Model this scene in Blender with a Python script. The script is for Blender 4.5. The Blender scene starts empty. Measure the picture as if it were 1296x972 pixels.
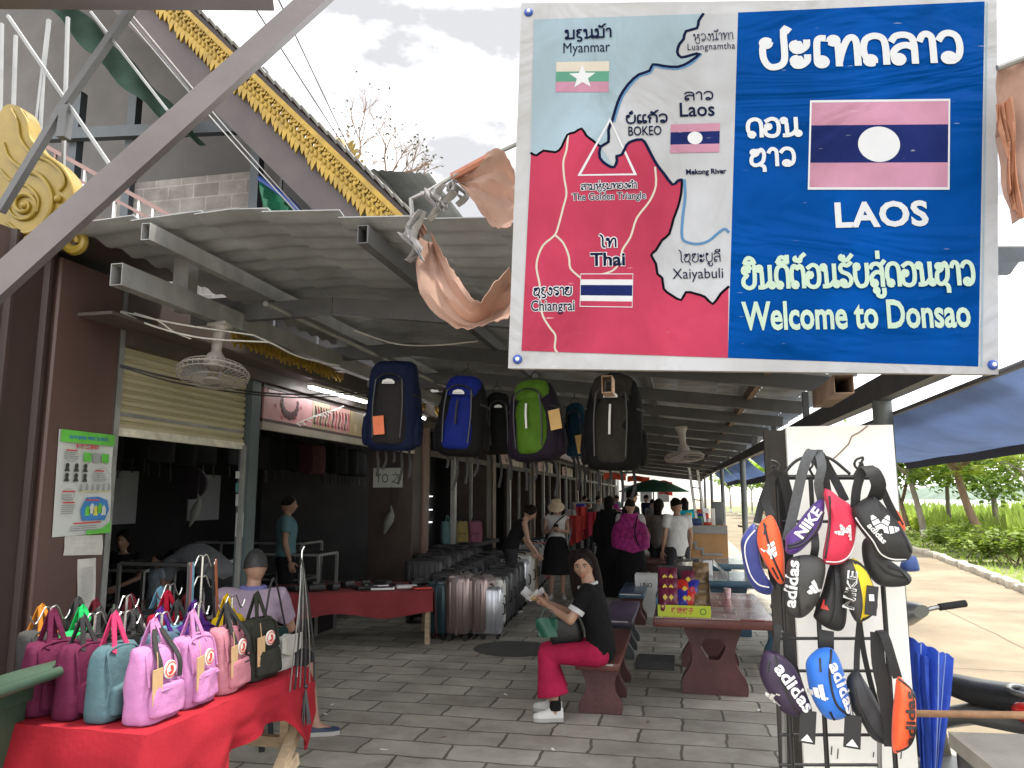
import bpy, math, random
from mathutils import Vector as V, Matrix, noise
R = math.radians
scene = bpy.context.scene
col = scene.collection
random.seed(7)
# ---------------------------------------------------------------- camera
F, EYE, PITCH, YAW = 960.0, 1.6, R(8.5), R(12.3)
cam_d = bpy.data.cameras.new('camera'); cam_d.sensor_width = 36; cam_d.lens = F / 1296 * 36
cam_d.clip_start = .05; cam_d.clip_end = 3000
cam = bpy.data.objects.new('camera', cam_d); col.objects.link(cam)
cam.location = (0, 0, EYE); cam.rotation_euler = (R(90) + PITCH, 0, YAW)
scene.camera = cam
# ---------------------------------------------------------------- sky and sun
SUN_EL, SUN_AZ = R(73), R(62)          # azimuth measured from +Y towards +X
world = bpy.data.worlds.new('World'); scene.world = world; world.use_nodes = True
nt = world.node_tree; nt.nodes.clear()
def wn(t, **k):
    n = nt.nodes.new(t)
    for a, b in k.items(): setattr(n, a, b)
    return n
sky = wn('ShaderNodeTexSky', sky_type='NISHITA', sun_disc=False, sun_elevation=SUN_EL, sun_rotation=SUN_AZ)
tc = wn('ShaderNodeTexCoord'); mp = wn('ShaderNodeMapping'); mp.inputs['Scale'].default_value = (1, 1, 2.2); mp.inputs['Location'].default_value = (11.7, 7.02, 0)
nz = wn('ShaderNodeTexNoise'); nz.inputs['Scale'].default_value = 1.7; nz.inputs['Detail'].default_value = 7; nz.inputs['Roughness'].default_value = .55
cr = wn('ShaderNodeValToRGB')
cr.color_ramp.elements[0].position = .40; cr.color_ramp.elements[0].color = (2.35, 2.28, 2.2, 1)
cr.color_ramp.elements[1].position = .56; cr.color_ramp.elements[1].color = (13.5, 13.5, 13.5, 1)
mx = wn('ShaderNodeMixRGB'); mx.inputs['Fac'].default_value = .9
bg = wn('ShaderNodeBackground'); bg.inputs['Strength'].default_value = .115
ow = wn('ShaderNodeOutputWorld')
L = nt.links.new
L(tc.outputs['Generated'], mp.inputs['Vector']); L(mp.outputs['Vector'], nz.inputs['Vector']); L(nz.outputs['Fac'], cr.inputs['Fac'])
L(sky.outputs['Color'], mx.inputs['Color1']); L(cr.outputs['Color'], mx.inputs['Color2']); L(mx.outputs['Color'], bg.inputs['Color']); L(bg.outputs['Background'], ow.inputs['Surface'])
sun_d = bpy.data.lights.new('sun', 'SUN'); sun_d.energy = 3.0; sun_d.angle = R(7); sun_d.color = (1, .93, .82)
sun = bpy.data.objects.new('sun', sun_d); col.objects.link(sun)
sd = V((math.sin(SUN_AZ) * math.cos(SUN_EL), math.cos(SUN_AZ) * math.cos(SUN_EL), math.sin(SUN_EL)))
sun.rotation_euler = sd.to_track_quat('Z', 'Y').to_euler(); sun.location = sd * 60
scene.view_settings.view_transform = 'Standard'; scene.view_settings.look = 'None'
scene.view_settings.exposure = 1.62; scene.view_settings.gamma = 1; scene.view_settings.use_curve_mapping = False
scene.cycles.max_bounces = 8; scene.cycles.diffuse_bounces = 5; scene.cycles.use_denoising = True
scene.cycles.transparent_max_bounces = 16
# ---------------------------------------------------------------- measuring: photo pixel -> ray -> point on a real plane
def ray(px, py):
    x = (px - 648) / F; y = (486 - py) / F
    c, s = math.cos(PITCH), math.sin(PITCH); fw = c - s * y
    return V((x * math.cos(YAW) - fw * math.sin(YAW), x * math.sin(YAW) + fw * math.cos(YAW), s + c * y))
EYEV = V((0, 0, EYE))
def PZ(px, py, z=0.): r = ray(px, py); return EYEV + r * ((z - EYE) / r.z)
def PX(px, py, X): r = ray(px, py); return EYEV + r * (X / r.x)
def PY(px, py, Y): r = ray(px, py); return EYEV + r * (Y / r.y)
X0, Y0, Z0 = V((1, 0, 0)), V((0, 1, 0)), V((0, 0, 1))
# ---------------------------------------------------------------- materials
MATS = {}
def M(name, c, rough=.6, metal=0., var=.14, scale=6., bump=0., bscale=40., trans=0., spec=.5, emit=0., sheen=0., stretch=(1, 1, 1)):
    if name in MATS: return MATS[name]
    m = bpy.data.materials.new(name); m.use_nodes = True; t = m.node_tree; N = t.nodes; b = N['Principled BSDF']; l = t.links.new
    b.inputs['Roughness'].default_value = rough; b.inputs['Metallic'].default_value = metal; b.inputs['Specular IOR Level'].default_value = spec
    if max(c[:3]) < .04: sheen = 0; spec = min(spec, .1 if rough > .5 else .28)
    if sheen: b.inputs['Sheen Weight'].default_value = sheen
    tcn = N.new('ShaderNodeTexCoord'); mpn = N.new('ShaderNodeMapping'); mpn.inputs['Scale'].default_value = stretch
    l(tcn.outputs['Object'], mpn.inputs['Vector'])
    nn = N.new('ShaderNodeTexNoise'); nn.inputs['Scale'].default_value = scale; nn.inputs['Detail'].default_value = 6; nn.inputs['Roughness'].default_value = .62
    l(mpn.outputs['Vector'], nn.inputs['Vector'])
    r = N.new('ShaderNodeValToRGB'); e = r.color_ramp.elements
    e[0].position = .3; e[1].position = .7
    e[0].color = [max(0, v * (1 - var)) for v in c[:3]] + [1]; e[1].color = [min(1, v * (1 + var)) for v in c[:3]] + [1]
    l(nn.outputs['Fac'], r.inputs['Fac']); l(r.outputs['Color'], b.inputs['Base Color'])
    if bump:
        n2 = N.new('ShaderNodeTexNoise'); n2.inputs['Scale'].default_value = bscale; n2.inputs['Detail'].default_value = 4
        l(mpn.outputs['Vector'], n2.inputs['Vector'])
        bp = N.new('ShaderNodeBump'); bp.inputs['Strength'].default_value = bump; bp.inputs['Distance'].default_value = .01
        l(n2.outputs['Fac'], bp.inputs['Height']); l(bp.outputs['Normal'], b.inputs['Normal'])
    if emit:
        b.inputs['Emission Color'].default_value = (*c[:3], 1); b.inputs['Emission Strength'].default_value = emit
    if trans:
        o = [n for n in N if n.type == 'OUTPUT_MATERIAL'][0]
        tr = N.new('ShaderNodeBsdfTranslucent'); l(r.outputs['Color'], tr.inputs['Color'])
        ms = N.new('ShaderNodeMixShader'); ms.inputs['Fac'].default_value = trans
        l(b.outputs['BSDF'], ms.inputs[1]); l(tr.outputs['BSDF'], ms.inputs[2]); l(ms.outputs['Shader'], o.inputs['Surface'])
    MATS[name] = m; return m
def srgb(r, g, b):
    f = lambda v: ((v / 255 + .055) / 1.055) ** 2.4 if v > 10 else v / 3294.6
    return (f(r), f(g), f(b))
def stone_mat(name, c1, c2, mortar, bw, bh, msize=.006, rough=.7, rot=0., bump=.5, var_scale=1.2, spec=.35, vert=False, wob=.03):
    m = bpy.data.materials.new(name); m.use_nodes = True; t = m.node_tree; N = t.nodes; b = N['Principled BSDF']; l = t.links.new
    tcn = N.new('ShaderNodeTexCoord'); mpn = N.new('ShaderNodeMapping'); mpn.inputs['Rotation'].default_value = (R(-90) if vert else 0, 0, rot)
    l(tcn.outputs['Object'], mpn.inputs['Vector'])
    br = N.new('ShaderNodeTexBrick'); br.inputs['Scale'].default_value = 1; br.inputs['Brick Width'].default_value = bw; br.inputs['Row Height'].default_value = bh
    br.inputs['Mortar Size'].default_value = msize; br.inputs['Mortar Smooth'].default_value = .3; br.inputs['Bias'].default_value = 0
    br.inputs['Color1'].default_value = (*c1, 1); br.inputs['Color2'].default_value = (*c2, 1); br.inputs['Mortar'].default_value = (*mortar, 1)
    dn = N.new('ShaderNodeTexNoise'); dn.inputs['Scale'].default_value = 3 / max(bw, .3); dn.inputs['Detail'].default_value = 4; l(mpn.outputs['Vector'], dn.inputs['Vector'])
    vm = N.new('ShaderNodeVectorMath'); vm.operation = 'MULTIPLY_ADD'; vm.inputs[1].default_value = (bh * wob,) * 3; l(dn.outputs['Color'], vm.inputs[0]); l(mpn.outputs['Vector'], vm.inputs[2]); l(vm.outputs['Vector'], br.inputs['Vector'])
    n1 = N.new('ShaderNodeTexNoise'); n1.inputs['Scale'].default_value = var_scale; n1.inputs['Detail'].default_value = 8; n1.inputs['Roughness'].default_value = .65
    l(mpn.outputs['Vector'], n1.inputs['Vector'])
    r = N.new('ShaderNodeValToRGB'); r.color_ramp.elements[0].position = .3; r.color_ramp.elements[0].color = (.55, .53, .5, 1); r.color_ramp.elements[1].position = .68; r.color_ramp.elements[1].color = (1.1, 1.1, 1.08, 1)
    l(n1.outputs['Fac'], r.inputs['Fac'])
    mm = N.new('ShaderNodeMixRGB'); mm.blend_type = 'MULTIPLY'; mm.inputs['Fac'].default_value = 1
    l(br.outputs['Color'], mm.inputs['Color1']); l(r.outputs['Color'], mm.inputs['Color2']); l(mm.outputs['Color'], b.inputs['Base Color'])
    n2 = N.new('ShaderNodeTexNoise'); n2.inputs['Scale'].default_value = 45; n2.inputs['Detail'].default_value = 5
    l(mpn.outputs['Vector'], n2.inputs['Vector'])
    ad = N.new('ShaderNodeMath'); ad.operation = 'MULTIPLY_ADD'; ad.inputs[1].default_value = .35
    sb = N.new('ShaderNodeMath'); sb.operation = 'SUBTRACT'; sb.inputs[0].default_value = 1; l(br.outputs['Fac'], sb.inputs[1])
    l(n2.outputs['Fac'], ad.inputs[0]); l(sb.outputs['Value'], ad.inputs[2])
    bp = N.new('ShaderNodeBump'); bp.inputs['Strength'].default_value = bump; bp.inputs['Distance'].default_value = .008
    l(ad.outputs['Value'], bp.inputs['Height']); l(bp.outputs['Normal'], b.inputs['Normal'])
    b.inputs['Roughness'].default_value = rough; b.inputs['Specular IOR Level'].default_value = spec
    MATS[name] = m; return m
def wrinkle_mat(name, c, rough=.45, strength=.35, var=.1, ax=(1, 1, 1), stain=0., spec=.02):
    """printed banner cloth: faint stains in the print, real creases as bump"""
    m = M(name, c, rough, 0, var, 2.5, spec=spec); t = m.node_tree; N = t.nodes; l = t.links.new; b = N['Principled BSDF']
    tcn = N.new('ShaderNodeTexCoord'); mpn = N.new('ShaderNodeMapping'); mpn.inputs['Scale'].default_value = ax; mpn.inputs['Rotation'].default_value = (0, .5, 0)
    l(tcn.outputs['Object'], mpn.inputs['Vector'])
    n1 = N.new('ShaderNodeTexNoise'); n1.inputs['Scale'].default_value = 2.0; n1.inputs['Detail'].default_value = 3.5; n1.inputs['Distortion'].default_value = 1.1
    l(mpn.outputs['Vector'], n1.inputs['Vector'])
    bp = N.new('ShaderNodeBump'); bp.inputs['Strength'].default_value = strength; bp.inputs['Distance'].default_value = .16
    l(n1.outputs['Fac'], bp.inputs['Height']); l(bp.outputs['Normal'], b.inputs['Normal'])
    src = b.inputs['Base Color'].links[0].from_socket                            # grime patches and fine white scratches in the print
    def nz_(sc, st, p0, p1, c0, c1, det=5):
        mp2 = N.new('ShaderNodeMapping'); mp2.inputs['Scale'].default_value = st; l(tcn.outputs['Object'], mp2.inputs['Vector'])
        q = N.new('ShaderNodeTexNoise'); q.inputs['Scale'].default_value = sc; q.inputs['Detail'].default_value = det; l(mp2.outputs['Vector'], q.inputs['Vector'])
        rr = N.new('ShaderNodeValToRGB'); rr.color_ramp.elements[0].position = p0; rr.color_ramp.elements[0].color = (*c0, 1); rr.color_ramp.elements[1].position = p1; rr.color_ramp.elements[1].color = (*c1, 1); l(q.outputs['Fac'], rr.inputs['Fac']); return rr.outputs['Color']
    m1 = N.new('ShaderNodeMixRGB'); m1.blend_type = 'MULTIPLY'; m1.inputs['Fac'].default_value = .55; l(src, m1.inputs['Color1']); l(nz_(2.2, (1, 1, .6), .36, .62, (.62, .60, .55), (1, 1, 1), 8), m1.inputs['Color2'])
    m2 = N.new('ShaderNodeMixRGB'); m2.inputs['Color2'].default_value = (.6, .6, .6, 1); l(nz_(9, (1, 1, 7), .70, .78, (0, 0, 0), (.45, .45, .45), 9), m2.inputs['Fac']); l(m1.outputs['Color'], m2.inputs['Color1']); l(m2.outputs['Color'], b.inputs['Base Color'])
    return m
# ---------------------------------------------------------------- mesh builder
def catmull(pts, k=4, closed=False):
    pts = [V(p) for p in pts]; n = len(pts)
    if n < 3 or k < 2: return pts
    out = []
    for i in range(n if closed else n - 1):
        p0 = pts[(i - 1) % n] if closed or i > 0 else pts[0] * 2 - pts[1]
        p1, p2 = pts[i], pts[(i + 1) % n]
        p3 = pts[(i + 2) % n] if closed or i < n - 2 else pts[-1] * 2 - pts[-2]
        for j in range(k):
            t = j / k
            out.append(.5 * (2 * p1 + (p2 - p0) * t + (2 * p0 - 5 * p1 + 4 * p2 - p3) * t * t + (3 * p1 - p0 - 3 * p2 + p3) * t ** 3))
    if not closed: out.append(pts[-1])
    return out
def lerpl(vals, n):
    """resample a list of numbers to n"""
    if not hasattr(vals, '__len__'): return [vals] * n
    m = len(vals); out = []
    for i in range(n):
        t = i / max(1, n - 1) * (m - 1); a = min(int(t), m - 2) if m > 1 else 0
        out.append(vals[a] + (vals[min(a + 1, m - 1)] - vals[a]) * (t - a))
    return out
def wmx(o):
    return o.matrix_basis.copy() if o.parent is None else wmx(o.parent) @ o.matrix_basis
TEXT_CACHE = {}
def text_data(body, bold=0., spacing=1.):
    k = (body, bold, spacing)
    if k not in TEXT_CACHE:
        c = bpy.data.curves.new('t', 'FONT'); c.body = body; c.offset = bold; c.space_character = spacing; c.resolution_u = 3
        o = bpy.data.objects.new('t', c); me = o.to_mesh()
        vs = [tuple(v.co[:2]) for v in me.vertices]; fs = [tuple(p.vertices) for p in me.polygons]
        o.to_mesh_clear(); bpy.data.objects.remove(o); bpy.data.curves.remove(c)
        TEXT_CACHE[k] = (vs, fs)
    return TEXT_CACHE[k]
class MB:
    def __init__(s): s.v, s.f, s.m = [], [], []
    def add(s, vs, fs, mi=0):
        b = len(s.v); s.v += [V(p) for p in vs]
        for f in fs: s.f.append([b + i for i in f]); s.m.append(mi)
        return s
    def box(s, c, d, rot=None, mi=0, taper=1.):
        c = V(c); x, y, z = [q / 2 for q in d]
        P = [V((a * x * (taper if e > 0 else 1), b_ * y * (taper if e > 0 else 1), e * z)) for e in (-1, 1) for a, b_ in ((-1, -1), (1, -1), (1, 1), (-1, 1))]
        if rot is not None: P = [rot @ p for p in P]
        return s.add([c + p for p in P], [(3, 2, 1, 0), (4, 5, 6, 7), (0, 1, 5, 4), (1, 2, 6, 5), (2, 3, 7, 6), (3, 0, 4, 7)], mi)
    def rbox(s, c, d, r=.01, rot=None, mi=0, n=3):
        """box with rounded vertical corners and softened top and bottom"""
        c = V(c); hx, hy, hz = [q / 2 for q in d]; r = min(r, hx * .98, hy * .98, hz * .98); rings = []
        for zz, ins in [(-hz, r), (-hz + r * .3, r * .3), (-hz + r, 0), (hz - r, 0), (hz - r * .3, r * .3), (hz, r)]:
            ring = []
            for sx, sy, a0 in ((1, 1, 0), (-1, 1, 90), (-1, -1, 180), (1, -1, 270)):
                for k in range(n + 1):
                    a = R(a0 + 90 * k / n); rr = max(r - ins, .0005)
                    ring.append(V((sx * (hx - r) + rr * math.cos(a), sy * (hy - r) + rr * math.sin(a), zz)))
            rings.append([c + (rot @ p if rot is not None else p) for p in ring])
        return s.loft(rings, mi=mi)
    def bar(s, a, b, w, h=None, up=Z0, mi=0):
        a, b = V(a), V(b); h = h or w; d = (b - a).normalized()
        if abs(d.dot(up)) > .98: up = Y0
        x = d.cross(up).normalized(); u = x.cross(d).normalized()
        P = [p + x * (i * w / 2) + u * (j * h / 2) for p in (a, b) for i, j in ((-1, -1), (1, -1), (1, 1), (-1, 1))]
        return s.add(P, [(3, 2, 1, 0), (4, 5, 6, 7), (0, 1, 5, 4), (1, 2, 6, 5), (2, 3, 7, 6), (3, 0, 4, 7)], mi)
    def hollow(s, a, b, w, h, t=.004, mi=0):
        """square tube open at the end a"""
        a, b = V(a), V(b); d = (b - a).normalized(); x = d.cross(Z0).normalized(); u = x.cross(d)
        for sgn in (-1, 1):
            s.bar(a + x * sgn * (w - t) / 2, b + x * sgn * (w - t) / 2, t, h, mi=mi)
            s.bar(a + u * sgn * (h - t) / 2, b + u * sgn * (h - t) / 2, w - 2 * t - .001, t, mi=mi)
        return s
    def loft(s, rings, cap=True, mi=0, closed=True):
        n = len(rings[0]); vs = [p for r in rings for p in r]; fs = []
        for i in range(len(rings) - 1):
            for j in range(n if closed else n - 1):
                k = (j + 1) % n; fs.append((i * n + j, i * n + k, (i + 1) * n + k, (i + 1) * n + j))
        if cap and closed: fs += [tuple(range(n - 1, -1, -1)), tuple((len(rings) - 1) * n + j for j in range(n))]
        return s.add(vs, fs, mi)
    def tube(s, pts, r=.01, n=8, mi=0, sm=0, cap=True, flat=1., round_=False):
        pts = catmull(pts, sm) if sm else [V(p) for p in pts]; rs = lerpl(r, len(pts)); rings = []
        pu = None
        if round_:
            d0 = (pts[0] - pts[1]).normalized(); d1 = (pts[-1] - pts[-2]).normalized()
            pts = [pts[0] + d0 * rs[0] * .95, pts[0] + d0 * rs[0] * .6] + pts + [pts[-1] + d1 * rs[-1] * .6, pts[-1] + d1 * rs[-1] * .95]
            rs = [rs[0] * .3, rs[0] * .8] + rs + [rs[-1] * .8, rs[-1] * .3]
        for i, p in enumerate(pts):
            d = (pts[min(i + 1, len(pts) - 1)] - pts[max(i - 1, 0)])
            d = d.normalized() if d.length > 1e-9 else Z0
            u = pu if pu is not None else (X0 if abs(d.x) < .9 else Y0)
            x = d.cross(u); x = x.normalized() if x.length > 1e-6 else d.orthogonal().normalized(); u = x.cross(d).normalized(); pu = u
            rings.append([p + x * (rs[i] * math.cos(2 * math.pi * k / n)) + u * (rs[i] * flat * math.sin(2 * math.pi * k / n)) for k in range(n)])
        return s.loft(rings, cap, mi)
    def strap(s, pts, w, t=.003, side=None, mi=0, sm=4):
        """flat webbing; side = direction of its width"""
        pts = catmull(pts, sm) if sm else [V(p) for p in pts]; side = V(side or X0).normalized(); ws = lerpl(w, len(pts)); rings = []
        for i, p in enumerate(pts):
            d = (pts[min(i + 1, len(pts) - 1)] - pts[max(i - 1, 0)]).normalized()
            x = (side - d * side.dot(d)); x = x.normalized() if x.length > 1e-4 else d.orthogonal().normalized(); u = x.cross(d)
            rings.append([p + x * (a * ws[i] / 2) + u * (b * t / 2) for a, b in ((-1, -1), (1, -1), (1, 1), (-1, 1))])
        return s.loft(rings, True, mi)
    def lathe(s, prof, c=(0, 0, 0), n=16, mi=0, ax=None):
        c = V(c); ax = ax or Matrix.Identity(3)
        return s.loft([[c + ax @ V((r * math.cos(2 * math.pi * k / n), r * math.sin(2 * math.pi * k / n), z)) for k in range(n)] for r, z in prof], True, mi)
    def ball(s, c, rx, ry=None, rz=None, n=12, mi=0, rot=None):
        c = V(c); ry = ry or rx; rz = rz or rx; rings = []
        for i in range(n // 2 + 1):
            a = math.pi * (i / (n // 2)) ; sa = max(math.sin(a), .02)
            ring = [V((rx * sa * math.cos(2 * math.pi * k / n), ry * sa * math.sin(2 * math.pi * k / n), -rz * math.cos(a))) for k in range(n)]
            rings.append([c + (rot @ p if rot is not None else p) for p in ring])
        return s.loft(rings, True, mi)
    def prism(s, poly, o, ux, uy, depth, mi=0):
        """polygon (list of 2-d points) on the plane o,ux,uy pushed along depth (a vector)"""
        o, ux, uy, d = V(o), V(ux), V(uy), V(depth); n = len(poly)
        a = [o + ux * p[0] + uy * p[1] for p in poly]
        vs = a + [p + d for p in a]
        fs = [tuple(range(n - 1, -1, -1)), tuple(range(n, 2 * n))] + [(i, (i + 1) % n, n + (i + 1) % n, n + i) for i in range(n)]
        return s.add(vs, fs, mi)
    def flat(s, poly, o, ux, uy, mi=0):
        o, ux, uy = V(o), V(ux), V(uy)
        return s.add([o + ux * p[0] + uy * p[1] for p in poly], [tuple(range(len(poly)))], mi)
    def grid(s, nu, nv, fn, mi=0):
        vs = [fn(i / nu, j / nv) for j in range(nv + 1) for i in range(nu + 1)]
        return s.add(vs, [(j * (nu + 1) + i, j * (nu + 1) + i + 1, (j + 1) * (nu + 1) + i + 1, (j + 1) * (nu + 1) + i) for j in range(nv) for i in range(nu)], mi)
    def sheet(s, nu, nv, fn, t=.004, mi=0):
        """curved cloth with real thickness along its normals"""
        P = [[V(fn(i / nu, j / nv)) for i in range(nu + 1)] for j in range(nv + 1)]
        def nrm(i, j):
            a = P[j][min(i + 1, nu)] - P[j][max(i - 1, 0)]; b = P[min(j + 1, nv)][i] - P[max(j - 1, 0)][i]; c = a.cross(b)
            return c.normalized() if c.length > 1e-9 else Z0
        n = nu + 1; top = [P[j][i] + nrm(i, j) * t / 2 for j in range(nv + 1) for i in range(n)]; bot = [P[j][i] - nrm(i, j) * t / 2 for j in range(nv + 1) for i in range(n)]
        o = len(top); q = lambda i, j: j * n + i; fs = []
        for j in range(nv):
            for i in range(nu):
                fs.append((q(i, j), q(i + 1, j), q(i + 1, j + 1), q(i, j + 1))); fs.append((o + q(i, j + 1), o + q(i + 1, j + 1), o + q(i + 1, j), o + q(i, j)))
        for i in range(nu): fs.append((q(i + 1, 0), q(i, 0), o + q(i, 0), o + q(i + 1, 0))); fs.append((q(i, nv), q(i + 1, nv), o + q(i + 1, nv), o + q(i, nv)))
        for j in range(nv): fs.append((q(0, j), q(0, j + 1), o + q(0, j + 1), o + q(0, j))); fs.append((q(nu, j + 1), q(nu, j), o + q(nu, j), o + q(nu, j + 1)))
        return s.add(top + bot, fs, mi)
    def ribbon2(s, path, w, o, ux, uy, mi=0, sm=0, closed=False, rise=0.):
        """flat painted line of width w on the plane o,ux,uy"""
        p = [V((a[0], a[1], 0)) for a in path]
        if sm: p = catmull(p, sm, closed)
        if closed: p = p + [p[0]]
        o, ux, uy = V(o), V(ux), V(uy); vs = []; nn_ = ux.cross(uy).normalized() * rise
        for i, q in enumerate(p):
            if closed and i in (0, len(p) - 1): d = p[1] - p[-2]
            else: d = p[min(i + 1, len(p) - 1)] - p[max(i - 1, 0)]
            d = d.normalized() if d.length > 1e-9 else X0
            m_ = V((-d.y, d.x, 0)) * w / 2
            if not closed and i == 0: q = q - d * w * .25
            if not closed and i == len(p) - 1: q = q + d * w * .25
            for e in (q + m_, q - m_): vs.append(o + ux * e.x + uy * e.y + nn_ * i)
        return s.add(vs, [(2 * i, 2 * i + 1, 2 * i + 3, 2 * i + 2) for i in range(len(p) - 1)], mi)
    def text(s, body, o, ux, uy, w=None, h=None, mi=0, bold=0., spacing=1., align='c'):
        """lettering laid on the plane o,ux,uy and fitted to width w and height h; o is its centre"""
        vs, fs = text_data(body, bold, spacing)
        if not vs: return s
        xs = [p[0] for p in vs]; ys = [p[1] for p in vs]; x0, x1, y0, y1 = min(xs), max(xs), min(ys), max(ys)
        kx = w / (x1 - x0) if w else None; ky = h / (y1 - y0) if h else None
        kx = kx or ky; ky = ky or kx
        o, ux, uy = V(o), V(ux), V(uy); cx = (x0 + x1) / 2 if align == 'c' else x0; cy = (y0 + y1) / 2
        return s.add([o + ux * ((x - cx) * kx) + uy * ((y - cy) * ky) for x, y in vs], fs, mi)
    def build(s, name, mats, parent=None, smooth=40, world=True, **props):
        me = bpy.data.meshes.new(name)
        vs = s.v
        if parent is not None and world:
            iv = wmx(parent).inverted(); vs = [iv @ p for p in vs]
        me.from_pydata([tuple(p) for p in vs], [], s.f)
        for m in (mats if isinstance(mats, (list, tuple)) else [mats]): me.materials.append(m)
        me.polygons.foreach_set('material_index', s.m)
        if smooth:
            me.polygons.foreach_set('use_smooth', [True] * len(s.f))
            me.update(); me.set_sharp_from_angle(angle=R(smooth))
        me.update()
        o = bpy.data.objects.new(name, me); col.objects.link(o)
        if parent is not None: o.parent = parent
        for k, q in props.items(): o[k] = q
        return o
def thing(name, label, cat, loc=(0, 0, 0), rz=0., group=None):
    o = bpy.data.objects.new(name, None); o.empty_display_size = .1; col.objects.link(o)
    o.location = loc; o.rotation_euler = (0, 0, rz); tag(o, label, cat, group); return o
def tag(o, label, cat, group=None):
    o['label'] = label; o['category'] = cat
    if group: o['group'] = group
    return o
def struct(o): o['kind'] = 'structure'; return o
def dup(root, loc, rz=None, label=None, group=None, scale=None, swap=None):
    """copy of a thing with copies of its parts and sub-parts; swap maps material names to new materials"""
    def cp(o, par):
        c = o.copy(); col.objects.link(c)
        if par is not None: c.parent = par
        if swap and c.type == 'MESH' and any(m and m.name in swap for m in c.data.materials):
            c.data = c.data.copy()
            for i, m in enumerate(c.data.materials):
                if m and m.name in swap: c.data.materials[i] = swap[m.name]
        for ch in list(o.children): cp(ch, c)
        return c
    r = cp(root, None); r.location = loc
    if rz is not None: r.rotation_euler = (0, 0, rz)
    if label: r['label'] = label
    if group: r['group'] = group
    if scale: r.scale = (scale,) * 3 if not hasattr(scale, '__len__') else scale
    return r
def remesh(o, vox, smooth_it=6, factor=.5):
    """fuse overlapping pieces of one body into one continuous skin"""
    a = o.modifiers.new('r', 'REMESH'); a.mode = 'VOXEL'; a.voxel_size = vox; a.use_smooth_shade = True
    b = o.modifiers.new('s', 'SMOOTH'); b.iterations = smooth_it; b.factor = factor
    dg = bpy.context.evaluated_depsgraph_get(); me = bpy.data.meshes.new_from_object(o.evaluated_get(dg))
    mats = list(o.data.materials); old = o.data; o.modifiers.clear(); o.data = me; bpy.data.meshes.remove(old)
    me.materials.clear()
    for m in mats: me.materials.append(m)
    me.polygons.foreach_set('use_smooth', [True] * len(me.polygons)); me.update()
    return o
# ================================================================ materials used by the setting
m_paver = stone_mat('paver_stone', (.30, .285, .25), (.43, .41, .36), (.13, .12, .10), .58, .30, .011, .72, 0, .8, 2.0, wob=.22)
m_road = stone_mat('road_concrete', (.205, .17, .12), (.235, .195, .138), (.13, .105, .075), 6.5, 4.2, .02, .85, .04, .5, .7)
m_dirt = M('earth', (.24, .20, .14), .95, 0, .25, 1.5, .4, 12)
m_grassground = M('verge_soil', (.12, .13, .05), .95, 0, .4, 1.2, .5, 20)
m_water = M('river_water', (.20, .22, .20), .12, 0, .1, .3, .05, 3)
m_farhill = M('far_bank', (.10, .14, .11), .95, 0, .25, .05)
m_roofsheet = M('roof_sheet_grey', (.265, .275, .28), .62, 0, .34, 2.2, .12, 18)
m_steel = M('dark_painted_steel', (.075, .075, .078), .5, 0, .25, 3, .1, 30)
m_steel2 = M('grey_weathered_steel', (.24, .24, .235), .5, .25, .35, 4, .15, 25)
m_post = M('post_grey_paint', (.13, .145, .15), .45, .1, .2, 3)
m_rust = M('rusty_tube', (.20, .13, .09), .8, .1, .45, 9, .3, 30)
m_brown = M('brown_cladding', (.028, .014, .012), .5, 0, .3, 2.2, .1, 12, stretch=(1, 1, .3))
m_brown2 = M('brown_pillar_paint', (.085, .046, .038), .48, 0, .22, 1.8, .1, 14, stretch=(1, 1, .3))
m_darkbrown = M('dark_brown_timber', (.045, .03, .024), .55, 0, .3, 3)
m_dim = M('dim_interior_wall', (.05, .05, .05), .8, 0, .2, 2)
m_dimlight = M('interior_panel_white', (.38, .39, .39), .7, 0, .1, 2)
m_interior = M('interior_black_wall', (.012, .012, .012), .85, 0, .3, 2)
m_shutter = M('cream_shutter', (.40, .355, .23), .5, .1, .14, 1.5, .08, 20, stretch=(1, 1, 3))
m_shutterpale = M('shutter_worn_rail', (.58, .55, .46), .55, 0, .3, 9, .2, 40)
m_gold = M('gold_paint', (.26, .165, .022), .4, .35, .25, 8, .3, 30)
m_goldyellow = M('gold_yellow_paint', (.22, .148, .016), .42, .12, .22, 6, .3, 14)
m_plum = M('plum_fascia', (.055, .040, .042), .55, 0, .2, 3)
m_block = stone_mat('cement_block', (.22, .205, .20), (.30, .285, .275), (.36, .35, .34), .34, .17, .009, .9, 0, .4, 3, vert=True)
m_gable = M('gable_wall_grey', (.11, .105, .105), .8, 0, .2, 1.4)
m_tarpgreen = M('green_shade_cloth', (.05, .10, .075), .8, 0, .3, 3, trans=.25)
m_tile = M('roof_tile_dark', (.10, .095, .085), .8, 0, .3, 6)
m_white = M('white_paint', (.72, .72, .70), .5, 0, .08, 3)
m_blue_awn = M('blue_awning_canvas', (.26, .34, .50), .75, 0, .18, 1.6, .15, 14, trans=.5, spec=.2)
m_awn_hem = M('awning_dark_hem', (.02, .026, .05), .7, 0, .2, 4)
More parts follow.
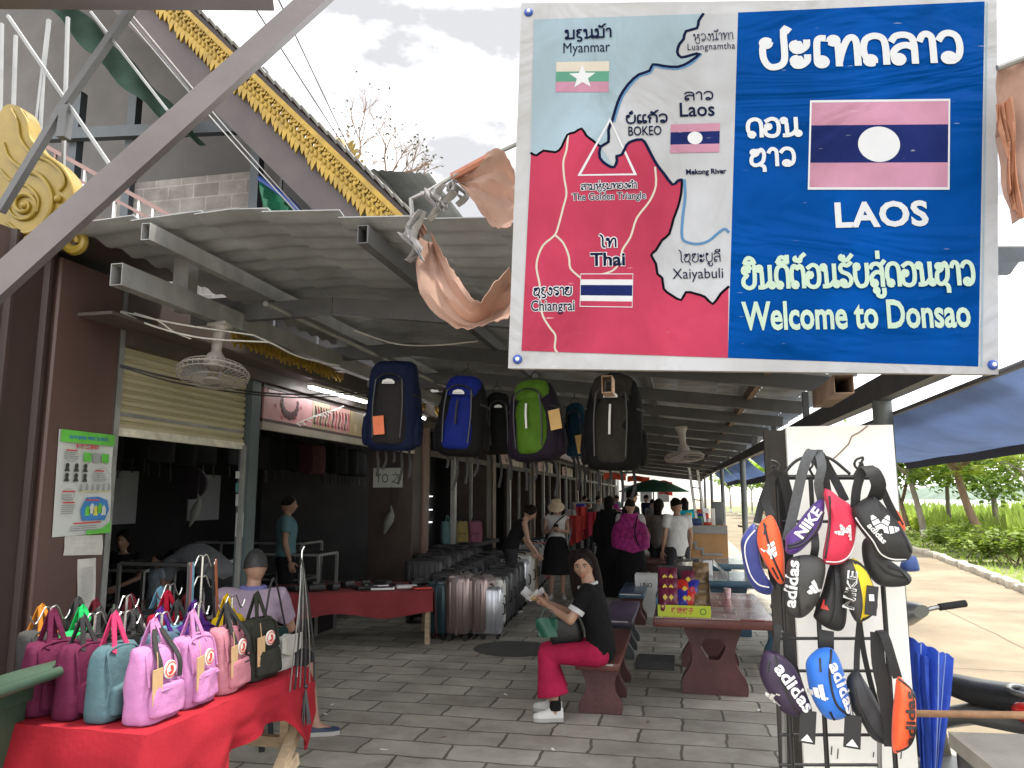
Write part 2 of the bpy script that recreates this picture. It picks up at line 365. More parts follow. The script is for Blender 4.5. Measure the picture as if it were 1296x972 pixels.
# ================================================================ ground, road, verge, river
def sheet_obj(name, poly, z, m): return struct(MB().flat(poly, (0, 0, z), X0, Y0).build(name, m))
sheet_obj('ground', [(-900, -300), (900, -300), (900, 1500), (-900, 1500)], -.012, m_dirt)
sheet_obj('pavement', [(-12, -8), (1.75, -8), (1.75, 60), (-12, 60)], 0, m_paver)
kerbline = [(2.9, -8), (4.15, 4), (5.58, 14.6), (6.85, 25.6), (7.15, 36), (6.6, 47), (5.2, 80), (4.2, 140)]
kl = [(p.x, p.y) for p in catmull([(a, b, 0) for a, b in kerbline], 6)]
sheet_obj('road', [(1.754, -8)] + kl + [(1.754, 140)], -.004, m_road)
mb = MB()
for i in range(len(kl) - 1):
    a, b = V((*kl[i], 0)), V((*kl[i + 1], 0)); n = max(1, int((b - a).length / .34)); d = (b - a) / n
    if a.y > 75: break
    for k in range(n):
        c = a + d * (k + .5)
        mb.rbox((c.x + .11 + random.uniform(-.03, .03), c.y, .03 + random.uniform(-.02, .03)), (.2, d.length * random.uniform(.8, .97), .17), .035, Matrix.Rotation(math.atan2(-d.x, d.y) + random.uniform(-.12, .12), 3, 'Z'), n=1)
struct(mb.build('kerb', M('kerb_stone', (.40, .36, .29), .9, 0, .35, 3, .3, 20)))
mb = MB()
vr = [(a + .2, b) for a, b in kl]
mb.flat(vr + [(26, 140), (26, -8)], (0, 0, .004), X0, Y0); struct(mb.build('verge', m_grassground))
sheet_obj('river', [(26, -40), (400, -40), (400, 900), (26, 900)], .0, m_water)
mb = MB()
mb.grid(60, 6, lambda u, v: V((190 + 60 * v, -50 + 950 * u, 16 * math.sin(v * math.pi) * (.6 + .5 * noise.noise(V((u * 9, v, 3)))))))
struct(mb.build('far_hills', m_farhill))
# ================================================================ market canopy: roof sheets, tubes, beams, posts
def roof_z(x): return 2.79 - .131 * x if x > -2.3 else 2.79 + .131 * 2.3 + .02 * (-2.3 - x)
def front_y(x): return 3.46
canopy = thing('market_canopy', 'long grey corrugated canopy on steel posts over the paved market aisle', 'canopy', (1.12, 4.6, 0))
mb = MB()
xs = [-3.35 + .42 * i for i in range(12)]
for k, x0 in enumerate(xs):
    x1 = min(x0 + .44, 1.5); yst = front_y((x0 + x1) / 2) + random.uniform(-.05, .05)
    rows = []; y = yst; N_ = 0
    # sheets 1.1 m long, each lapping over the next
    P = []
    while y < 46:
        fine = y < 18
        step = .045 if fine else .35
        lap = ((y - yst) % 1.25) / 1.25
        zz = .014 * math.cos(2 * math.pi * (y - yst) / .22) if fine else 0
        P.append((y, zz + .018 * lap + (.02 * (y - 3.4) / 40)))
        y += step
    n = len(P)
    top = [V((xx, yy, roof_z(xx) + zz + .030 * (xx - x0) / .44 + lift)) for lift in (0, .006) for xx in (x0, (x0 + x1) / 2, x1) for yy, zz in P]
    fs = []
    for s_ in (0, 1):
        for c_ in (0, 1):
            b_ = (s_ * 3 + c_) * n
            for i in range(n - 1):
                q = (b_ + i, b_ + i + 1, b_ + n + i + 1, b_ + n + i); fs.append(q if s_ == 0 else q[::-1])
    for c_ in (0, 1): fs.append((c_ * n, (c_ + 1) * n, (c_ + 4) * n, (c_ + 3) * n))
    for e in (0, 2):
        for i in range(n - 1): fs.append((e * n + i, e * n + i + 1, (e + 3) * n + i + 1, (e + 3) * n + i))
    mb.add(top, fs)
mb.build('roof_sheet', m_roofsheet, canopy, 60)
for x in (-2.78, -1.52, -.25, .72):                                        # tubes along the aisle, square ends seen at the front edge
    z = roof_z(x) - .075
    MB().hollow((x, front_y(x) - .03, z), (x, front_y(x) + 1.1, z), .055, .095).bar((x, front_y(x) + 1.1, z), (x, 45, z), .055, .095).build('roof_tube', m_rust if x > .5 else m_steel2 if x < -2 else m_steel, canopy, 0)
ys = [4.75, 6.35, 7.95, 9.4, 10.9, 12.4, 14.4, 16.6, 19, 21.6, 24.6, 28, 32, 36.5, 41]
for y in ys:                                                               # sloping cross beams
    a = V((-3.5, y, roof_z(-2.3) - .21)); MB().bar((-3.4, y, roof_z(-2.3) - .20), (-2.3, y, roof_z(-2.3) - .18), .06, .12).bar((-2.3, y, roof_z(-2.3) - .18), (1.22, y, roof_z(1.22) - .15), .06, .12).build('cross_beam', m_steel, canopy, 0)
def beam_z(y): return 2.17 + .0125 * (y - 4.4)
MB().bar((1.14, 3.42, beam_z(3.42) + .03), (1.14, 46, beam_z(46) + .03), .08, .13).build('edge_beam', m_steel, canopy, 0)
for y in (7.2, 9.6, 12.2, 15, 18.4, 22, 27, 33):
    MB().bar((1.14, y, beam_z(y) + .1), (1.14, y, roof_z(1.14) - .1), .05).build('strut', m_steel, canopy, 0)
for y in (4.62, 9.5, 14.4, 21.2, 28.2, 35.5, 43):
    MB().tube([(1.14, y, .002), (1.14, y, beam_z(y) - .03)], .052, 14).box((1.14, y, .012), (.2, .2, .022)).build('post', m_post, canopy)
# pale square beam carrying the inner edge, with its open end towards the camera
bA, bB = PX(147, 347, -3.), PX(460, 470, -3.); bdir = (bB - bA).normalized()
MB().hollow(bA, bA + bdir * 1.2, .075, .125).build('inner_beam_end', m_steel2, canopy, 0)
MB().bar(bA + bdir * 1.2, bA + bdir * 42, .075, .125).build('inner_beam', M('inner_beam_paint', (.16, .155, .15), .55, .1, .3, 3), canopy, 0)
MB().tube([(-2.62, 4.4, 2.86), (-2.62, 24, 2.9)], .018, 8).build('pipe', m_steel2, canopy)
for y in (4.2, 6.6, 9.0, 11.6):
    MB().box((-3.08, y, 2.96), (.11, .10, .36)).build('bracket', m_steel2, canopy, 0)
# ================================================================ shop row on the left
FX = -3.6
shop = thing('shop_building', 'dark shop row with brown ribbed pillar, cream roller shutter and open fronts', 'building', (FX, 4.28, 0))
mb = MB(); yy = 1.2                                                        # ribbed metal corner
prof = []
while yy < 3.66: prof += [(-.03, yy), (-.03, yy + .20), (0, yy + .215), (0, yy + .235)]; yy += .25
prof += [(-.03, 3.74)]
mb.add([V((FX + a, b, z)) for z in (0, 3.1) for a, b in prof], [(i, i + 1, len(prof) + i + 1, len(prof) + i) for i in range(len(prof) - 1)])
mb.box((FX - .12, 2.47, 1.55), (.16, 2.5, 3.1)); mb.build('ribbed_panel', m_brown, shop, 0)
MB().rbox((FX - .18, 4.01, 1.52), (.36, .54, 3.04), .012, n=1).build('pillar', m_brown2, shop)
MB().box((FX - 1.2, 4.1, 3.2), (2.9, 1.05, .14)).build('overhang_slab', m_darkbrown, shop, 0)
MB().box((FX - .06, 4.33, 1.5), (.08, .05, 3.0)).build('guide_rail', m_steel2, shop, 0)
# roller shutter
sh = MB(); z = 2.63; k = 0
SX = FX - .07
pr_ = []
while z > 2.09: pr_ += [(0, z), (.016, z - .012), (.016, z - .037), (0, z - .047)]; z -= .053
sh.add([V((SX + a, y, zz)) for y in (4.36, 5.90) for a, zz in pr_], [(i, i + 1, len(pr_) + i + 1, len(pr_) + i) for i in range(len(pr_) - 1)])
sh.box((SX - .02, 5.13, 2.36), (.012, 1.54, .56))
sho = sh.build('roller_shutter', m_shutter, shop, 30)
MB().box((SX + .006, 5.13, 2.155), (.024, 1.54, .022)).build('grey_rail', m_steel2, sho, 0)
MB().box((SX + .008, 5.13, 2.035), (.04, 1.54, .055)).build('bottom_rail', m_shutterpale, sho, 0)
MB().bar((FX - .06, 4.35, 2.80), (FX - .06, 46, 2.86), .22, .38).build('fascia', M('fascia_brown', (.06, .046, .04), .55, 0, .25, 2), shop, 0)
MB().bar((FX + .12, 3.9, 2.72), (FX + .12, 46, 2.74), .25, .02).build('eave_board', M('eave_board_brown', (.085, .07, .06), .6, 0, .2, 2), shop, 0)
MB().box((FX - .05, 5.98, 1.4), (.10, .14, 2.8)).build('slim_post', M('teal_grey_post', (.06, .08, .085), .5, 0, .2, 3), shop, 0)
MB().box((FX - .04, 5.885, 1.02), (.03, .04, 2.04)).build('guide_rail', m_steel2, shop, 0)
cols_y = [10.1, 14.3, 18.6, 22.9, 27.2, 31.5, 35.8, 40.1, 44.4]
for y in cols_y:
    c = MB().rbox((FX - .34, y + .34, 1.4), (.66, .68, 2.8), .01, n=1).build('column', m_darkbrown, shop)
    MB().box((FX + .004, y + .5, 1.4), (.03, .24, 2.8)).build('column_lit_strip', M('lit_brown_edge', (.15, .085, .065), .5, 0, .2, 2), c, 0)  # light on the column's aisle side put in as a paler brown strip
    MB().box((FX - .02, y + 2.0, 1.35), (.07, .12, 2.7)).build('light_post', M('pale_steel_post', (.36, .36, .35), .45, .2, .15, 2), shop, 0)
    MB().box((FX - .03, y + 3.1, 1.35), (.05, .06, 2.7)).build('thin_post', m_steel2, shop, 0)
MB().box((FX - .02, 8.1, 2.235), (.05, 4.0, .07)).build('lintel', M('pale_lintel', (.28, .25, .21), .6, 0, .2, 2), shop, 0)
for k, y in enumerate(cols_y[:-1]):
    MB().box((FX - .03, y + 2.5, 2.25), (.06, 3.6, .09)).build('lintel', m_darkbrown, shop, 0)
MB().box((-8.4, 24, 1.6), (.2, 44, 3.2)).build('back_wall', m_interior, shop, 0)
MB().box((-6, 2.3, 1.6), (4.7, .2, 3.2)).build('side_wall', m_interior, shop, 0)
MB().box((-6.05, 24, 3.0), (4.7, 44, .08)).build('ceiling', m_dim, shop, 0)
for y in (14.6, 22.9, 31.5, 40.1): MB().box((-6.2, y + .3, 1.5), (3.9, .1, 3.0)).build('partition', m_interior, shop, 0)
# pale wall panels seen far inside between hanging bags
for y, w, z0, z1 in ((5.3, .95, 1.5, 1.95), (6.3, .95, 1.5, 1.95), (7.3, .95, 1.5, 1.95), (8.3, .95, 1.5, 1.95), (9.9, 1.1, 1.2, 2.0), (12.2, .9, 1.2, 2.0)):
    MB().box((-8.28, y, (z0 + z1) / 2), (.03, w, z1 - z0)).build('pale_panel', M('dim_pale_panel', (.42, .43, .44), .7, 0, .12, 2), shop, 0)
# picture strip above the opening
m_fr = M('picture_frame_brown', (.05, .028, .026), .5)
def picture(y0, y1, bgc, kind, nm):
    z0, z1 = 2.30, 2.575
    p = MB().box((FX - .02, (y0 + y1) / 2, (z0 + z1) / 2), (.02, y1 - y0, z1 - z0)).build('picture_panel', M('print_' + nm, bgc, .4, 0, .18, 5), shop, 0)
    o = V((FX - .007, (y0 + y1) / 2, (z0 + z1) / 2)); rnd = random.Random(nm); w, h = (y1 - y0), z1 - z0; b = MB()
    if kind == 0:
        for k in range(9):
            a = math.pi * (.95 + 1.1 * k / 8); b.lathe([(.001, 0), (.028 + .016 * math.sin(k / 8 * math.pi), .001), (.001, .004)], o + V((0, .30 * math.cos(a) * .5, .17 * math.sin(a) * .7 + .05)), 10, 0, Matrix.Rotation(R(90), 3, 'Y'))
        for k in range(7): b.lathe([(.001, 0), (.02, .001), (.001, .002)], o + V((0, rnd.uniform(-.45, .45) * w, rnd.uniform(-.45, .45) * h)), 8, 1, Matrix.Rotation(R(90), 3, 'Y'))
    elif kind == 1:
        for k in range(6):
            yk = (-.4 + .16 * k) * w
            b.tube([o + V((.002, yk, .09)), o + V((.002, yk + .02, .02)), o + V((.002, yk - .01, -.06)), o + V((.002, yk, -.1))], [.004, .012, .006, .016], 6, k % 2, 3)
    else:
        for k in range(5): b.lathe([(.001, 0), (.05, .001), (.001, .003)], o + V((0, rnd.uniform(-.35, .35) * w, rnd.uniform(-.3, .3) * h)), 12, k % 2, Matrix.Rotation(R(90), 3, 'Y'))
    b.build('jewellery_print', [M('print_dark_maroon', (.06, .02, .025), .4), M('print_wine', (.30, .05, .08), .4)] if kind < 2 else [M('print_ivory', (.55, .42, .28), .4), M('print_olive', (.20, .16, .08), .4)], p)
picture(6.12, 7.05, (.46, .24, .25), 0, 'necklace'); picture(7.06, 7.45, (.42, .34, .24), 1, 'pendants'); picture(7.46, 7.95, (.48, .27, .24), 1, 'earrings')
picture(7.98, 8.75, (.40, .30, .16), 2, 'stones'); picture(8.78, 9.4, (.48, .26, .25), 1, 'bracelets'); picture(9.42, 10.05, (.5, .4, .38), 2, 'ivory')
MB().box((FX - .03, 8.1, 2.60), (.05, 4.0, .04)).box((FX - .03, 8.1, 2.285), (.05, 4.0, .03)).build('picture_rail', m_fr, shop, 0)
for y in (15.2, 19.6, 23.9, 28.2):
    picture(y + .2, y + 1.4, (.5, .30, .29), 0, 'far_a%d' % y); picture(y + 1.42, y + 2.6, (.46, .38, .3), 2, 'far_b%d' % y)
# gold fretwork hanging under the eaves
def gold_fringe(parent, a, b, drop, depth, pitch, seed, name='gold_fringe', mat=None):
    a, b = V(a), V(b); d = b - a; n = max(3, int(d.length / pitch)); u = d / n; rnd = random.Random(seed); mb = MB(); dn = V((0, 0, -1)); nv = u.cross(dn).normalized() * depth
    for k in range(n):
        p = a + u * k; w = u.length; q = u.normalized(); hh = drop * rnd.uniform(.85, 1.1)
        mb.prism([(0, 0), (w * 1.0, 0), (w * 1.05, hh * .45), (w * .8, hh * .62), (w * .62, hh), (w * .45, hh * .72), (w * .15, hh * .78), (w * .1, hh * .4)], p + nv * rnd.uniform(-.2, .2), q, dn, nv)
        mb.ball(p + u * .5 + dn * hh * .3 + nv * 1.05, w * .2, w * .2, hh * .2, 6)
    return mb.build(name, mat or m_gold, parent)
for y0, y1 in ((5.0, 6.9), (8.3, 9.4), (9.9, 10.7)):
    gold_fringe(shop, (-3.2, y0, 2.885), (-3.2, y1, 2.885), .13, .025, .06, y0)
    gold_fringe(shop, (-3.23, y0, 2.845), (-3.23, y1, 2.845), .12, .02, .075, y0 + 1)
# ================================================================ two-storey gabled house behind the canopy
house = thing('gabled_house', 'two storey house with gold fretwork gable, cement block wall and plum fascia', 'house', (-6, 6.4, 0))
gA, gB = PY(205, 0, 6.), PY(512, 296, 6.); gd = (gB - gA); gn = gd.normalized(); gup = V((-gn.z, 0, gn.x)); gup = gup if gup.z > 0 else -gup
gA2 = gA - gn * 5.5
gB2 = gB + gn * .35
back = V((0, 3.4, 0))
MB().prism([(0, 0), ((gB2 - gA2).length, 0), ((gB2 - gA2).length, .05), (0, .05)], gA2 + gup * .10, gn, gup, back).build('roof_slope', M('roof_soffit_plum', (.055, .042, .044), .6, 0, .2, 2), house, 0)
mb = MB(); Lr = (gB2 - gA2).length; n = int(Lr / .13)
for k in range(n): mb.box(gA2 + gn * (k + .5) * (Lr / n) + gup * .175 + back * .49, (.16, 3.45, .02), Matrix.Rotation(math.atan2(-gn.z, gn.x) + R(8), 3, 'Y'))
mb.build('roof_tiles', m_tile, house, 0)
MB().prism([(0, .045), (Lr, .045), (Lr, .09), (0, .09)], gA2 + gup * .02 + V((0, -.07, 0)), gn, gup, V((0, .06, 0))).build('bargeboard', m_gold, house, 0)
fr = MB(); n = int(Lr / .062); rnd = random.Random(3)
for k in range(n):
    p = gA2 + gn * (k * Lr / n) + V((0, -.05, 0)); hh = .15 * rnd.uniform(.85, 1.15); w = Lr / n
    fr.prism([(0, 0), (w, 0), (w * 1.5, -hh * .5), (w * 1.9, -hh), (w * 1.1, -hh * .8), (w * .5, -hh * .55)], p, gn, gup, V((0, .03, 0)))
    fr.ball(p + gn * w * .6 - gup * hh * .22 + V((0, -.005, 0)), w * .32, .016, hh * .22, 6)
    q = p + gup * .065 + V((0, -.008 * (k % 2), 0))
    fr.prism([(0, 0), (w * .9, 0), (w * 1.1, -.03), (w * .9, -.05), (w * 1.2, -.075), (w * .5, -.07), (w * .2, -.045), (w * .35, -.025)], q, gn, gup, V((0, .03, 0)))
    fr.ball(q + gn * w * .45 - gup * .02, w * .25, .02, .014, 6); fr.ball(q + gn * w * .9 - gup * .052, w * .2, .018, .012, 6)
fr.build('gable_fretwork', m_gold, house)
MB().prism([(0, -.42), (Lr, -.42), (Lr, -.02), (0, -.02)], gA2 + V((0, .04, 0)), gn, gup, V((0, .08, 0))).build('plum_board', m_plum, house, 0)
# recessed upper wall and frame
wy = 7.6
def pw(px, py, y=wy): return PY(px, py, y)
MB().prism([(gA2.x - 4, 2.9), (gB2.x - .4, 2.9), (gB2.x - .1, gB2.z - .05), (gA2.x, gA2.z), (gA2.x - 4, gA2.z)], (0, 8.6, 0), X0, Z0, (0, .12, 0)).build('wall', m_gable, house, 0)
MB().box((-9.5, 8.3, 4.62), (7.0, .5, .05)).build('floor_slab', m_plum, house, 0)
bl, br_, bt = pw(150, 236), pw(330, 225), pw(240, 228)
MB().box(((bl.x + br_.x) / 2, wy, bt.z - .75), (br_.x - bl.x, .14, 1.5)).build('block_wall', m_block, house, 0).rotation_euler = (0, 0, 0)
for px in (95, 166, 326): 
    p = pw(px, 200, wy - .1); MB().bar((p.x, p.y, 2.9), (p.x, p.y, 6.6), .11, .11).build('frame_post', M('blue_grey_post', (.055, .068, .08), .5, 0, .2, 3), house, 0)
p0, p1 = pw(60, 172, 7.4), pw(330, 160, 7.4)
MB().bar(p0, p1, .1, .14).build('frame_beam', M('blue_grey_post', (.055, .068, .08)), house, 0)
p0, p1 = PY(330, 225, 7.7), PY(505, 300, 7.7)
MB().grid(40, 1, lambda u, v: V((p0.x + (p1.x + .3 - p0.x) * u, 7.8 + 3 * v, p0.z + .25 - .35 * u + .02 * math.cos(u * 120)))).build('lower_roof_sheet', m_roofsheet, house, 60)
for px in (357, 410, 440):
    a = PY(px, 215 if px < 400 else 250, 7.5); MB().bar((a.x, a.y, 3.0), a, .03).build('thin_prop', m_steel, house, 0)
# green shade cloth slung across the gable, and a second piece behind
g0, g1 = PY(62, 12, 6.7), PY(240, 178, 6.7)
gd2 = (g1 - g0)
MB().sheet(30, 8, lambda u, v: g0 + gd2 * u + V((.02, .5 * v * .5, (.30 + .22 * u * (1 - u)) * v * (1 - .75 * u ** 3) - .10 * math.sin(u * math.pi) + .03 * math.sin(u * 21 + v * 4))), .004).build('shade_cloth', m_tarpgreen, house)
a, b, c = PY(331, 230, 7.3), PY(394, 282, 7.3), PY(331, 282, 7.3)
MB().sheet(12, 8, lambda u, v: c + (b - c) * u + (a - c) * (v * (1 - u * .92)) + V((0, .05 * math.sin(u * 14 + v * 5), 0)), .004).build('green_sheet', M('green_striped_sheet', (.03, .22, .12), .6, 0, .4, 9, trans=.2), house)
MB().tube([a + V((0, -.05, .02)), PY(362, 250, 7.25), b + V((0, -.05, .0))], .03, 8, 0, 4).build('blue_hose', M('blue_plastic_hose', (.03, .08, .35), .4), house)
# stair rail
rl = thing('stair_railing', 'pinkish painted steel stair railing below the gold gable', 'railing', tuple(PY(150, 240, 5.6) * 1.0))
a, b = PY(-10, 147, 5.6), PY(228, 280, 5.6); a2, b2 = PY(-10, 168, 5.6), PY(205, 285, 5.6)
m_pink = M('pink_brown_paint', (.24, .14, .125), .5, 0, .15, 4)
MB().bar(a, b, .035).build('top_rail', m_pink, rl, 0); MB().bar(a2, b2, .025).build('lower_rail', m_pink, rl, 0)
for t in (.05, .2, .36, .52, .6, .68, .80, .87):
    p = a + (b - a) * t; MB().bar(p, p + V((0, 0, -.32)), .022).build('baluster', m_white if t > .5 else m_pink, rl, 0)
# second house further back with grey steel roof and gold finial
h2 = thing('grey_roofed_house', 'distant house with grey steel roof and yellow ridge ornament behind the gold gable', 'house', (-4.5, 14.6, 0))
q = [PY(408, 142, 14), PY(525, 292, 14), PY(560, 340, 14), PY(420, 240, 14)]
p0, p1 = PY(425, 178, 14), PY(540, 305, 14); p2, p3 = PY(468, 205, 20), PY(560, 305, 20)
MB().grid(40, 3, lambda u, v: (p0 * (1 - u) + p1 * u) * (1 - v) + (p2 * (1 - u) + p3 * u) * v + V((0, 0, .03 * math.cos(u * 150)))).build('roof_sheet', M('pale_steel_roof', (.34, .36, .38), .5, .2, .15, 3), h2, 60)
MB().prism([(p0.x - 3, p0.z - .05), (p0.x, p0.z - .05), (p1.x, p1.z - .05), (p1.x, 0), (p0.x - 3, 0)], (0, 14.15, 0), X0, Z0, (0, 5.5, 0)).build('wall', m_gable, h2, 0)
e = MB(); fp = [PY(430, 180, 13.9), PY(437, 195, 13.9), PY(450, 222, 13.9), PY(462, 248, 13.9), PY(470, 262, 13.9)]
e.tube(fp, [.17, .15, .13, .1, .05], 8, 0, 4, flat=.6); e.tube([PY(433, 186, 13.9), PY(422, 178, 13.9), PY(424, 192, 13.9)], [.1, .09, .03], 8, 0, 4)
for k in range(10):
    p = catmull(fp, 4)[k + 3]; e.tube([p + V((.1, 0, .08)), p + V((.22, 0, .2))], [.07, .02], 6)
e.build('ridge_finial', m_goldyellow, h2)
# ================================================================ steel frame close overhead on the left
frame = thing('steel_scaffold', 'plum painted steel brace with thin tubes across the upper left corner', 'steel frame', tuple(PY(0, 372, 2.3)))
m_brace = M('plum_painted_brace', (.10, .085, .088), .42, .1, .2, 3, .08, 20)
a, b = PY(-75, 425, 2.05), PY(470, -65, 2.9)
a = a + (a - b) * .14; MB().bar(a, b, .085, .085).build('brace', m_brace, frame, 0)
MB().bar(PY(-200, -12, 2.55), PY(345, -6, 3.4), .11, .11).build('top_beam', m_brace, frame, 0)
MB().bar((a.x - .06, a.y, .002), (a.x - .06, a.y, 4.6), .1, .1).build('side_post', m_brace, frame, 0)
m_tube = M('galvanised_tube', (.22, .225, .225), .4, .3, .15, 5)
for (x0, y0, x1, y1, w) in ((2, 30, 0, 150, .02), (20, 45, 17, 140, .018), (62, 25, 43, 190, .02), (55, 95, 50, 185, .016), (86, 22, 80, 210, .018)):
    MB().bar(PY(x0, y0, 3.7), PY(x1, y1, 3.7), w).build('tube', m_tube, frame, 0)
for (x0, y0, x1, y1, w, m) in ((10, 20, 140, 210, .016, m_tube), (115, 15, 212, 140, .012, m_tube), (170, 5, 80, 135, .04, m_steel), (82, 132, 0, 268, .04, m_steel), (85, 135, 80, 175, .05, m_steel), (165, 25, 240, 115, .008, m_steel)):
    MB().bar(PY(x0, y0, 3.2), PY(x1, y1, 3.2), w).build('diagonal', m, frame, 0)
# gold scroll ornament on the gable foot at the far left
OY = 3.5; orn = thing('gold_scroll', 'big gold painted scroll ornament with spiral at the far left edge', 'ornament', tuple(PY(50, 230, OY)))
def op(x, y, d=0.): return PY(x / 4.22, 100 + y / 4.22, OY + d)
def oq(pts): return [(op(x, y).x, op(x, y).z) for x, y in pts]
def oc(pts, closed=True): return [(p.x, p.y) for p in catmull([(a, b_, 0) for a, b_ in pts], 4, closed)]
MB().prism(oq([p for p in oc([(30, 140), (75, 137), (110, 155), (140, 190), (155, 240), (165, 300), (190, 360), (240, 400), (300, 440), (350, 490), (385, 550), (398, 610), (385, 680), (340, 760), (280, 820), (200, 860), (125, 885), (85, 870), (40, 830), (-20, 790), (-90, 700), (-110, 500), (-60, 350), (-10, 200)])]), (0, OY, 0), X0, Z0, (0, .09, 0)).build('scroll_plate', m_goldyellow, orn, 30)
def ridge(pts, r0, nm='ridge', d=-.004): MB().tube([op(x, y, d) for x, y in pts], [r0 * .5, r0, r0, r0 * .6], 8, 0, 5, flat=.8).build(nm, m_goldyellow, orn)
ridge([(130 + (88 - 4.6 * k) * math.cos(R(200 - 42 * k)), 675 + (88 - 4.6 * k) * math.sin(R(200 - 42 * k))) for k in range(18)], .017, 'spiral')
ridge([(20, 340), (50, 420), (120, 480), (215, 520), (272, 600), (275, 700), (210, 800), (120, 825), (40, 770)], .02); ridge([(60, 160), (95, 230), (110, 320), (170, 400), (260, 440), (330, 500), (345, 560), (318, 600)], .016); ridge([(0, 480), (60, 545), (150, 575), (205, 640), (200, 710)], .014)
ridge([(110, 160), (148, 230), (165, 320), (235, 398), (340, 480), (392, 590), (380, 690), (290, 810), (130, 880)], .014)
for x, y, r_ in ((130, 675, .022), (310, 640, .024), (145, 855, .02), (20, 840, .022)): MB().ball(op(x, y, -.01), r_, .02, r_, 12).build('boss', m_goldyellow, orn)
MB().tube([op(395 + (62 - 5 * k) * math.cos(R(-70 + 50 * k)), 870 + (62 - 5 * k) * math.sin(R(-70 + 50 * k)), .1) for k in range(10)], [.02, .03, .03, .02], 8, 0, 4).build('small_scroll', m_goldyellow, orn)
MB().bar(op(-120, 870, .1), op(420, 900, .12), .05, .05).build('carrier_beam', m_darkbrown, orn, 0)
# overhead wires
wires = [((315, -5), (440, 190), 9), ((352, -5), (432, 165), 9), ((160, 22), (390, 285), 6.3), ((168, 20), (400, 290), 6.4)]
for i, ((x0, y0), (x1, y1), Y) in enumerate(wires):
    a, b = PY(x0, y0, Y - 3 if i < 2 else Y - 1), PY(x1, y1, Y + 2 if i < 2 else Y)
    if i < 2: a = a + (a - b) * 1.2; b = b + (b - a) * .8
    tag(MB().tube([a, (a + b) / 2 - V((0, 0, .03)), b], .006 if i > 1 else .009, 5, 0, 5).build('overhead_wire', m_steel if i < 2 else M('grey_wire', (.4, .4, .4), .5)),
        ['thin black wire crossing the sky, nearer the gold gable', 'thin black wire crossing the sky, farther from the sign on its left', 'grey wire strung across the dark gable, upper of two', 'grey wire strung across the dark gable, lower of two'][i] if i != 1 else 'thin black wire crossing the sky, nearer the big sign', 'wire')
# ================================================================ blue awnings on the road side
def awning(y0, y1, xt, zt, xb, zb, label, hem=.12):
    t = thing('awning', label, 'awning', (xt, (y0 + y1) / 2, zt), 0, 'blue awnings along the road side')
    n = max(6, int((y1 - y0) * 5))
    def fn(u, v):
        y = y0 + (y1 - y0) * u
        return V((xt + (xb - xt) * v + .03 * math.sin(v * 3.1) * math.sin(u * 9), y, zt + (zb - zt) * v - .05 * math.sin(v * math.pi) + .003 * math.sin(u * 25) * v))
    MB().sheet(n, 8, fn, .004).build('canvas', m_blue_awn, t)
    MB().sheet(n, 2, lambda u, v: fn(u, 1) + V((.03 * v + .004, 0, -hem * v)), .005).build('hem', m_awn_hem, t)
    MB().tube([(xt, y0, zt), (xt, y1, zt)], .014, 8).build('rail', m_steel, t)
    return t
awning(2.0, 7.0, 1.22, 2.075, 1.86, 1.89, 'nearest blue canvas awning, big panel right of the tall white board', .05)
awning(8.4, 13.8, 1.24, 2.26, 1.7, 1.98, 'blue awning panel just left of the tall white board, beside the first slim post')
awning(14.8, 20.8, 1.24, 2.34, 1.62, 2.02, 'blue awning panel between the two slim posts beside the road')
awning(21.8, 27.6, 1.24, 2.42, 1.62, 2.1, 'small far blue awning beyond the second slim post')
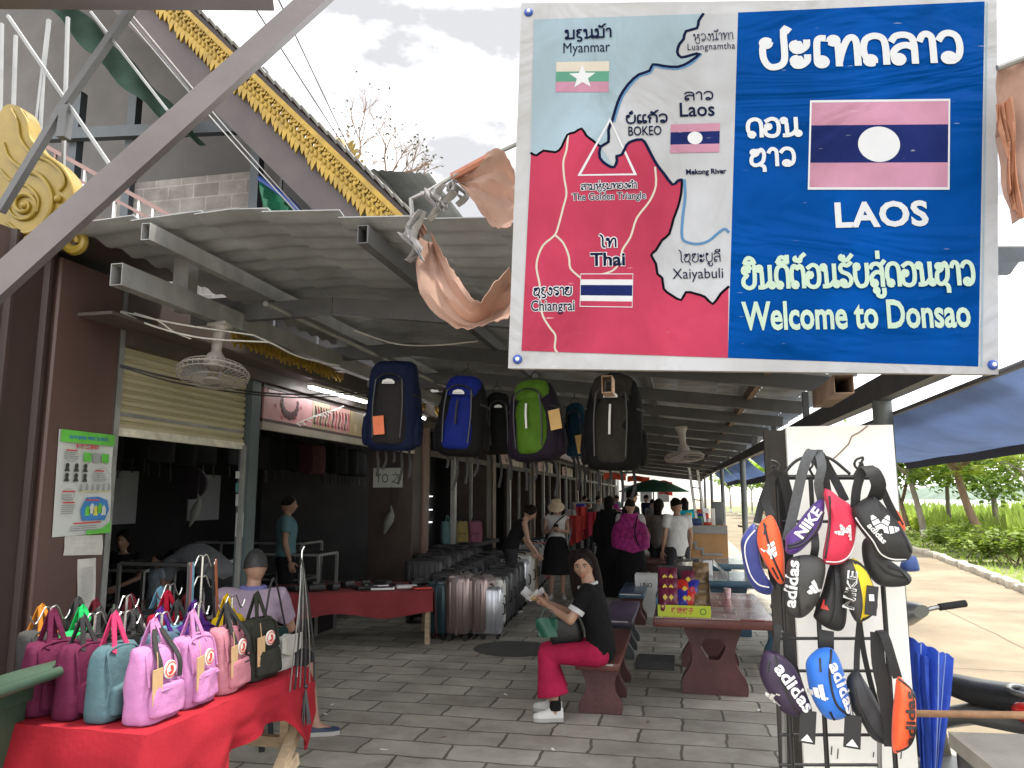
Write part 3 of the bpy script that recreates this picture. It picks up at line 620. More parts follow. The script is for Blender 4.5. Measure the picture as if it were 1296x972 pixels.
# ================================================================ Lao lettering drawn as strokes
def loop(cx, cy, r=.11, a0=90, turn=330, k=9):
    return [(cx + r * math.cos(R(a0 + turn * i / k)), cy + r * math.sin(R(a0 + turn * i / k))) for i in range(k + 1)]
LAO = {
 'ກ': (.78, [[(.14, 0), (.14, .42), (.24, .56), (.04, .72), (.14, .93), (.38, 1), (.6, .9), (.66, .6), (.66, 0)]]),
 'ຄ': (.8, [loop(.32, .42) + [(.2, .25), (.16, .0)], [(.16, 0), (.08, .5), (.16, .88), (.4, 1), (.62, .88), (.68, .5), (.68, 0)]]),
 'ງ': (.62, [loop(.36, .85, .1, 180) + [(.5, .75), (.5, .3), (.38, .02), (.22, .12), (.04, .42)]]),
 'ຊ': (.78, [loop(.2, .82, .1, 0) + [(.3, .95), (.34, .7), (.12, .55), (.08, .22), (.2, .04), (.4, .08), (.58, .3), (.62, .75), (.5, .98), (.4, .82)], [(.4, .1), (.6, -.06), (.62, -.32)]]),
 'ດ': (.78, [loop(.24, .12, .11, -20, 330) + [(.12, .25), (.07, .55), (.15, .88), (.38, 1), (.6, .9), (.67, .6), (.67, 0)]]),
 'ຕ': (.8, [loop(.24, .12, .11, -20, 330) + [(.12, .25), (.07, .6), (.14, .9), (.26, .98), (.38, .84), (.5, .98), (.63, .86), (.68, .55), (.68, 0)]]),
 'ທ': (.86, [loop(.13, .88, .1, 180, -330) + [(.22, .8), (.25, .5), (.25, 0)], [(.25, .05), (.34, .45), (.5, .88), (.64, .98), (.74, .85), (.76, .5), (.76, 0)]]),
 'ນ': (.9, [loop(.13, .88, .1, 180, -330) + [(.22, .8), (.25, .4), (.26, .06)], [(.1, .03), (.3, .03), (.5, .12), (.66, .3)], [(.66, 1), (.66, .25)] , loop(.74, .12, .1, 140, 360)]),
 'ບ': (.78, [loop(.16, .88, .1, 0, -330) + [(.08, .8), (.07, .35), (.2, .05), (.38, 0), (.58, .1), (.66, .4), (.66, 1)]]),
 'ປ': (.82, [loop(.16, .88, .1, 0, -330) + [(.08, .8), (.07, .35), (.2, .05), (.38, 0), (.58, .1), (.66, .4), (.66, 1.34), (.8, 1.3)]]),
 'ມ': (.86, [loop(.13, .88, .1, 180, -330) + [(.22, .8), (.25, .4), (.25, .12)], loop(.15, .1, .1, 0, 360), [(.25, .04), (.68, .04)], [(.7, 1), (.7, 0)]]),
 'ຍ': (.78, [loop(.34, .88, .1, 0, 300) + [(.14, .95), (.08, .72), (.28, .58), (.1, .42), (.09, .15), (.36, 0), (.6, .12), (.66, .4), (.66, 1)]]),
 'ຣ': (.7, [[(.58, .98), (.28, 1), (.08, .84), (.2, .64), (.48, .52), (.58, .28), (.5, .08)] + loop(.4, .12, .1, 0, -300)]),
 'ຮ': (.74, [[(.62, 1.08), (.42, .94), (.2, 1), (.07, .84), (.16, .66), (.46, .54), (.6, .3), (.48, .06), (.22, .02)] + loop(.18, .16, .11, -90, -300)]),
 'ລ': (.78, [[(.07, .8), (.18, .96), (.4, 1), (.6, .9), (.66, .6), (.66, 0)], [(.66, .5), (.48, .62), (.26, .58), (.1, .4), (.1, .2)] + loop(.22, .12, .11, 180, 330)]),
 'ວ': (.72, [[(.06, .78), (.18, .96), (.36, 1), (.54, .86), (.6, .5), (.54, .15), (.38, 0)] + loop(.28, .12, .12, -60, -320)]),
 'ສ': (.8, [[(.07, .8), (.18, .96), (.4, 1), (.58, .9), (.64, .6), (.64, 0)], [(.64, .5), (.48, .62), (.26, .58), (.1, .4), (.1, .2)] + loop(.22, .12, .11, 180, 330), [(.52, .86), (.78, 1.12)]]),
 'ຫ': (.92, [loop(.13, .88, .1, 180, -330) + [(.22, .8), (.25, .4), (.25, 0)], [(.25, .05), (.36, .4), (.56, .52), (.58, .78)] + loop(.66, .86, .1, 200, -340), [(.6, .55), (.78, .4), (.78, 0)]]),
 'ອ': (.78, [loop(.2, .55, .1, 90, 330) + [(.08, .42), (.1, .12), (.36, 0), (.6, .12), (.67, .5), (.6, .88), (.36, 1), (.1, .86)]]),
 'ຽ': (.6, [[(.44, .98), (.2, .98), (.08, .8), (.3, .68), (.1, .5), (.14, .2), (.36, .1), (.46, -.1), (.34, -.3), (.12, -.24)]]),
 'ະ': (.64, [loop(.16, .74, .1, 90, 320) + [(.07, .62), (.25, .56), (.44, .72), (.46, .9)], loop(.16, .2, .1, 90, 320) + [(.07, .08), (.25, .02), (.44, .18), (.46, .36)]]),
 'າ': (.5, [[(.04, .78), (.12, .95), (.24, 1), (.36, .88), (.38, .6), (.38, 0)]]),
 'ເ': (.42, [[(.3, .98), (.18, .98), (.1, .85), (.08, .3)] + loop(.2, .13, .12, 180, 340)]),
 'ແ': (.8, [[(.3, .98), (.18, .98), (.1, .85), (.08, .3)] + loop(.2, .13, .12, 180, 340), [(.68, .98), (.56, .98), (.48, .85), (.46, .3)] + loop(.58, .13, .12, 180, 340)]),
 'ໄ': (.5, [[(.42, .02), (.3, .05), (.24, .25), (.24, .95), (.18, 1.25), (.02, 1.42)]]),
 'ິ': (0, [[(-.62, 1.14), (-.5, 1.34), (-.36, 1.38), (-.2, 1.3), (-.12, 1.14)], [(-.62, 1.14), (-.12, 1.14)]]),
 'ີ': (0, [[(-.62, 1.14), (-.5, 1.34), (-.36, 1.38), (-.2, 1.3), (-.12, 1.14)], [(-.62, 1.14), (-.12, 1.14)], [(-.12, 1.14), (-.12, 1.44)]]),
 'ັ': (0, [loop(-.56, 1.3, .08, 90, 330) + [(-.5, 1.18), (-.3, 1.2), (-.06, 1.42)]]),
 '້': (0, [loop(-.46, 1.28, .07, 90, 300) + [(-.38, 1.2), (-.26, 1.18), (-.2, 1.36), (-.02, 1.5)]]),
 '໊': (0, [[(-.4, 1.2), (-.2, 1.5)]]), '່': (0, [[(-.34, 1.26), (-.34, 1.54)]]),
 'ໍ': (0, [loop(-.4, 1.28, .1, 90, 360)]),
 'ູ': (0, [loop(-.5, -.2, .08, 0, 330) + [(-.42, -.2), (-.44, -.42), (-.24, -.48), (-.12, -.36), (-.12, -.14)]]),
 'ຼ': (0, [[(-.6, -.12), (-.5, -.34), (-.3, -.34), (-.16, -.16)]]),
 'ຳ': (.5, [loop(-.16, 1.28, .1, 90, 360), [(.04, .78), (.12, .95), (.24, 1), (.36, .88), (.38, .6), (.38, 0)]]),
 ' ': (.4, []),
}
def lao(mb, body, o, ux, uy, w, h, stroke=.16, mi=0):
    """Lao text centred on o; w is its full width, h the height of a plain letter"""
    adv = sum(LAO[c][0] for c in body); k = w / max(.1, adv - .1); x = -adv / 2 + .05; up = h; lift = 0.
    o = V(o)
    for c in body:
        a, ps = LAO[c]
        for p in ps:
            pp = [((x + q[0]) * k, (q[1] - .5) * up) for q in p]
            mb.ribbon2(pp, stroke * min(k, up), o + V(ux).cross(V(uy)) * lift, ux, uy, mi, 3, False, 1.5e-5); lift += .0002
        x += a
    return mb
# ================================================================ the big welcome sign
S_BL = PY(643, 466, 2.9)
sux = V((math.cos(R(8.7)), math.sin(R(8.7)), 0)); suy = Z0; sn = sux.cross(suy).normalized()   # towards the camera
def sp(px, py):
    """photo pixel -> place on the sign's board, in metres right and up from its lower left corner"""
    r = ray(px, py); t = (S_BL - EYEV).dot(sn) / r.dot(sn); d = EYEV + r * t - S_BL
    return (d.dot(sux), d.z)
QUAD = [sp(643, 466), sp(1264, 474), sp(1262, -3), sp(660, 4)]; SW = QUAD[1][0]; SH = (QUAD[2][1] + QUAD[3][1]) / 2
sign = thing('welcome_sign', 'large blue, red and white banner sign with map and flags hung from the canopy', 'sign', tuple(S_BL))
sign.rotation_euler = (0, 0, math.atan2(sux.y, sux.x))
def so(lift): return S_BL + sn * (lift * .6)
m_sw = wrinkle_mat('banner_white', (.34, .345, .365), .5, .5, .06, (1, 1, 1))
m_sblue = wrinkle_mat('banner_blue', (.0, .042, .20), .5, .6, .13, (.5, 1, 1.6), spec=.02)
m_sred = wrinkle_mat('banner_red', (.295, .032, .066), .5, .45, .1, (1, 1, .7), spec=.02)
m_spale = wrinkle_mat('banner_pale_blue', (.215, .285, .335), .45, .5, .05, (1, 1, .7))
m_sgrey = wrinkle_mat('banner_map_grey', (.31, .32, .345), .45, .5, .05, (1, 1, .7))
m_pinkp = wrinkle_mat('banner_pink', (.33, .165, .235), .45, .5, .1, (1, 1, 1))
m_navy = wrinkle_mat('banner_navy', (.009, .015, .08), .42, .5, .12, (1, 1, 1))
m_ink = M('banner_ink', (.005, .008, .026), .8, 0, .1, spec=.02)
m_inkb = M('banner_black_line', (.004, .004, .006), .8, 0, .1, spec=.02)
m_river = M('banner_river_blue', (.012, .09, .20), .45, 0, .1)
m_cream = M('banner_cream', (.32, .29, .235), .5, 0, .08)
m_mint = M('banner_mint', (.28, .37, .29), .45, 0, .06)
m_letter = M('banner_white_letter', (.36, .37, .385), .45, 0, .05)
m_green = M('banner_green', (.01, .13, .07), .45, 0, .08)
m_frame = M('sign_frame_wood', (.28, .26, .23), .8, 0, .3, 6)
MB().prism([(a * .995 + .004, b * .995 + .004) for a, b in QUAD], so(-.009), sux, suy, sn * -.05).build('frame', m_frame, sign, 0)
MB().prism(QUAD, so(-.008), sux, suy, sn * .0048).build('banner', m_sw, sign, 0)
def fl(px, lift, name, m): return MB().flat([sp(*p) for p in px], so(lift), sux, suy).build(name, m, sign, 0)
fl([(921, 453), (1238, 464), (1246, 2), (934, 16)], .002, 'blue_field', m_sblue)
fl([(676, 25), (934, 17), (921, 453), (660, 444)], .002, 'grey_map_field', m_sgrey)
border_n = [(890, 18), (884, 27), (882, 36), (868, 40), (865, 50), (860, 56), (857, 66), (862, 73), (875, 70), (886, 68), (872, 79), (858, 85), (840, 84), (826, 82), (822, 90), (808, 95), (795, 107), (785, 122), (779, 138), (775, 152), (770, 165), (770, 180), (760, 186), (759, 200), (768, 209), (777, 212), (781, 203), (780, 198), (787, 196)]
border_t = [(672, 194), (679, 197), (688, 191), (703, 193), (711, 186), (718, 171), (727, 168), (736, 163), (742, 172), (750, 178), (760, 186)]
border_e = [(787, 196), (793, 184), (800, 179), (812, 177), (818, 184), (824, 196), (832, 210), (840, 220), (851, 234), (858, 229), (863, 228), (862, 245), (858, 262), (852, 278), (847, 296), (838, 304), (830, 317), (824, 323), (830, 334), (832, 347), (838, 352), (840, 366), (850, 374), (862, 380), (868, 370), (880, 372), (892, 376), (902, 385), (912, 372), (922, 363)]
fl([(676, 25), (889, 18)] + border_n[1:26] + [(760, 200), (759, 186)][1:] + border_t[::-1][1:], .0035, 'myanmar_field', m_spale)
fl(border_t + border_n[23:] + border_e[1:] + [(921, 453), (660, 444)], .0037, 'thai_field', m_sred)
def ln(px, w, lift, name, m, sm=3, closed=False): return MB().ribbon2([sp(*p) for p in px], w, so(lift), sux, suy, 0, sm, closed, 1e-5).build(name, m, sign, 0)
ln([(887, 69), (874, 81), (858, 87), (840, 86), (828, 84), (823, 92), (809, 97), (797, 109), (787, 124), (781, 140), (777, 154)], .011, .0042, 'river_line', m_river)
ln(border_n + border_e[1:11], .012, .0046, 'river_border', m_ink, 2)
ln(border_t, .010, .0046, 'thai_border', m_inkb, 2); ln(border_e[10:], .010, .0046, 'east_border', m_inkb, 2)
ln([(866, 228), (867, 250), (864, 275), (863, 300), (870, 307), (884, 309), (897, 305), (908, 296), (917, 290), (922, 294)], .011, .0046, 'river_line', m_river)
ln([(719, 171), (717, 190), (713, 205), (714, 225), (717, 245), (713, 262), (707, 285), (702, 298), (688, 310), (681, 325), (679, 340), (683, 360), (684, 382), (687, 400), (696, 415), (703, 425), (702, 440), (705, 446)], .008, .0046, 'road_line', m_cream)
ln([(703, 298), (713, 308), (720, 325), (722, 340), (735, 352)], .008, .0046, 'road_line', m_cream)
ln([(829, 212), (830, 235), (822, 255), (806, 276), (798, 300), (788, 316), (785, 330), (775, 343), (752, 350)], .008, .0046, 'road_line', m_cream)
ln([(772, 152), (733, 222), (804, 221)], .016, .0052, 'golden_triangle', m_letter, 0, True)
def flag(px, rows, name):
    """px: corners tl,tr,br,bl"""
    tl, tr, br, bl = [V((*sp(*p), 0)) for p in px]; tot = sum(h for h, m in rows); y = 0; mats = []; mb = MB()
    for h, m in rows:
        a0, a1 = y / tot, (y + h) / tot; y += h
        if m not in mats: mats.append(m)
        q = [tl.lerp(bl, a1), tr.lerp(br, a1), tr.lerp(br, a0), tl.lerp(bl, a0)]
        mb.flat([(p.x, p.y) for p in q], so(.0056), sux, suy, mats.index(m))
    return mb, mats, (tl, tr, br, bl)
mb, ms, c = flag([(704, 79), (771, 78), (770, 117), (703, 117)], [(1, m_cream), (1.05, m_green), (1.05, m_pinkp)], 'm'); fo = mb.build('myanmar_flag', ms, sign, 0)
cc = V((*sp(737, 98), 0)); rr = .055
MB().flat([(cc.x + (rr if k % 2 == 0 else rr * .42) * math.sin(k * math.pi / 5) * 1.05, cc.y + (rr if k % 2 == 0 else rr * .42) * math.cos(k * math.pi / 5)) for k in range(10)], so(.0066), sux, suy).build('star', m_letter, fo, 0)
def laoflag(px, rad, edge):
    mb, ms, c = flag(px, [(1, m_pinkp), (1.55, m_navy), (1.05, m_pinkp)], 'l'); fo = mb.build('lao_flag', ms, sign, 0)
    m = (c[0] + c[1] + c[2] + c[3]) / 4
    MB().flat([(m.x + rad * math.cos(k * math.pi / 20), m.y + rad * .92 * math.sin(k * math.pi / 20)) for k in range(40)], so(.0066), sux, suy).build('disc', m_letter, fo, 0)
    if edge: MB().ribbon2([(p.x, p.y) for p in c], .012, so(.0064), sux, suy, 0, 0, True).build('flag_edge', m_letter, fo, 0)
laoflag([(849, 158), (911, 156), (910, 193), (848, 194)], .030, False)
laoflag([(1026, 129), (1201, 127), (1200, 239), (1023, 239)], .082, True)
mb, ms, c = flag([(735, 347), (801, 347), (800, 389), (734, 388)], [(1, m_sred), (1, m_letter), (1.9, m_navy), (1, m_letter), (1, m_sred)], 't'); fo = mb.build('thai_flag', ms, sign, 0)
MB().ribbon2([(p.x, p.y) for p in c], .004, so(.0064), sux, suy, 0, 0, True).build('flag_edge', m_letter, fo, 0)
def wtext(body, x0, x1, y0, y1, m, bold=0., name='lettering', halo=None, sp_=1.):
    """Latin words between photo columns x0..x1, rows y0 (top)..y1 (bottom)"""
    a, b = sp((x0 + x1) / 2, (y0 + y1) / 2); l_, r_ = sp(x0, (y0 + y1) / 2), sp(x1, (y0 + y1) / 2); t_, b_ = sp((x0 + x1) / 2, y0), sp((x0 + x1) / 2, y1)
    o = so(.0074) + sux * a + suy * b
    if halo: MB().text(body, o - sn * .0009, sux, suy, (r_[0] - l_[0]) * 1.02, (t_[1] - b_[1]) * 1.1, 0, bold + .05, sp_).build(name + '_outline', halo, sign, 0)
    return MB().text(body, o, sux, suy, r_[0] - l_[0], t_[1] - b_[1], 0, bold, sp_).build(name, m, sign, 0)
def ltext(body, x0, x1, y0, y1, m, stroke=.2, name='lao_lettering', halo=None):
    a, b = sp((x0 + x1) / 2, (y0 + y1) / 2); l_, r_ = sp(x0, (y0 + y1) / 2), sp(x1, (y0 + y1) / 2); t_, b_ = sp((x0 + x1) / 2, y0), sp((x0 + x1) / 2, y1)
    o = so(.0074) + sux * a + suy * b; mb = MB(); mo = []
    if halo: lao(mb, body, o - sn * .0009, sux, suy, r_[0] - l_[0], t_[1] - b_[1], stroke + .24); mb.build(name + '_outline', halo, sign, 0); mb = MB()
    lao(mb, body, o, sux, suy, r_[0] - l_[0], t_[1] - b_[1], stroke); return mb.build(name, m, sign, 0)
ltext('ປະເທດລາວ', 961, 1214, 47, 82, m_letter, .23); ltext('ດອນ', 944, 1011, 151, 173, m_letter, .22); ltext('ຊາວ', 948, 1005, 189, 210, m_letter, .22)
wtext('LAOS', 1056, 1174, 255, 288, m_letter, .035, sp_=1.05)
ltext('ຍິນດີຕ້ອນຮັບສູ່ດອນຊາວ', 937, 1229, 335, 363, m_mint, .22); wtext('Welcome to Donsao', 937, 1226, 380, 417, m_mint, .028)
ltext('ມຽນມ້າ', 715, 773, 38, 49, m_ink, .2); wtext('Myanmar', 713, 772, 54, 71, m_ink)
ltext('ຫຼວງນ້ຳທາ', 877, 927, 43, 52, m_ink, .1); wtext('Luangnamtha', 870, 930, 55, 66, m_ink, 0, sp_=1.1)
ltext('ລາວ', 865, 902, 117, 127, m_ink, .17); wtext('Laos', 860, 904, 130, 148, m_ink, .012)
ltext('ບໍ່ແກ້ວ', 792, 844, 146, 156, m_ink, .22); wtext('BOKEO', 795, 837, 160, 172, m_ink, .012)
wtext('Mekong River', 868, 919, 214, 223, m_ink, .03); ltext('ສາມຫຼ່ຽມທອງຄຳ', 735, 805, 233, 240, m_ink, .18, halo=m_letter)
wtext('The Golden Triangle', 724, 817, 244, 256, m_ink, .01, halo=m_letter)
ltext('ໄທ', 759, 779, 302, 313, m_ink, .2, halo=m_letter); wtext('Thai', 747, 791, 320, 337, m_ink, .025, halo=m_letter)
ltext('ຊຽງຣາຍ', 675, 723, 364, 374, m_ink, .18, halo=m_letter); wtext('Chiangrai', 672, 727, 380, 398, m_ink, .008, halo=m_letter)
ltext('ໄຊຍະບູລີ', 859, 911, 321, 332, m_ink, .11); wtext('Xaiyabuli', 851, 915, 340, 357, m_ink)
for x0, y0 in ((669, 16), (655, 455), (1256, 462)):
    p = sp(x0, y0); mb = MB(); o = so(.001) + sux * p[0] + suy * p[1]; ax = Matrix((sux, suy, sn)).transposed()
    mb.lathe([(.019, 0), (.019, .004), (.013, .012), (.001, .014)], o, 16, 0, ax); mb.lathe([(.008, .0135), (.007, .018), (.001, .019)], o, 8, 1, ax)
    mb.build('bolt_cap', [M('blue_plastic_cap', (.02, .06, .28), .4), m_white], sign)
p = sp(1245, 2); q = sp(1238, 464)
MB().ribbon2([sp(1249, 3), sp(1242, 464)], .006, so(.003), sux, suy).build('border_line', m_spale, sign, 0)
for px, h in ((1068, .5), (768, .14)):                                       # tube stubs behind the sign's foot
    a = PY(px, 486, 3.2); MB().hollow(a, a + V((0, h, .0)), .075 if px > 1000 else .045, .075).build('support_tube', m_rust, sign, 0)
# ================================================================ torn tarpaulins
m_orange = M('faded_orange_tarp', (.40, .26, .205), .8, 0, .22, 3.5, .3, 25, trans=.45)
m_greytarp = M('grey_torn_plastic', (.34, .33, .33), .7, 0, .3, 6, .3, 20, trans=.3)
tp = thing('torn_tarp', 'torn faded orange tarpaulin drooping in a loop left of the sign', 'tarpaulin', tuple(PY(600, 330, 3.1)))
def edge_sheet(A, B, Y, t=.004, dy=.1):
    """cloth between two photo outlines A and B at about distance Y, with folds in depth"""
    a = catmull([PY(x, y, Y) for x, y in A], 6); b = catmull([PY(x, y, Y) for x, y in B], 6); n = min(len(a), len(b)) - 1
    def fn(u, v):
        i = min(int(u * n + .5), n); p = a[i].lerp(b[i], v)
        return p + V((0, dy * (math.sin(v * math.pi) * .8 + .5 * math.sin(u * 8 + v * 2.5)) + .012 * math.sin(v * 19 + u * 5), .004 * noise.noise(p * 14) + (.016 * noise.noise(V((u * 23, v * 3, Y * 9))) if v in (0, 1) else 0)))
    return MB().sheet(n, 10, fn, t)
edge_sheet([(545, 294), (556, 318), (580, 352), (608, 385), (628, 356), (642, 335)], [(524, 296), (530, 345), (540, 385), (575, 412), (615, 408), (646, 408)], 3.1).build('hanging_loop', m_orange, tp)
edge_sheet([(572, 224), (600, 208), (632, 190), (650, 214)], [(574, 225), (597, 252), (622, 284), (648, 290)], 3.05, dy=.04).build('upper_flap', m_orange, tp)
MB().tube([PY(523, 296, 3.1), PY(520, 252, 3.1), PY(545, 241, 3.1), PY(575, 222, 3.05), PY(632, 192, 3.05), PY(668, 176, 3.1)], .011, 7).build('bent_rod', m_steel2, tp)
MB().tube([PY(572, 224, 3.06), PY(600, 209, 3.05), PY(632, 192, 3.05)], .019, 7).build('wrapped_edge', M('tarp_hem_rust', (.28, .11, .07), .8), tp)
rg = MB(); rnd = random.Random(5)
for x, y, w, h in ((556, 236, .07, .10), (566, 232, .05, .13), (545, 240, .04, .14), (575, 230, .04, .08), (524, 268, .05, .2), (520, 292, .07, .14), (530, 270, .03, .22), (583, 232, .02, .1)):
    o = PY(x, y, 3.06)
    rg.sheet(4, 6, lambda u, v: o + V(((u - .5) * w * (1 - v * .75) + .03 * math.sin(v * 5 + x), .03 * math.sin(u * 6 + v * 4), -h * v)), .002)
rg.build('rags', m_greytarp, tp)
ph = edge_sheet([(528, 268), (540, 292)], [(524, 300), (526, 305)], 3.09, dy=.02).build('small_fold', m_orange, tp)
tp2 = thing('torn_tarp', 'faded orange tarpaulin rag hanging beyond the right edge of the sign', 'tarpaulin', tuple(PY(1290, 180, 3.0)))
edge_sheet([(1263, 84), (1310, 64), (1350, 60)], [(1284, 282), (1302, 276), (1340, 268)], 3.0, dy=.06).build('hanging_rag', m_orange, tp2)
edge_sheet([(1262, 130), (1272, 190), (1280, 240)], [(1282, 120), (1286, 190), (1292, 280)], 2.97, dy=.03).build('fold', M('bright_orange_tarp', (.45, .22, .13), .8, 0, .2, 3, trans=.4), tp2)
MB().tube([PY(1262, 86, 3.0), PY(1360, 50, 3.0)], .012, 7).build('rod', m_steel2, tp2)
# ================================================================ poster and papers on the pillar
XP = FX + .002
def pp(px, py, lift=0.): return PX(px, py, XP + lift)
m_paper = M('poster_paper', (.50, .52, .50), .5, 0, .05)
m_pg = M('poster_green', (.10, .42, .05), .5, 0, .25, 6); m_pr = M('poster_red', (.5, .05, .06), .5); m_pk = M('poster_black', (.03, .03, .03), .5); m_pb = M('poster_blue', (.03, .16, .40), .5, 0, .2); m_pgrey = M('poster_grey', (.25, .26, .26), .5); m_py = M('poster_yellow', (.55, .50, .08), .5)
c4 = [pp(66, 680, .006), pp(137, 674, .006), pp(143, 551, .006), pp(75, 543, .006)]
po = thing('health_poster', 'white poster with green header, pictures and red Chinese headline on the brown pillar', 'poster', tuple(c4[0]))
MB().sheet(8, 12, lambda u, v: c4[0].lerp(c4[1], u).lerp(c4[3].lerp(c4[2], u), v) + V((.006 * math.sin(v * 7) * u + .008 * (u > .9) * v, 0, 0)), .002).build('paper', m_paper, po)
def pq(u, v, lift=.016): return c4[0].lerp(c4[1], u).lerp(c4[3].lerp(c4[2], u), v) + V((lift, 0, 0))
pux = (c4[1] - c4[0]).normalized(); puy = Z0; PWd = (c4[1] - c4[0]).length
def pr(u0, v0, u1, v1, name, m, lift=.016): return MB().add([pq(u0, v0, lift), pq(u1, v0, lift), pq(u1, v1, lift), pq(u0, v1, lift)], [(0, 1, 2, 3)]).build(name, m, po, 0)
pr(0, .885, 1, 1, 'green_header', m_pg); pr(.55, .0, 1, .05, 'green_foot', m_pg); MB().add([pq(.5, .0, .0165), pq(1, .0, .0165), pq(1, .12, .0165), pq(.8, .04, .0165)], [(0, 1, 2, 3)]).build('green_swoosh', m_pg, po, 0)
MB().text('洁净家园 预防登革热', pq(.5, .94, .018), pux, puy, PWd * .72, .022, 0, .02).build('headline', m_pb, po, 0)
MB().text('预防登革热', pq(.48, .855, .018), pux, puy, PWd * .42, .03, 0, .04).build('red_headline', m_pr, po, 0)
for k, m in enumerate((m_pg, m_pgrey, m_pg)): pr(.42 + .17 * k, .71, .56 + .17 * k, .80, 'photo', m)
b = MB()
for k in range(6):
    u, v = .14 + .16 * (k % 3), .655 - .095 * (k // 3)
    o = pq(u, v, .0175); b.flat([(.016 * math.cos(t * .524), .016 * math.sin(t * .524) + .006) for t in range(12)], o, pux, puy); b.flat([(-.022, -.03), (.022, -.03), (.013, -.008), (-.013, -.008)], o, pux, puy)
b.build('figure_pictures', m_pk, po, 0)
b = MB(); rnd = random.Random(2)
for (u0, u1, v0, n) in ((.07, .33, .79, 4), (.62, .9, .60, 5), (.08, .28, .385, 3), (.08, .34, .29, 5), (.25, .75, .085, 3)):
    for k in range(n):
        e = u1 - rnd.uniform(0, .06); v = v0 - .019 * k; b.add([pq(u0, v - .004, .0175), pq(e, v - .004, .0175), pq(e, v + .004, .0175), pq(u0, v + .004, .0175)], [(0, 1, 2, 3)])
b.build('small_print', m_pgrey, po, 0)
b = MB()
for (u0, u1, v0) in ((.1, .3, .81), (.64, .82, .625), (.08, .3, .42), (.1, .3, .315), (.5, .75, .335), (.3, .8, .115)): b.add([pq(u0, v0 - .007, .0178), pq(u1, v0 - .007, .0178), pq(u1, v0 + .007, .0178), pq(u0, v0 + .007, .0178)], [(0, 1, 2, 3)])
b.build('red_print', m_pr, po, 0)
b = MB(); b.ribbon2([(.075 * math.cos(t) * 1.0 + .008 * math.sin(6 * t), .055 * math.sin(t) + .006 * math.cos(5 * t)) for t in [2 * math.pi * k / 24 for k in range(24)]], .004, pq(.77, .565, .0176), pux, puy, 0, 2, True); b.ribbon2([(.05 * math.cos(2 * math.pi * k / 16), .035 * math.sin(2 * math.pi * k / 16)) for k in range(16)], .003, pq(.2, .76, .0176), pux, puy, 0, 2, True); b.ribbon2([(.05 * math.cos(2 * math.pi * k / 16), .035 * math.sin(2 * math.pi * k / 16)) for k in range(16)], .003, pq(.18, .39, .0176), pux, puy, 0, 2, True); b.build('bubble_outline', m_pgrey, po, 0)
for k in range(6): MB().flat([(-.011, -.022), (.011, -.022), (.013, 0), (.004, .022), (-.006, .02)], pq(.4 + .105 * k, .46 + .006 * (k % 2), .0174), pux, puy).build('jar_picture', m_pgrey, po, 0)
pr(.36, .415, .94, .422, 'yellow_line', m_py)
MB().flat([(-.1, -.07), (.09, -.075), (.12, -.01), (.1, .05), (.02, .075), (-.08, .07), (-.12, .0)], pq(.68, .25, .0174), pux, puy).build('town_picture', m_pb, po, 0)
b = MB()
for k in range(5): b.flat([(-.02, -.03), (.02, -.03), (.02, .01 + .01 * (k % 2)), (0, .035), (-.02, .012)], pq(.54 + .075 * k, .23 + .02 * (k % 2), .0182), pux, puy, k % 3)
b.build('town_houses', [m_pg, m_paper, m_py], po, 0)
def paper(px, label, lines):
    q = [PX(x, y, XP + .004) for x, y in px]; t = thing('paper_notice', label, 'notice', tuple(q[0]))
    MB().sheet(6, 6, lambda u, v: q[0].lerp(q[1], u).lerp(q[3].lerp(q[2], u), v) + V((.004 * math.sin(u * 6 + v * 5), 0, 0)), .002).build('sheet', M('worn_paper', (.50, .49, .45), .7, 0, .12, 12), t)
    b = MB()
    for k in range(lines):
        v = .82 - .7 * k / lines; P = [q[0].lerp(q[1], u).lerp(q[3].lerp(q[2], u), v + dv) + V((.009, 0, 0)) for dv in (0, .008) for u in (.15, .8)]
        b.add(P, [(0, 1, 3, 2)])
    b.build('print_lines', M('faint_print', (.3, .3, .28), .7), t, 0)
paper([(80, 703), (129, 702), (130, 677), (83, 678)], 'short torn white paper taped right below the green headed poster', 3)
paper([(97, 776), (119, 770), (122, 706), (99, 708)], 'narrow tall white paper strip taped lowest on the brown pillar', 22)
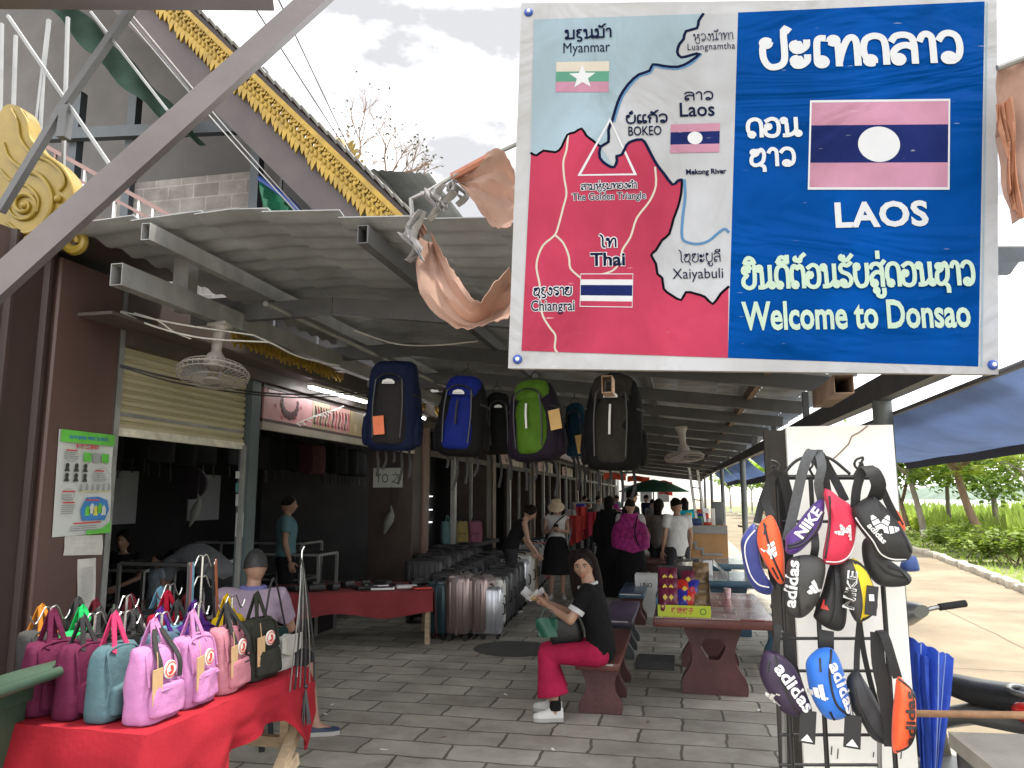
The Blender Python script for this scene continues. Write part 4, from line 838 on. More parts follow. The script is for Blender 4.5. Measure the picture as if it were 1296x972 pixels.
# ================================================================ people
m_skin = M('skin', (.36, .21, .145), .5, 0, .08, 8, .05, 60)
m_skin2 = M('skin_tan', (.30, .17, .115), .5, 0, .08, 8)
m_hair = M('black_hair', (.009, .007, .006), .6, 0, .3, 30, .5, 120, stretch=(8, 8, 1), spec=.12)
m_eye = M('eye_dark', (.015, .01, .008), .25); m_lip = M('lip_rose', (.36, .10, .09), .4); m_eyewhite = M('eye_white', (.55, .52, .5), .3); m_nail = m_skin
def cloth(name, c, rough=.85, var=.14): return M('cloth_' + name, c, rough, 0, var, 9, .9, 20, spec=.1)
m_black = cloth('black', (.012, .012, .013)); m_whitec = cloth('white', (.5, .5, .5)); m_shoe = M('white_trainer', (.55, .55, .53), .5, 0, .06)
m_sole = M('shoe_sole', (.35, .34, .32), .7)
def head_mesh(mb, c, fw, up, r=.1, mi=0, face=True, k=1.):
    """a head with brow, nose, chin, lips, eyes and ears; fw looks ahead, up is the crown"""
    fw = V(fw).normalized(); up = V(up); up = (up - fw * up.dot(fw)).normalized(); sd = fw.cross(up); c = V(c); n1, n2 = 26, 32; rings = []
    for i in range(n1 + 1):
        a = math.pi * i / n1; zc = -math.cos(a); sa = max(math.sin(a), .02); ring = []
        for j in range(n2):
            t = 2 * math.pi * j / n2; x = sa * math.sin(t); y = sa * math.cos(t); z = zc
            jaw = max(0, -z) ; w = 1 - .34 * jaw ** 1.4
            X = x * .76 * w; Yv = y * (.96 if y > 0 else 1.0) * (1 - .18 * jaw * (y < 0)); Z = z * 1.22
            if y > .25:
                Yv -= .05 * (1 - abs(z))                                     # flatter face
                g = lambda px, pz, sx, sz: math.exp(-((x - px) / sx) ** 2 - ((z - pz) / sz) ** 2)
                Yv += .20 * g(0, -.16, .11, .13) + .08 * g(0, .02, .08, .16)   # nose
                Yv -= .09 * (g(.36, .05, .17, .10) + g(-.36, .05, .17, .10))  # eye sockets
                Yv += .05 * g(0, -.52, .22, .08) + .09 * g(0, -.85, .25, .14)  # lips, chin
                Yv += .03 * (g(.45, -.2, .22, .18) + g(-.45, -.2, .22, .18))
            ring.append(c + (sd * X + fw * Yv + up * Z) * r)
        rings.append(ring)
    mb.loft(rings, True, mi)
    if face:
        at = lambda x, y, z: c + (sd * x + fw * y + up * z) * r
        rot = Matrix((sd, fw, up)).transposed()
        for s_ in (-1, 1):
            mb.ball(at(.30 * s_, .80, .05), .115 * r, .05 * r, .052 * r, 10, mi + 3, rot); mb.ball(at(.29 * s_, .835, .05), .05 * r, .03 * r, .05 * r, 8, mi + 1, rot)
            mb.tube([at(.15 * s_, .85, .09), at(.30 * s_, .86, .125), at(.43 * s_, .77, .085)], [.012 * r, .02 * r, .014 * r], 5, mi + 1, 3)
            mb.tube([at(.13 * s_, .90, .27), at(.30 * s_, .88, .32), at(.47 * s_, .77, .25)], [.026 * r, .036 * r, .018 * r], 5, mi + 1, 3)
            mb.ball(at(.75 * s_, -.05, -.05), .05 * r, .16 * r, .24 * r, 8, mi, rot)
        mb.tube([at(-.23, .83, -.60), at(-.1, .935, -.57), at(0, .945, -.585), at(.1, .935, -.57), at(.23, .83, -.60)], [.015 * r, .04 * r, .035 * r, .04 * r, .015 * r], 6, mi + 2, 3)
        mb.tube([at(-.2, .83, -.62), at(0, .92, -.675), at(.2, .83, -.62)], [.015 * r, .05 * r, .015 * r], 6, mi + 2, 3)
    return mb
def hand_mesh(mb, w, d, palm_n, size=.17, curl=.5, mi=0):
    """palm, four unequal bent fingers and a thumb; w wrist, d pointing direction, palm_n out of the palm"""
    w = V(w); d = V(d).normalized(); pn = V(palm_n); pn = (pn - d * pn.dot(d)).normalized(); sdv = d.cross(pn); L_ = size
    rot = Matrix((sdv, d, pn)).transposed()
    mb.ball(w + d * L_ * .27, L_ * .24, L_ * .33, L_ * .11, 10, mi, rot)
    for k, ln_ in enumerate((.38, .45, .42, .33)):
        b = w + d * L_ * .50 + sdv * L_ * (.17 - .115 * k); dd = d.copy(); p = [b - d * L_ * .12, b]
        for j, f_ in enumerate((.45, .32, .23)):
            ang = curl * (.55 + .35 * j); dd = (d * math.cos(ang * (j + 1) * .8) + pn * math.sin(ang * (j + 1) * .8)); p.append(p[-1] + dd * L_ * ln_ * f_)
        mb.tube(p, [L_ * .055, L_ * .052, L_ * .048, L_ * .043, L_ * .034], 7, mi, 2, round_=True)
    b = w + d * L_ * .14 + sdv * L_ * .2
    mb.tube([b - sdv * L_ * .08, b, b + (d * .55 + sdv * .6 + pn * .35) * L_ * .22, b + (d * .95 + sdv * .55 + pn * .7) * L_ * .34], [L_ * .075, L_ * .07, L_ * .055, L_ * .04], 7, mi, 2, round_=True)
    return mb
def shoe(mb, ankle, toe, h=.085, w=.082, mi=0, soli=1):
    a, t = V(ankle), V(toe); d = V((t.x - a.x, t.y - a.y, 0)); Ln = d.length; d.normalize(); s_ = d.cross(Z0); z0 = min(a.z, t.z) - .0
    back_ = V((a.x, a.y, 0)) - d * .055
    rings = []
    for f_, ww, hh in ((0, .55, .75), (.08, .78, .95), (.25, .82, 1.0), (.45, .86, .8), (.62, 1.0, .6), (.82, .95, .5), (.95, .7, .38), (1.0, .4, .25)):
        p = back_ + d * (Ln + .06) * f_; W = w / 2 * ww
        rings.append([p + s_ * (W * math.cos(q)) + Z0 * (toe[2] + .022 + max(0, math.sin(q)) * h * hh + (-.004 if math.sin(q) < -.1 else 0)) for q in [2 * math.pi * k / 12 for k in range(12)]])
    mb.loft(rings, True, mi)
    rings = []
    for f_, ww in ((0, .6), (.06, .85), (.3, .86), (.62, 1.06), (.85, .98), (.97, .7), (1.01, .4)):
        p = back_ + d * (Ln + .06) * f_; W = w / 2 * ww
        rings.append([p + s_ * (W * a_) + Z0 * (toe[2] + b_) for a_, b_ in ((-1, .0), (1, .0), (1, .026), (-1, .026))])
    mb.loft(rings, True, soli)
STAND = dict(pel=(0, 0, .90), waist=(0, .0, 1.05), chest=(0, 0, 1.22), neck=(0, -.01, 1.38), head=(0, .015, 1.51), hl=(-.085, 0, .86), hr=(.085, 0, .86), kl=(-.1, .02, .47), kr=(.1, .02, .47), al=(-.1, 0, .085), ar=(.1, 0, .085),
             tl=(-.12, .16, .0), tr=(.12, .16, .0), sl=(-.165, -.01, 1.335), sr=(.165, -.01, 1.335), el=(-.215, -.02, 1.075), er=(.215, -.02, 1.075), wl=(-.225, .05, .84), wr=(.225, .05, .84), face=(0, 1, -.05), up=(0, 0, 1))
def person(label, loc, rz, pose=None, h=1.0, fat=1.0, skin=None, top=None, sleeve=.55, bottom=None, btype='trousers', hem=.12, hair='short', hairm=None, shoes=None, group=None, vox=.014, top_low=.0, flare=1.15, fingers=True, curl=.5):
    J = {k: V(v) for k, v in {**STAND, **(pose or {})}.items()}
    root = thing('person', label, 'person', loc, rz, group); root.scale = (h, h, h)
    sk = skin or m_skin; B = MB(); spine = [J['pel'], J['waist'], J['chest'], J['neck']]
    side = (J['sr'] - J['sl']).normalized(); hside = (J['hr'] - J['hl']).normalized()
    def torso(mb, infl=0., lo=0., hi=1., hipx=1., mi=0):
        """stack of ellipses along the spine"""
        base = J['pel'] + (J['pel'] - J['waist']) * (.55 + lo)
        p = [base, J['pel'], J['waist'], J['chest'], J['chest'].lerp(J['neck'], .55), J['chest'].lerp(J['neck'], .9)]
        W = [.12, .16 * hipx, .135, .155, .155, .09]; D = [.08, .105, .092, .108, .088, .055]
        rings = []
        for i, q in enumerate(p):
            d = (p[min(i + 1, 5)] - p[max(i - 1, 0)]).normalized(); s_ = (hside.lerp(side, i / 5)); s_ = (s_ - d * s_.dot(d)).normalized(); f_ = s_.cross(d) * -1
            n = 20; fl_ = fat
            rings.append([q + s_ * ((W[i] * fl_ + infl) * math.cos(2 * math.pi * k / n)) + f_ * ((D[i] * fl_ + infl) * math.sin(2 * math.pi * k / n)) for k in range(n)])
        # smooth by catmull along the stack
        out = []
        cols_ = [catmull([r[k] for r in rings], 3) for k in range(20)]
        out = [[c_[i] for c_ in cols_] for i in range(len(cols_[0]))]
        mb.loft(out, True, mi)
    def limb(mb, a, b, ra, rb, mi=0, n=10): mb.tube([a, a.lerp(b, .35), b], [ra, ra * .96 if ra > rb else ra, rb], n, mi, 0, round_=True)
    torso(B, -.004)
    for s_ in 'lr':
        limb(B, J['h' + s_], J['k' + s_], .082 * fat, .05 * fat); B.tube([J['k' + s_], J['k' + s_].lerp(J['a' + s_], .3), J['a' + s_]], [.05 * fat, .053 * fat, .034], 10, 0, 3, round_=True)
        limb(B, J['s' + s_], J['e' + s_], .047 * fat, .036 * fat); limb(B, J['e' + s_], J['w' + s_], .037 * fat, .024)
        limb(B, J['a' + s_] - Z0 * .03, J['a' + s_].lerp(J['t' + s_], .8) , .034, .026)
    limb(B, J['chest'].lerp(J['neck'], .8), J['head'] - (J['head'] - J['neck']) * .2, .052, .046)
    B.ball(J['head'] - J['face'].normalized() * .01, .068, .085, .10, 12)
    body = B.build('body', [sk, m_eye, m_lip, m_eyewhite], root, world=False)
    remesh(body, vox)
    E_ = MB(); head_mesh(E_, J['head'], J['face'], J['up'], .095)
    for s_ in 'lr':
        d = (J['w' + s_] - J['e' + s_]).normalized()
        hd = J.get('hd' + s_, d); pn = J.get('pn' + s_, J['pel'] * 0 + V((1 if s_ == 'l' else -1, .3, 0)))
        hand_mesh(E_, J['w' + s_], hd, pn, .16, curl)
    me2 = E_.build('tmp', [sk, m_eye, m_lip, m_eyewhite], None)                 # joined into the body mesh
    import bmesh as _bm
    bm = _bm.new(); bm.from_mesh(body.data); bm.from_mesh(me2.data)
    for f in bm.faces: f.smooth = True
    bm.to_mesh(body.data); bm.free(); dm = me2.data; bpy.data.objects.remove(me2); bpy.data.meshes.remove(dm)
    if top:
        T = MB(); torso(T, .016, top_low)
        for s_ in 'lr':
            if sleeve > 0:
                e = J['s' + s_].lerp(J['e' + s_], min(1, sleeve)); T.tube([J['s' + s_].lerp(J['chest'], .25), J['s' + s_], J['s' + s_].lerp(e, .5), e], [.07 * fat, .068 * fat, .062 * fat, .058 * fat], 12, 0, 2)
                if sleeve > 1: T.tube([e, e.lerp(J['w' + s_], .5), e.lerp(J['w' + s_], sleeve - 1)], [.056 * fat, .05 * fat, .042 * fat], 12, 0, round_=True)
        o = T.build('shirt', [top], root, world=False); remesh(o, vox, 4)
    if bottom:
        P = MB()
        if btype == 'skirt':
            hp = J['pel']; lowz = hem; rings = []; n = 28
            for i in range(9):
                t = i / 8; z = J['waist'].z - .03 + (lowz - J['waist'].z) * t; w_ = (.145 + .05 * math.sin(min(1, t * 2.2) * math.pi / 2) + (flare - 1) * .3 * t) * fat
                rings.append([V((hp.x + (w_ + .012 * t * math.sin(k * 1.6 + i * .2)) * math.cos(2 * math.pi * k / n), hp.y + (w_ * .78 + .012 * t * math.cos(k * 1.9)) * math.sin(2 * math.pi * k / n), z)) for k in range(n)])
            P.loft(rings, True); P.build('skirt', bottom, root, world=False)
        else:
            d = (J['waist'] - J['pel']); p = [J['pel'] - d * .45, J['pel'], J['pel'] + d * .75]
            pp_ = catmull(p, 3); rr_ = lerpl([.135, .158, .15, .128], len(pp_)); dd_ = d.normalized(); hs_ = (hside - dd_ * hside.dot(dd_)).normalized(); hf_ = hs_.cross(dd_)
            P.loft([[q + hs_ * (w * fat * math.cos(2 * math.pi * k / 18)) + hf_ * (w * .69 * fat * math.sin(2 * math.pi * k / 18)) for k in range(18)] for q, w in zip(pp_, rr_)])
            for s_ in 'lr':
                k_, a_ = J['k' + s_], J['a' + s_]
                P.tube([J['pel'].lerp(J['h' + s_], .7), J['h' + s_], J['h' + s_].lerp(k_, .5), k_], [.1 * fat, .105 * fat, .088 * fat, .068 * fat], 14, 0, 3, round_=True)
                if btype != 'shorts':
                    e = k_.lerp(a_, 1 - hem); P.tube([k_, k_.lerp(e, .5), e], [.068 * fat, .066 * fat * flare, .062 * fat * flare ** 2], 14, 0, 3)
            o = P.build('shorts' if btype == 'shorts' else 'trousers', [bottom], root, world=False); remesh(o, vox, 3)
    if shoes:
        for s_ in 'lr':
            S = MB(); shoe(S, J['a' + s_], J['t' + s_]); S.build('shoe', list(shoes), root, world=False)
    fw, upv = J['face'].normalized(), J['up'].normalized(); upv = (upv - fw * upv.dot(fw)).normalized(); sdv = fw.cross(upv); hc = J['head']; r = .095
    def hp_(x, y, z): return hc + (sdv * x + fw * y + upv * z) * r
    if hair:
        Hh = MB(); rings = []; n1, n2 = 14, 24
        for i in range(n1 + 1):
            a = math.pi * (.53 if hair == 'short' else .62) * i / n1; ring = []
            for j in range(n2):
                t = 2 * math.pi * j / n2; fx, fy = math.sin(t), math.cos(t)
                aa = a * (1.0 if fy < .2 else 1 - (.46 if hair == 'short' else .56) * (fy - .2) / .8) * (1 if hair != 'short' or fy < 0 else .97)
                k_ = 1.08 + (.09 if hair == 'short' else .05) * noise.noise(V((j * .9, i * .7, loc[1]))) - (.05 * i / n1 if hair == 'short' else 0)
                ring.append(hp_(.80 * k_ * math.sin(aa) * fx, (1.0 * math.sin(aa) * fy - .04) * k_, 1.17 * k_ * math.cos(aa)))
            rings.append(ring)
        Hh.loft(rings, True)
        if hair == 'long':
            Ln = J.get('hlen', V((0, 0, .34))).z
            rr = []
            for i in range(11):
                t = i / 10; c_ = hp_(0, -.35 - .25 * t, .35 - .2 * t) - Z0 * (Ln * t) ; w_ = (.088 - .028 * t); 
                rr.append([c_ + sdv * (w_ * math.cos(2 * math.pi * k / 18) * (1 + .05 * math.sin(k * 3.1))) + fw * ((.05 - .02 * t) * math.sin(2 * math.pi * k / 18)) for k in range(18)])
            Hh.loft(rr, True)
        if hair == 'bun': Hh.ball(hp_(0, -1.1, .5), .042)
        Hh.build('hair', hairm or m_hair, root, world=False)
    return root, J, hp_
def hat(root, hp_, kind, m):
    b = MB(); prof = {'bucket': [(-.05, 1.42), (.55, 1.38), (.92, 1.1), (1.02, .5), (1.35, .05), (1.55, -.12)], 'cap': [(-.05, 1.42), (.6, 1.32), (.98, .85), (1.0, .45)]}[kind]
    rings = []
    for rr, z in prof[::-1]:
        rings.append([hp_(max(.03, rr) * .98 * math.sin(2 * math.pi * k / 24), max(.03, rr) * 1.05 * math.cos(2 * math.pi * k / 24) - .03, z + .03 * math.sin(k * 1.3) * (rr > 1.2)) for k in range(24)])
    b.loft(rings, True)
    if kind == 'cap': b.sheet(10, 4, lambda u, v: hp_((u - .5) * 1.5, .75 + .75 * v * math.sin(math.pi * (.15 + .7 * u)), .5 - .1 * v), .004)
    b.build('sun_hat' if kind == 'bucket' else 'cap', m, root, world=False)
# ---- the seated woman on the front bench
BZ = .405                                                                      # bench seat height
wpos = PZ(762, 866, 0.0); wpos = V((-.62, 5.80, 0))
def bag_black(): pass
m_crimson = cloth('crimson', (.33, .016, .055)); m_tshirt = cloth('black_tee', (.009, .009, .01))
# local frame: sitting, knees towards +Y; turned so that +Y points to photo left (-X)
seat = dict(pel=(0, -.02, BZ + .09), waist=(0, -.01, BZ + .25), chest=(0, .045, BZ + .42), neck=(0, .055, BZ + .575), head=(.0, .10, BZ + .70), hl=(-.085, .0, BZ + .075), hr=(.085, .0, BZ + .075), kl=(-.09, .37, BZ + .06), kr=(.12, .40, BZ + .05),
            al=(-.11, .30, .095), ar=(.10, .34, .095), tl=(-.15, .45, 0.01), tr=(.13, .50, 0.01), sl=(-.15, .05, BZ + .53), sr=(.15, .05, BZ + .53), el=(-.21, .17, BZ + .32), er=(.16, .20, BZ + .31), wl=(-.05, .36, BZ + .40), wr=(.04, .36, BZ + .40),
            hdl=(.45, .75, .3), hdr=(-.35, .8, .3), pnl=(.7, -.3, .6), pnr=(-.7, -.3, .6), face=(-1, .04, -.30), up=(-.2, .1, 1), hlen=(0, 0, .34))
woman, WJ, whp = person('woman in black top and crimson trousers seated on the nearest bench, eating', wpos, R(90), seat, 1.0, .92, m_skin, m_tshirt, .62, m_crimson, 'trousers', .24, 'long', M('brown_black_hair', (.012, .007, .007), .55, 0, .35, 30, .5, 120, stretch=(8, 8, 1), spec=.15), (m_shoe, m_sole), vox=.010, flare=1.45, curl=.9, top_low=-.05)
wm_ = wmx(woman)
b = MB(); 
for s_ in 'lr':
    c_ = WJ['s' + s_].lerp(WJ['e' + s_], .60); d_ = (WJ['e' + s_] - WJ['s' + s_]).normalized()
    b.tube([c_, c_ + d_ * .035], [.062, .060], 14)
b.build('white_cuff', m_whitec, woman, world=False)
b = MB(); nk = WJ['neck']; b.tube([nk + V((.095 * math.cos(t), .012 + .07 * math.sin(t), -.025 - .02 * math.sin(t))) for t in [2 * math.pi * k / 20 for k in range(21)]], .013, 6, 0, 0, flat=.7); b.build('white_collar', m_whitec, woman, world=False)
b = MB()
for s_ in 'lr': b.tube([WJ['a' + s_] + V((0, 0, -.01)), WJ['a' + s_] + V((0, 0, .06))], [.044, .04], 12)
b.build('sock', m_black, woman, world=False)
# long front locks of hair framing the face
b = MB()
for s_ in (-1, 1):
    b.tube([whp(.45 * s_, .12, 1.1), whp(.80 * s_, .05, .5), whp(.86 * s_, -.12, -.3), whp(.92 * s_, -.12, -1.3), whp(.95 * s_, .05, -2.3), whp(.8 * s_, .25, -3.6)], [.025, .03, .034, .036, .03, .012], 10, 0, 4, flat=.7)
b.build('hair_lock', M('brown_black_hair', (.016, .010, .010)), woman, world=False)
def wp(x, y, z): return wm_ @ V((x, y, z))
f = thing('wrapped_snack', 'white paper wrapped snack in the hands of the seated woman', 'snack', wp(0, .47, BZ + .45))
b = MB(); b.sheet(14, 8, lambda u, v: wp(-.085 + .2 * u, .42 + .13 * v + .02 * math.sin(u * 9), BZ + .44 + .06 * abs(v - .5) * 2 + .018 * math.sin(u * 11 + v * 3)), .003); b.build('paper', m_whitec, f)
b = MB(); b.ball(wp(.01, .48, BZ + .45), .035, .065, .028, 10); b.build('pastry', M('pastry', (.50, .36, .16), .8, 0, .25, 30, .4, 60), f)
g = thing('green_shopping_bag', 'small green printed bag beside the lap of the seated woman', 'bag', wp(-.02, .36, BZ + .12))
gm = M('green_bag_print', (.008, .07, .045), .5, 0, .25, 12)
b = MB(); o = PY(692, 806, 5.35)
b.sheet(8, 8, lambda u, v: o + V(((u - .5) * .13 * (1 + .08 * v), .015 * math.sin(u * 7 + v * 4), .125 * v)), .03); b.build('bag_body', gm, g)
b = MB(); b.strap([o + V((-.04, 0, .125)), o + V((-.02, .02, .18)), o + V((.04, .03, .17)), o + V((.04, 0, .125))], .012, .003, Y0); b.build('handle', gm, g)
h_ = thing('black_handbag', 'black handbag with long strap on the lap of the seated woman', 'bag', wp(0, .2, BZ + .2))
m_leather = M('black_leather', (.012, .012, .013), .45, 0, .2, 20, .2, 80)
b = MB(); c_ = wp(.03, .24, BZ + .215); b.rbox(c_, (.25, .17, .20), .045, Matrix.Rotation(R(-12), 3, 'Y')); b.build('bag_body', m_leather, h_)
b = MB(); b.strap([wp(.13, .05, BZ + .46), wp(.22, .19, BZ + .33), wp(.245, .25, BZ + .16), wp(.225, .27, BZ - .01), wp(.20, .22, BZ - .02), wp(.18, .15, BZ + .12)], .042, .005, wm_.to_3x3() @ Y0, sm=6); b.build('shoulder_strap', m_leather, h_)
# ---- other people, near to far
m_lav = cloth('lavender', (.27, .21, .27)); m_teal = cloth('teal', (.10, .19, .21)); m_gry = cloth('grey', (.16, .17, .18)); m_dgry = cloth('dark_grey', (.03, .03, .034)); m_pinks = M('magenta_shawl', (.30, .025, .16), .6, 0, .6, 16, .9, 20, spec=.15); m_cyan = cloth('cyan', (.02, .36, .45)); m_navyc = cloth('navy', (.012, .018, .045))
sp_ = dict(seat); S2 = .33
def sitting(z): return dict(pel=(0, -.02, z + .09), waist=(0, -.03, z + .25), chest=(0, .0, z + .42), neck=(0, .03, z + .58), head=(0, .06, z + .71), hl=(-.09, 0, z + .075), hr=(.09, 0, z + .075), kl=(-.14, .40, z + .06), kr=(.14, .40, z + .06), al=(-.14, .40, .085), ar=(.16, .44, .085), tl=(-.16, .56, 0.0), tr=(.19, .6, 0.0), sl=(-.17, 0, z + .53), sr=(.17, 0, z + .53), el=(-.24, .12, z + .30), er=(.24, .12, z + .30), wl=(-.12, .34, z + .22), wr=(.12, .34, z + .22), face=(0, 1, -.15))
lp = PY(316, 815, 4.75)
pose = sitting(.42); pose.update(ar=(.42, .18, .085), tr=(.58, .20, 0), kr=(.30, .38, .46), face=(-.3, 1, -.2))
lav, lj, lhp = person('man in lavender shirt sitting with his back turned behind the bag table', (lp.x, lp.y, 0), R(18), pose, 1.0, 1.06, m_skin2, m_lav, .75, cloth('dark_shorts', (.02, .02, .024)), 'shorts', .1, 'short', M('grey_black_hair', (.02, .02, .02), .6, 0, .4, 60, .3, 120), None, vox=.012)
b = MB(); a_, t_ = lj['ar'], lj['tr']; shoe(b, a_, t_, .05, .10, 0, 1); b.build('sandal', [M('navy_sandal', (.015, .025, .06), .6), m_sole], lav, world=False)
b = MB(); b.tube([lj['neck'] + V((.075 * math.cos(t), .07 * math.sin(t), -.005)) for t in [2 * math.pi * k / 16 for k in range(17)]], .018, 6); b.build('collar', cloth('lavender_blue', (.13, .13, .30)), lav, world=False)
st = thing('plastic_stool', 'dark stool under the man in the lavender shirt', 'stool', (lp.x, lp.y, 0), R(18))
b = MB(); b.lathe([(.15, .39), (.17, .405), (.165, .425), (.02, .43)], (0, 0, 0), 16); b.build('seat', m_dgry, st, world=False)
for sx, sy in ((1, 1), (1, -1), (-1, 1), (-1, -1)): MB().bar((sx * .14, sy * .14, 0), (sx * .10, sy * .10, .40), .03).build('leg', m_dgry, st, world=False)
# man bending over with a child, inside the shop
bp_ = PY(232, 760, 6.6)
bend = dict(pel=(0, -.12, .88), waist=(0, .0, .98), chest=(0, .18, 1.03), neck=(0, .36, 1.0), head=(0, .48, .98), sl=(-.18, .31, .98), sr=(.18, .31, .98), el=(-.2, .36, .72), er=(.2, .36, .72), wl=(-.1, .50, .55), wr=(.1, .50, .55), hl=(-.09, -.1, .85), hr=(.09, -.1, .85), face=(0, .5, -.86), up=(0, .86, .5))
person('man in grey shirt bending down over a small child inside the shop', (bp_.x + .25, bp_.y, 0), R(75), bend, 1.0, 1.15, m_skin2, m_gry, .6, m_dgry, 'trousers', .1, 'short', None, (m_black, m_sole), vox=.016)
ch = dict(sitting(.25)); 
person('small child in pale clothes held by the bending man', (bp_.x - .22, bp_.y - .1, .18), R(150), None, .55, 1.25, m_skin2, cloth('pale_blue', (.24, .28, .32)), .5, m_gry, 'trousers', .15, 'short', None, None, vox=.018)
tp_ = PY(362, 690, 8.6)
person('man in teal shirt standing among the glass counters inside', (tp_.x, tp_.y, 0), R(-60), None, 1.0, 1.08, m_skin2, m_teal, .6, m_black, 'trousers', .05, 'short', None, (m_black, m_sole), vox=.016)
dp_ = PY(160, 690, 7.8); ds = sitting(.5)
person('dim woman in dark clothes sitting deep inside behind the shutter', (dp_.x, dp_.y, -.1), R(190), ds, 1.0, .95, m_skin2, m_black, .5, m_black, 'trousers', .1, 'long', None, None, vox=.018)
# woman leaning over the suitcases
ln_p = PY(655, 720, 10.9)
lean = dict(chest=(0, .14, 1.2), neck=(0, .22, 1.33), head=(0, .30, 1.44), waist=(0, .05, 1.05), sl=(-.16, .19, 1.29), sr=(.16, .19, 1.29), el=(-.2, .22, 1.03), er=(.2, .24, 1.03), wl=(-.14, .36, .84), wr=(.16, .38, .84), face=(0, .8, -.5), up=(0, .5, .8))
person('woman in black sleeveless top leaning over the dark suitcases', (ln_p.x - .1, ln_p.y, 0), R(-72), lean, .96, .98, m_skin, m_black, .0, m_dgry, 'trousers', .08, 'bun', None, (m_black, m_sole), vox=.016)
hw = PZ(705, 757)
hpz = dict(el=(-.2, .05, 1.08), er=(.2, .05, 1.08), wl=(-.06, .26, 1.13), wr=(.06, .26, 1.13), kl=(-.1, .02, .47), kr=(.08, .06, .47), face=(0, .8, -.55), up=(0, .5, .8), hdl=(.4, .8, .3), hdr=(-.4, .8, .3))
hatw, hj, hhp = person('woman in white top, black skirt and cream sun hat looking at her phone', (hw.x, hw.y, 0), R(188), hpz, .96, .95, m_skin, m_whitec, .12, m_black, 'skirt', .42, 'short', None, (cloth('pale_shoe', (.4, .36, .32)), m_sole), vox=.014, flare=1.25)
hat(hatw, hhp, 'bucket', M('cream_hat_straw', (.55, .44, .30), .8, 0, .15, 30, .3, 90))
b = MB()
for s_, sg in (('l', -1), ('r', 1)):
    b.sheet(5, 10, lambda u, v: hj['s' + s_].lerp(hj['e' + s_], .35) + V((sg * (.05 + .03 * math.sin(v * 5 + u)), -.06 + .10 * u, .06 - .52 * v)), .006)
b.build('open_cardigan', m_gry, hatw, world=False)
b = MB(); b.strap([hj['sl'] + V((.03, .09, .03)), hj['chest'] + V((.02, .14, 0)), hj['hr'] + V((.10, .12, .1)), hj['hr'] + V((.13, .0, .12))], .02, .004, Z0); b.build('crossbody_strap', m_black, hatw, world=False)
b = MB(); b.rbox((0, .33, 1.17), (.075, .012, .15), .006, Matrix.Rotation(R(-35), 3, 'X'), n=2); b.build('phone', M('phone_black', (.01, .01, .012), .2), hatw, world=False)
# group around the snack table
pk = PZ(800, 764)
pose = dict(el=(-.22, .08, 1.08), er=(.22, .08, 1.08), wl=(-.1, .24, 1.02), wr=(.1, .24, 1.02), face=(.55, .8, -.15))
pw_, pj, php = person('woman in magenta patterned shawl and black skirt seen from behind', (pk.x, pk.y, 0), R(-10), pose, .97, 1.05, m_skin, m_whitec, .5, m_black, 'skirt', .28, 'short', None, (m_black, m_sole), vox=.016, flare=1.2)
b = MB()
def shawl(u, v):
    a = R(165) + R(390) * 0 + R(-150 + 300 * u); wdt = .20 + .035 * math.sin(v * 2.6); z = 1.39 - .60 * v * (1 - .22 * abs(u - .5) * 2) 
    return V(((wdt + .05 * v) * math.sin(a) * (.62 + .5 * min(1, v * 2.2)), -.02 - (.14 + .035 * v) * -math.cos(a), z + .018 * math.sin(v * 19 + 7 * abs(u - .5)))) 
b.sheet(28, 18, shawl, .008); b.build('shawl', m_pinks, pw_, world=False)
b = MB(); b.strap([(.16, -.19, 1.37), (.12, -.215, 1.1), (.17, -.17, .9)], .02, .004, X0); b.build('bag_strap', m_black, pw_, world=False)
rp = PY(772, 700, 12.9)
rob, rj, rhp = person('person in long black robe and shawl standing next to the magenta shawl', (rp.x, rp.y, 0), R(-25), None, 1.0, 1.12, m_skin, m_black, 1.8, m_black, 'skirt', .06, 'long', None, None, vox=.018, flare=1.3)
b = MB(); b.sheet(28, 18, shawl, .008); b.build('black_shawl', m_black, rob, world=False)
cp_ = PY(800, 690, 13.6)
capm, cj, chp = person('tall man in dark jacket and black cap behind the robed person', (cp_.x, cp_.y, 0), R(-60), None, 1.06, 1.1, m_skin, m_dgry, 1.7, m_dgry, 'trousers', .05, 'short', None, (m_black, m_sole), vox=.02)
hat(capm, chp, 'cap', m_black)
wh = PY(858, 700, 11.6)
person('young man in white t-shirt standing with his back to the tables', (wh.x, wh.y, 0), R(28), dict(face=(-.5, .8, -.3)), .98, 1.0, m_skin2, m_whitec, .6, m_dgry, 'trousers', .05, 'short', None, (m_black, m_sole), vox=.016, top_low=.35)
gl = PY(835, 700, 12.6)
person('long haired woman in grey shirt left of the young man in white', (gl.x, gl.y, 0), R(-35), None, .97, 1.0, m_skin2, cloth('warm_grey', (.15, .14, .13)), .7, m_dgry, 'trousers', .05, 'long', None, (m_black, m_sole), vox=.018)
cy = PY(868, 690, 16.5)
person('woman in cyan top with long hair near the far counter', (cy.x, cy.y, 0), R(20), None, .98, 1.0, m_skin2, m_cyan, .5, m_dgry, 'trousers', .05, 'long', None, None, vox=.02)
far = [(745, 21, m_dgry, 'dark jacket'), (757, 24, m_gry, 'grey shirt'), (727, 19, cloth('offwhite', (.45, .43, .4)), 'off-white shirt'), (766, 27, m_whitec, 'white shirt'), (826, 22, m_gry, 'plain grey top'), (818, 27, m_navyc, 'navy shirt'), (740, 27, cloth('maroon', (.2, .03, .04)), 'maroon top'), (781, 30, m_teal, 'teal top')]
whr = ['left of the coral cloth rails', 'in the middle of the far aisle', 'beside the jewellery columns', 'beyond the robed person', 'behind the white t-shirt', 'under the green parasol', 'deep in the left of the aisle', 'at the end of the aisle']
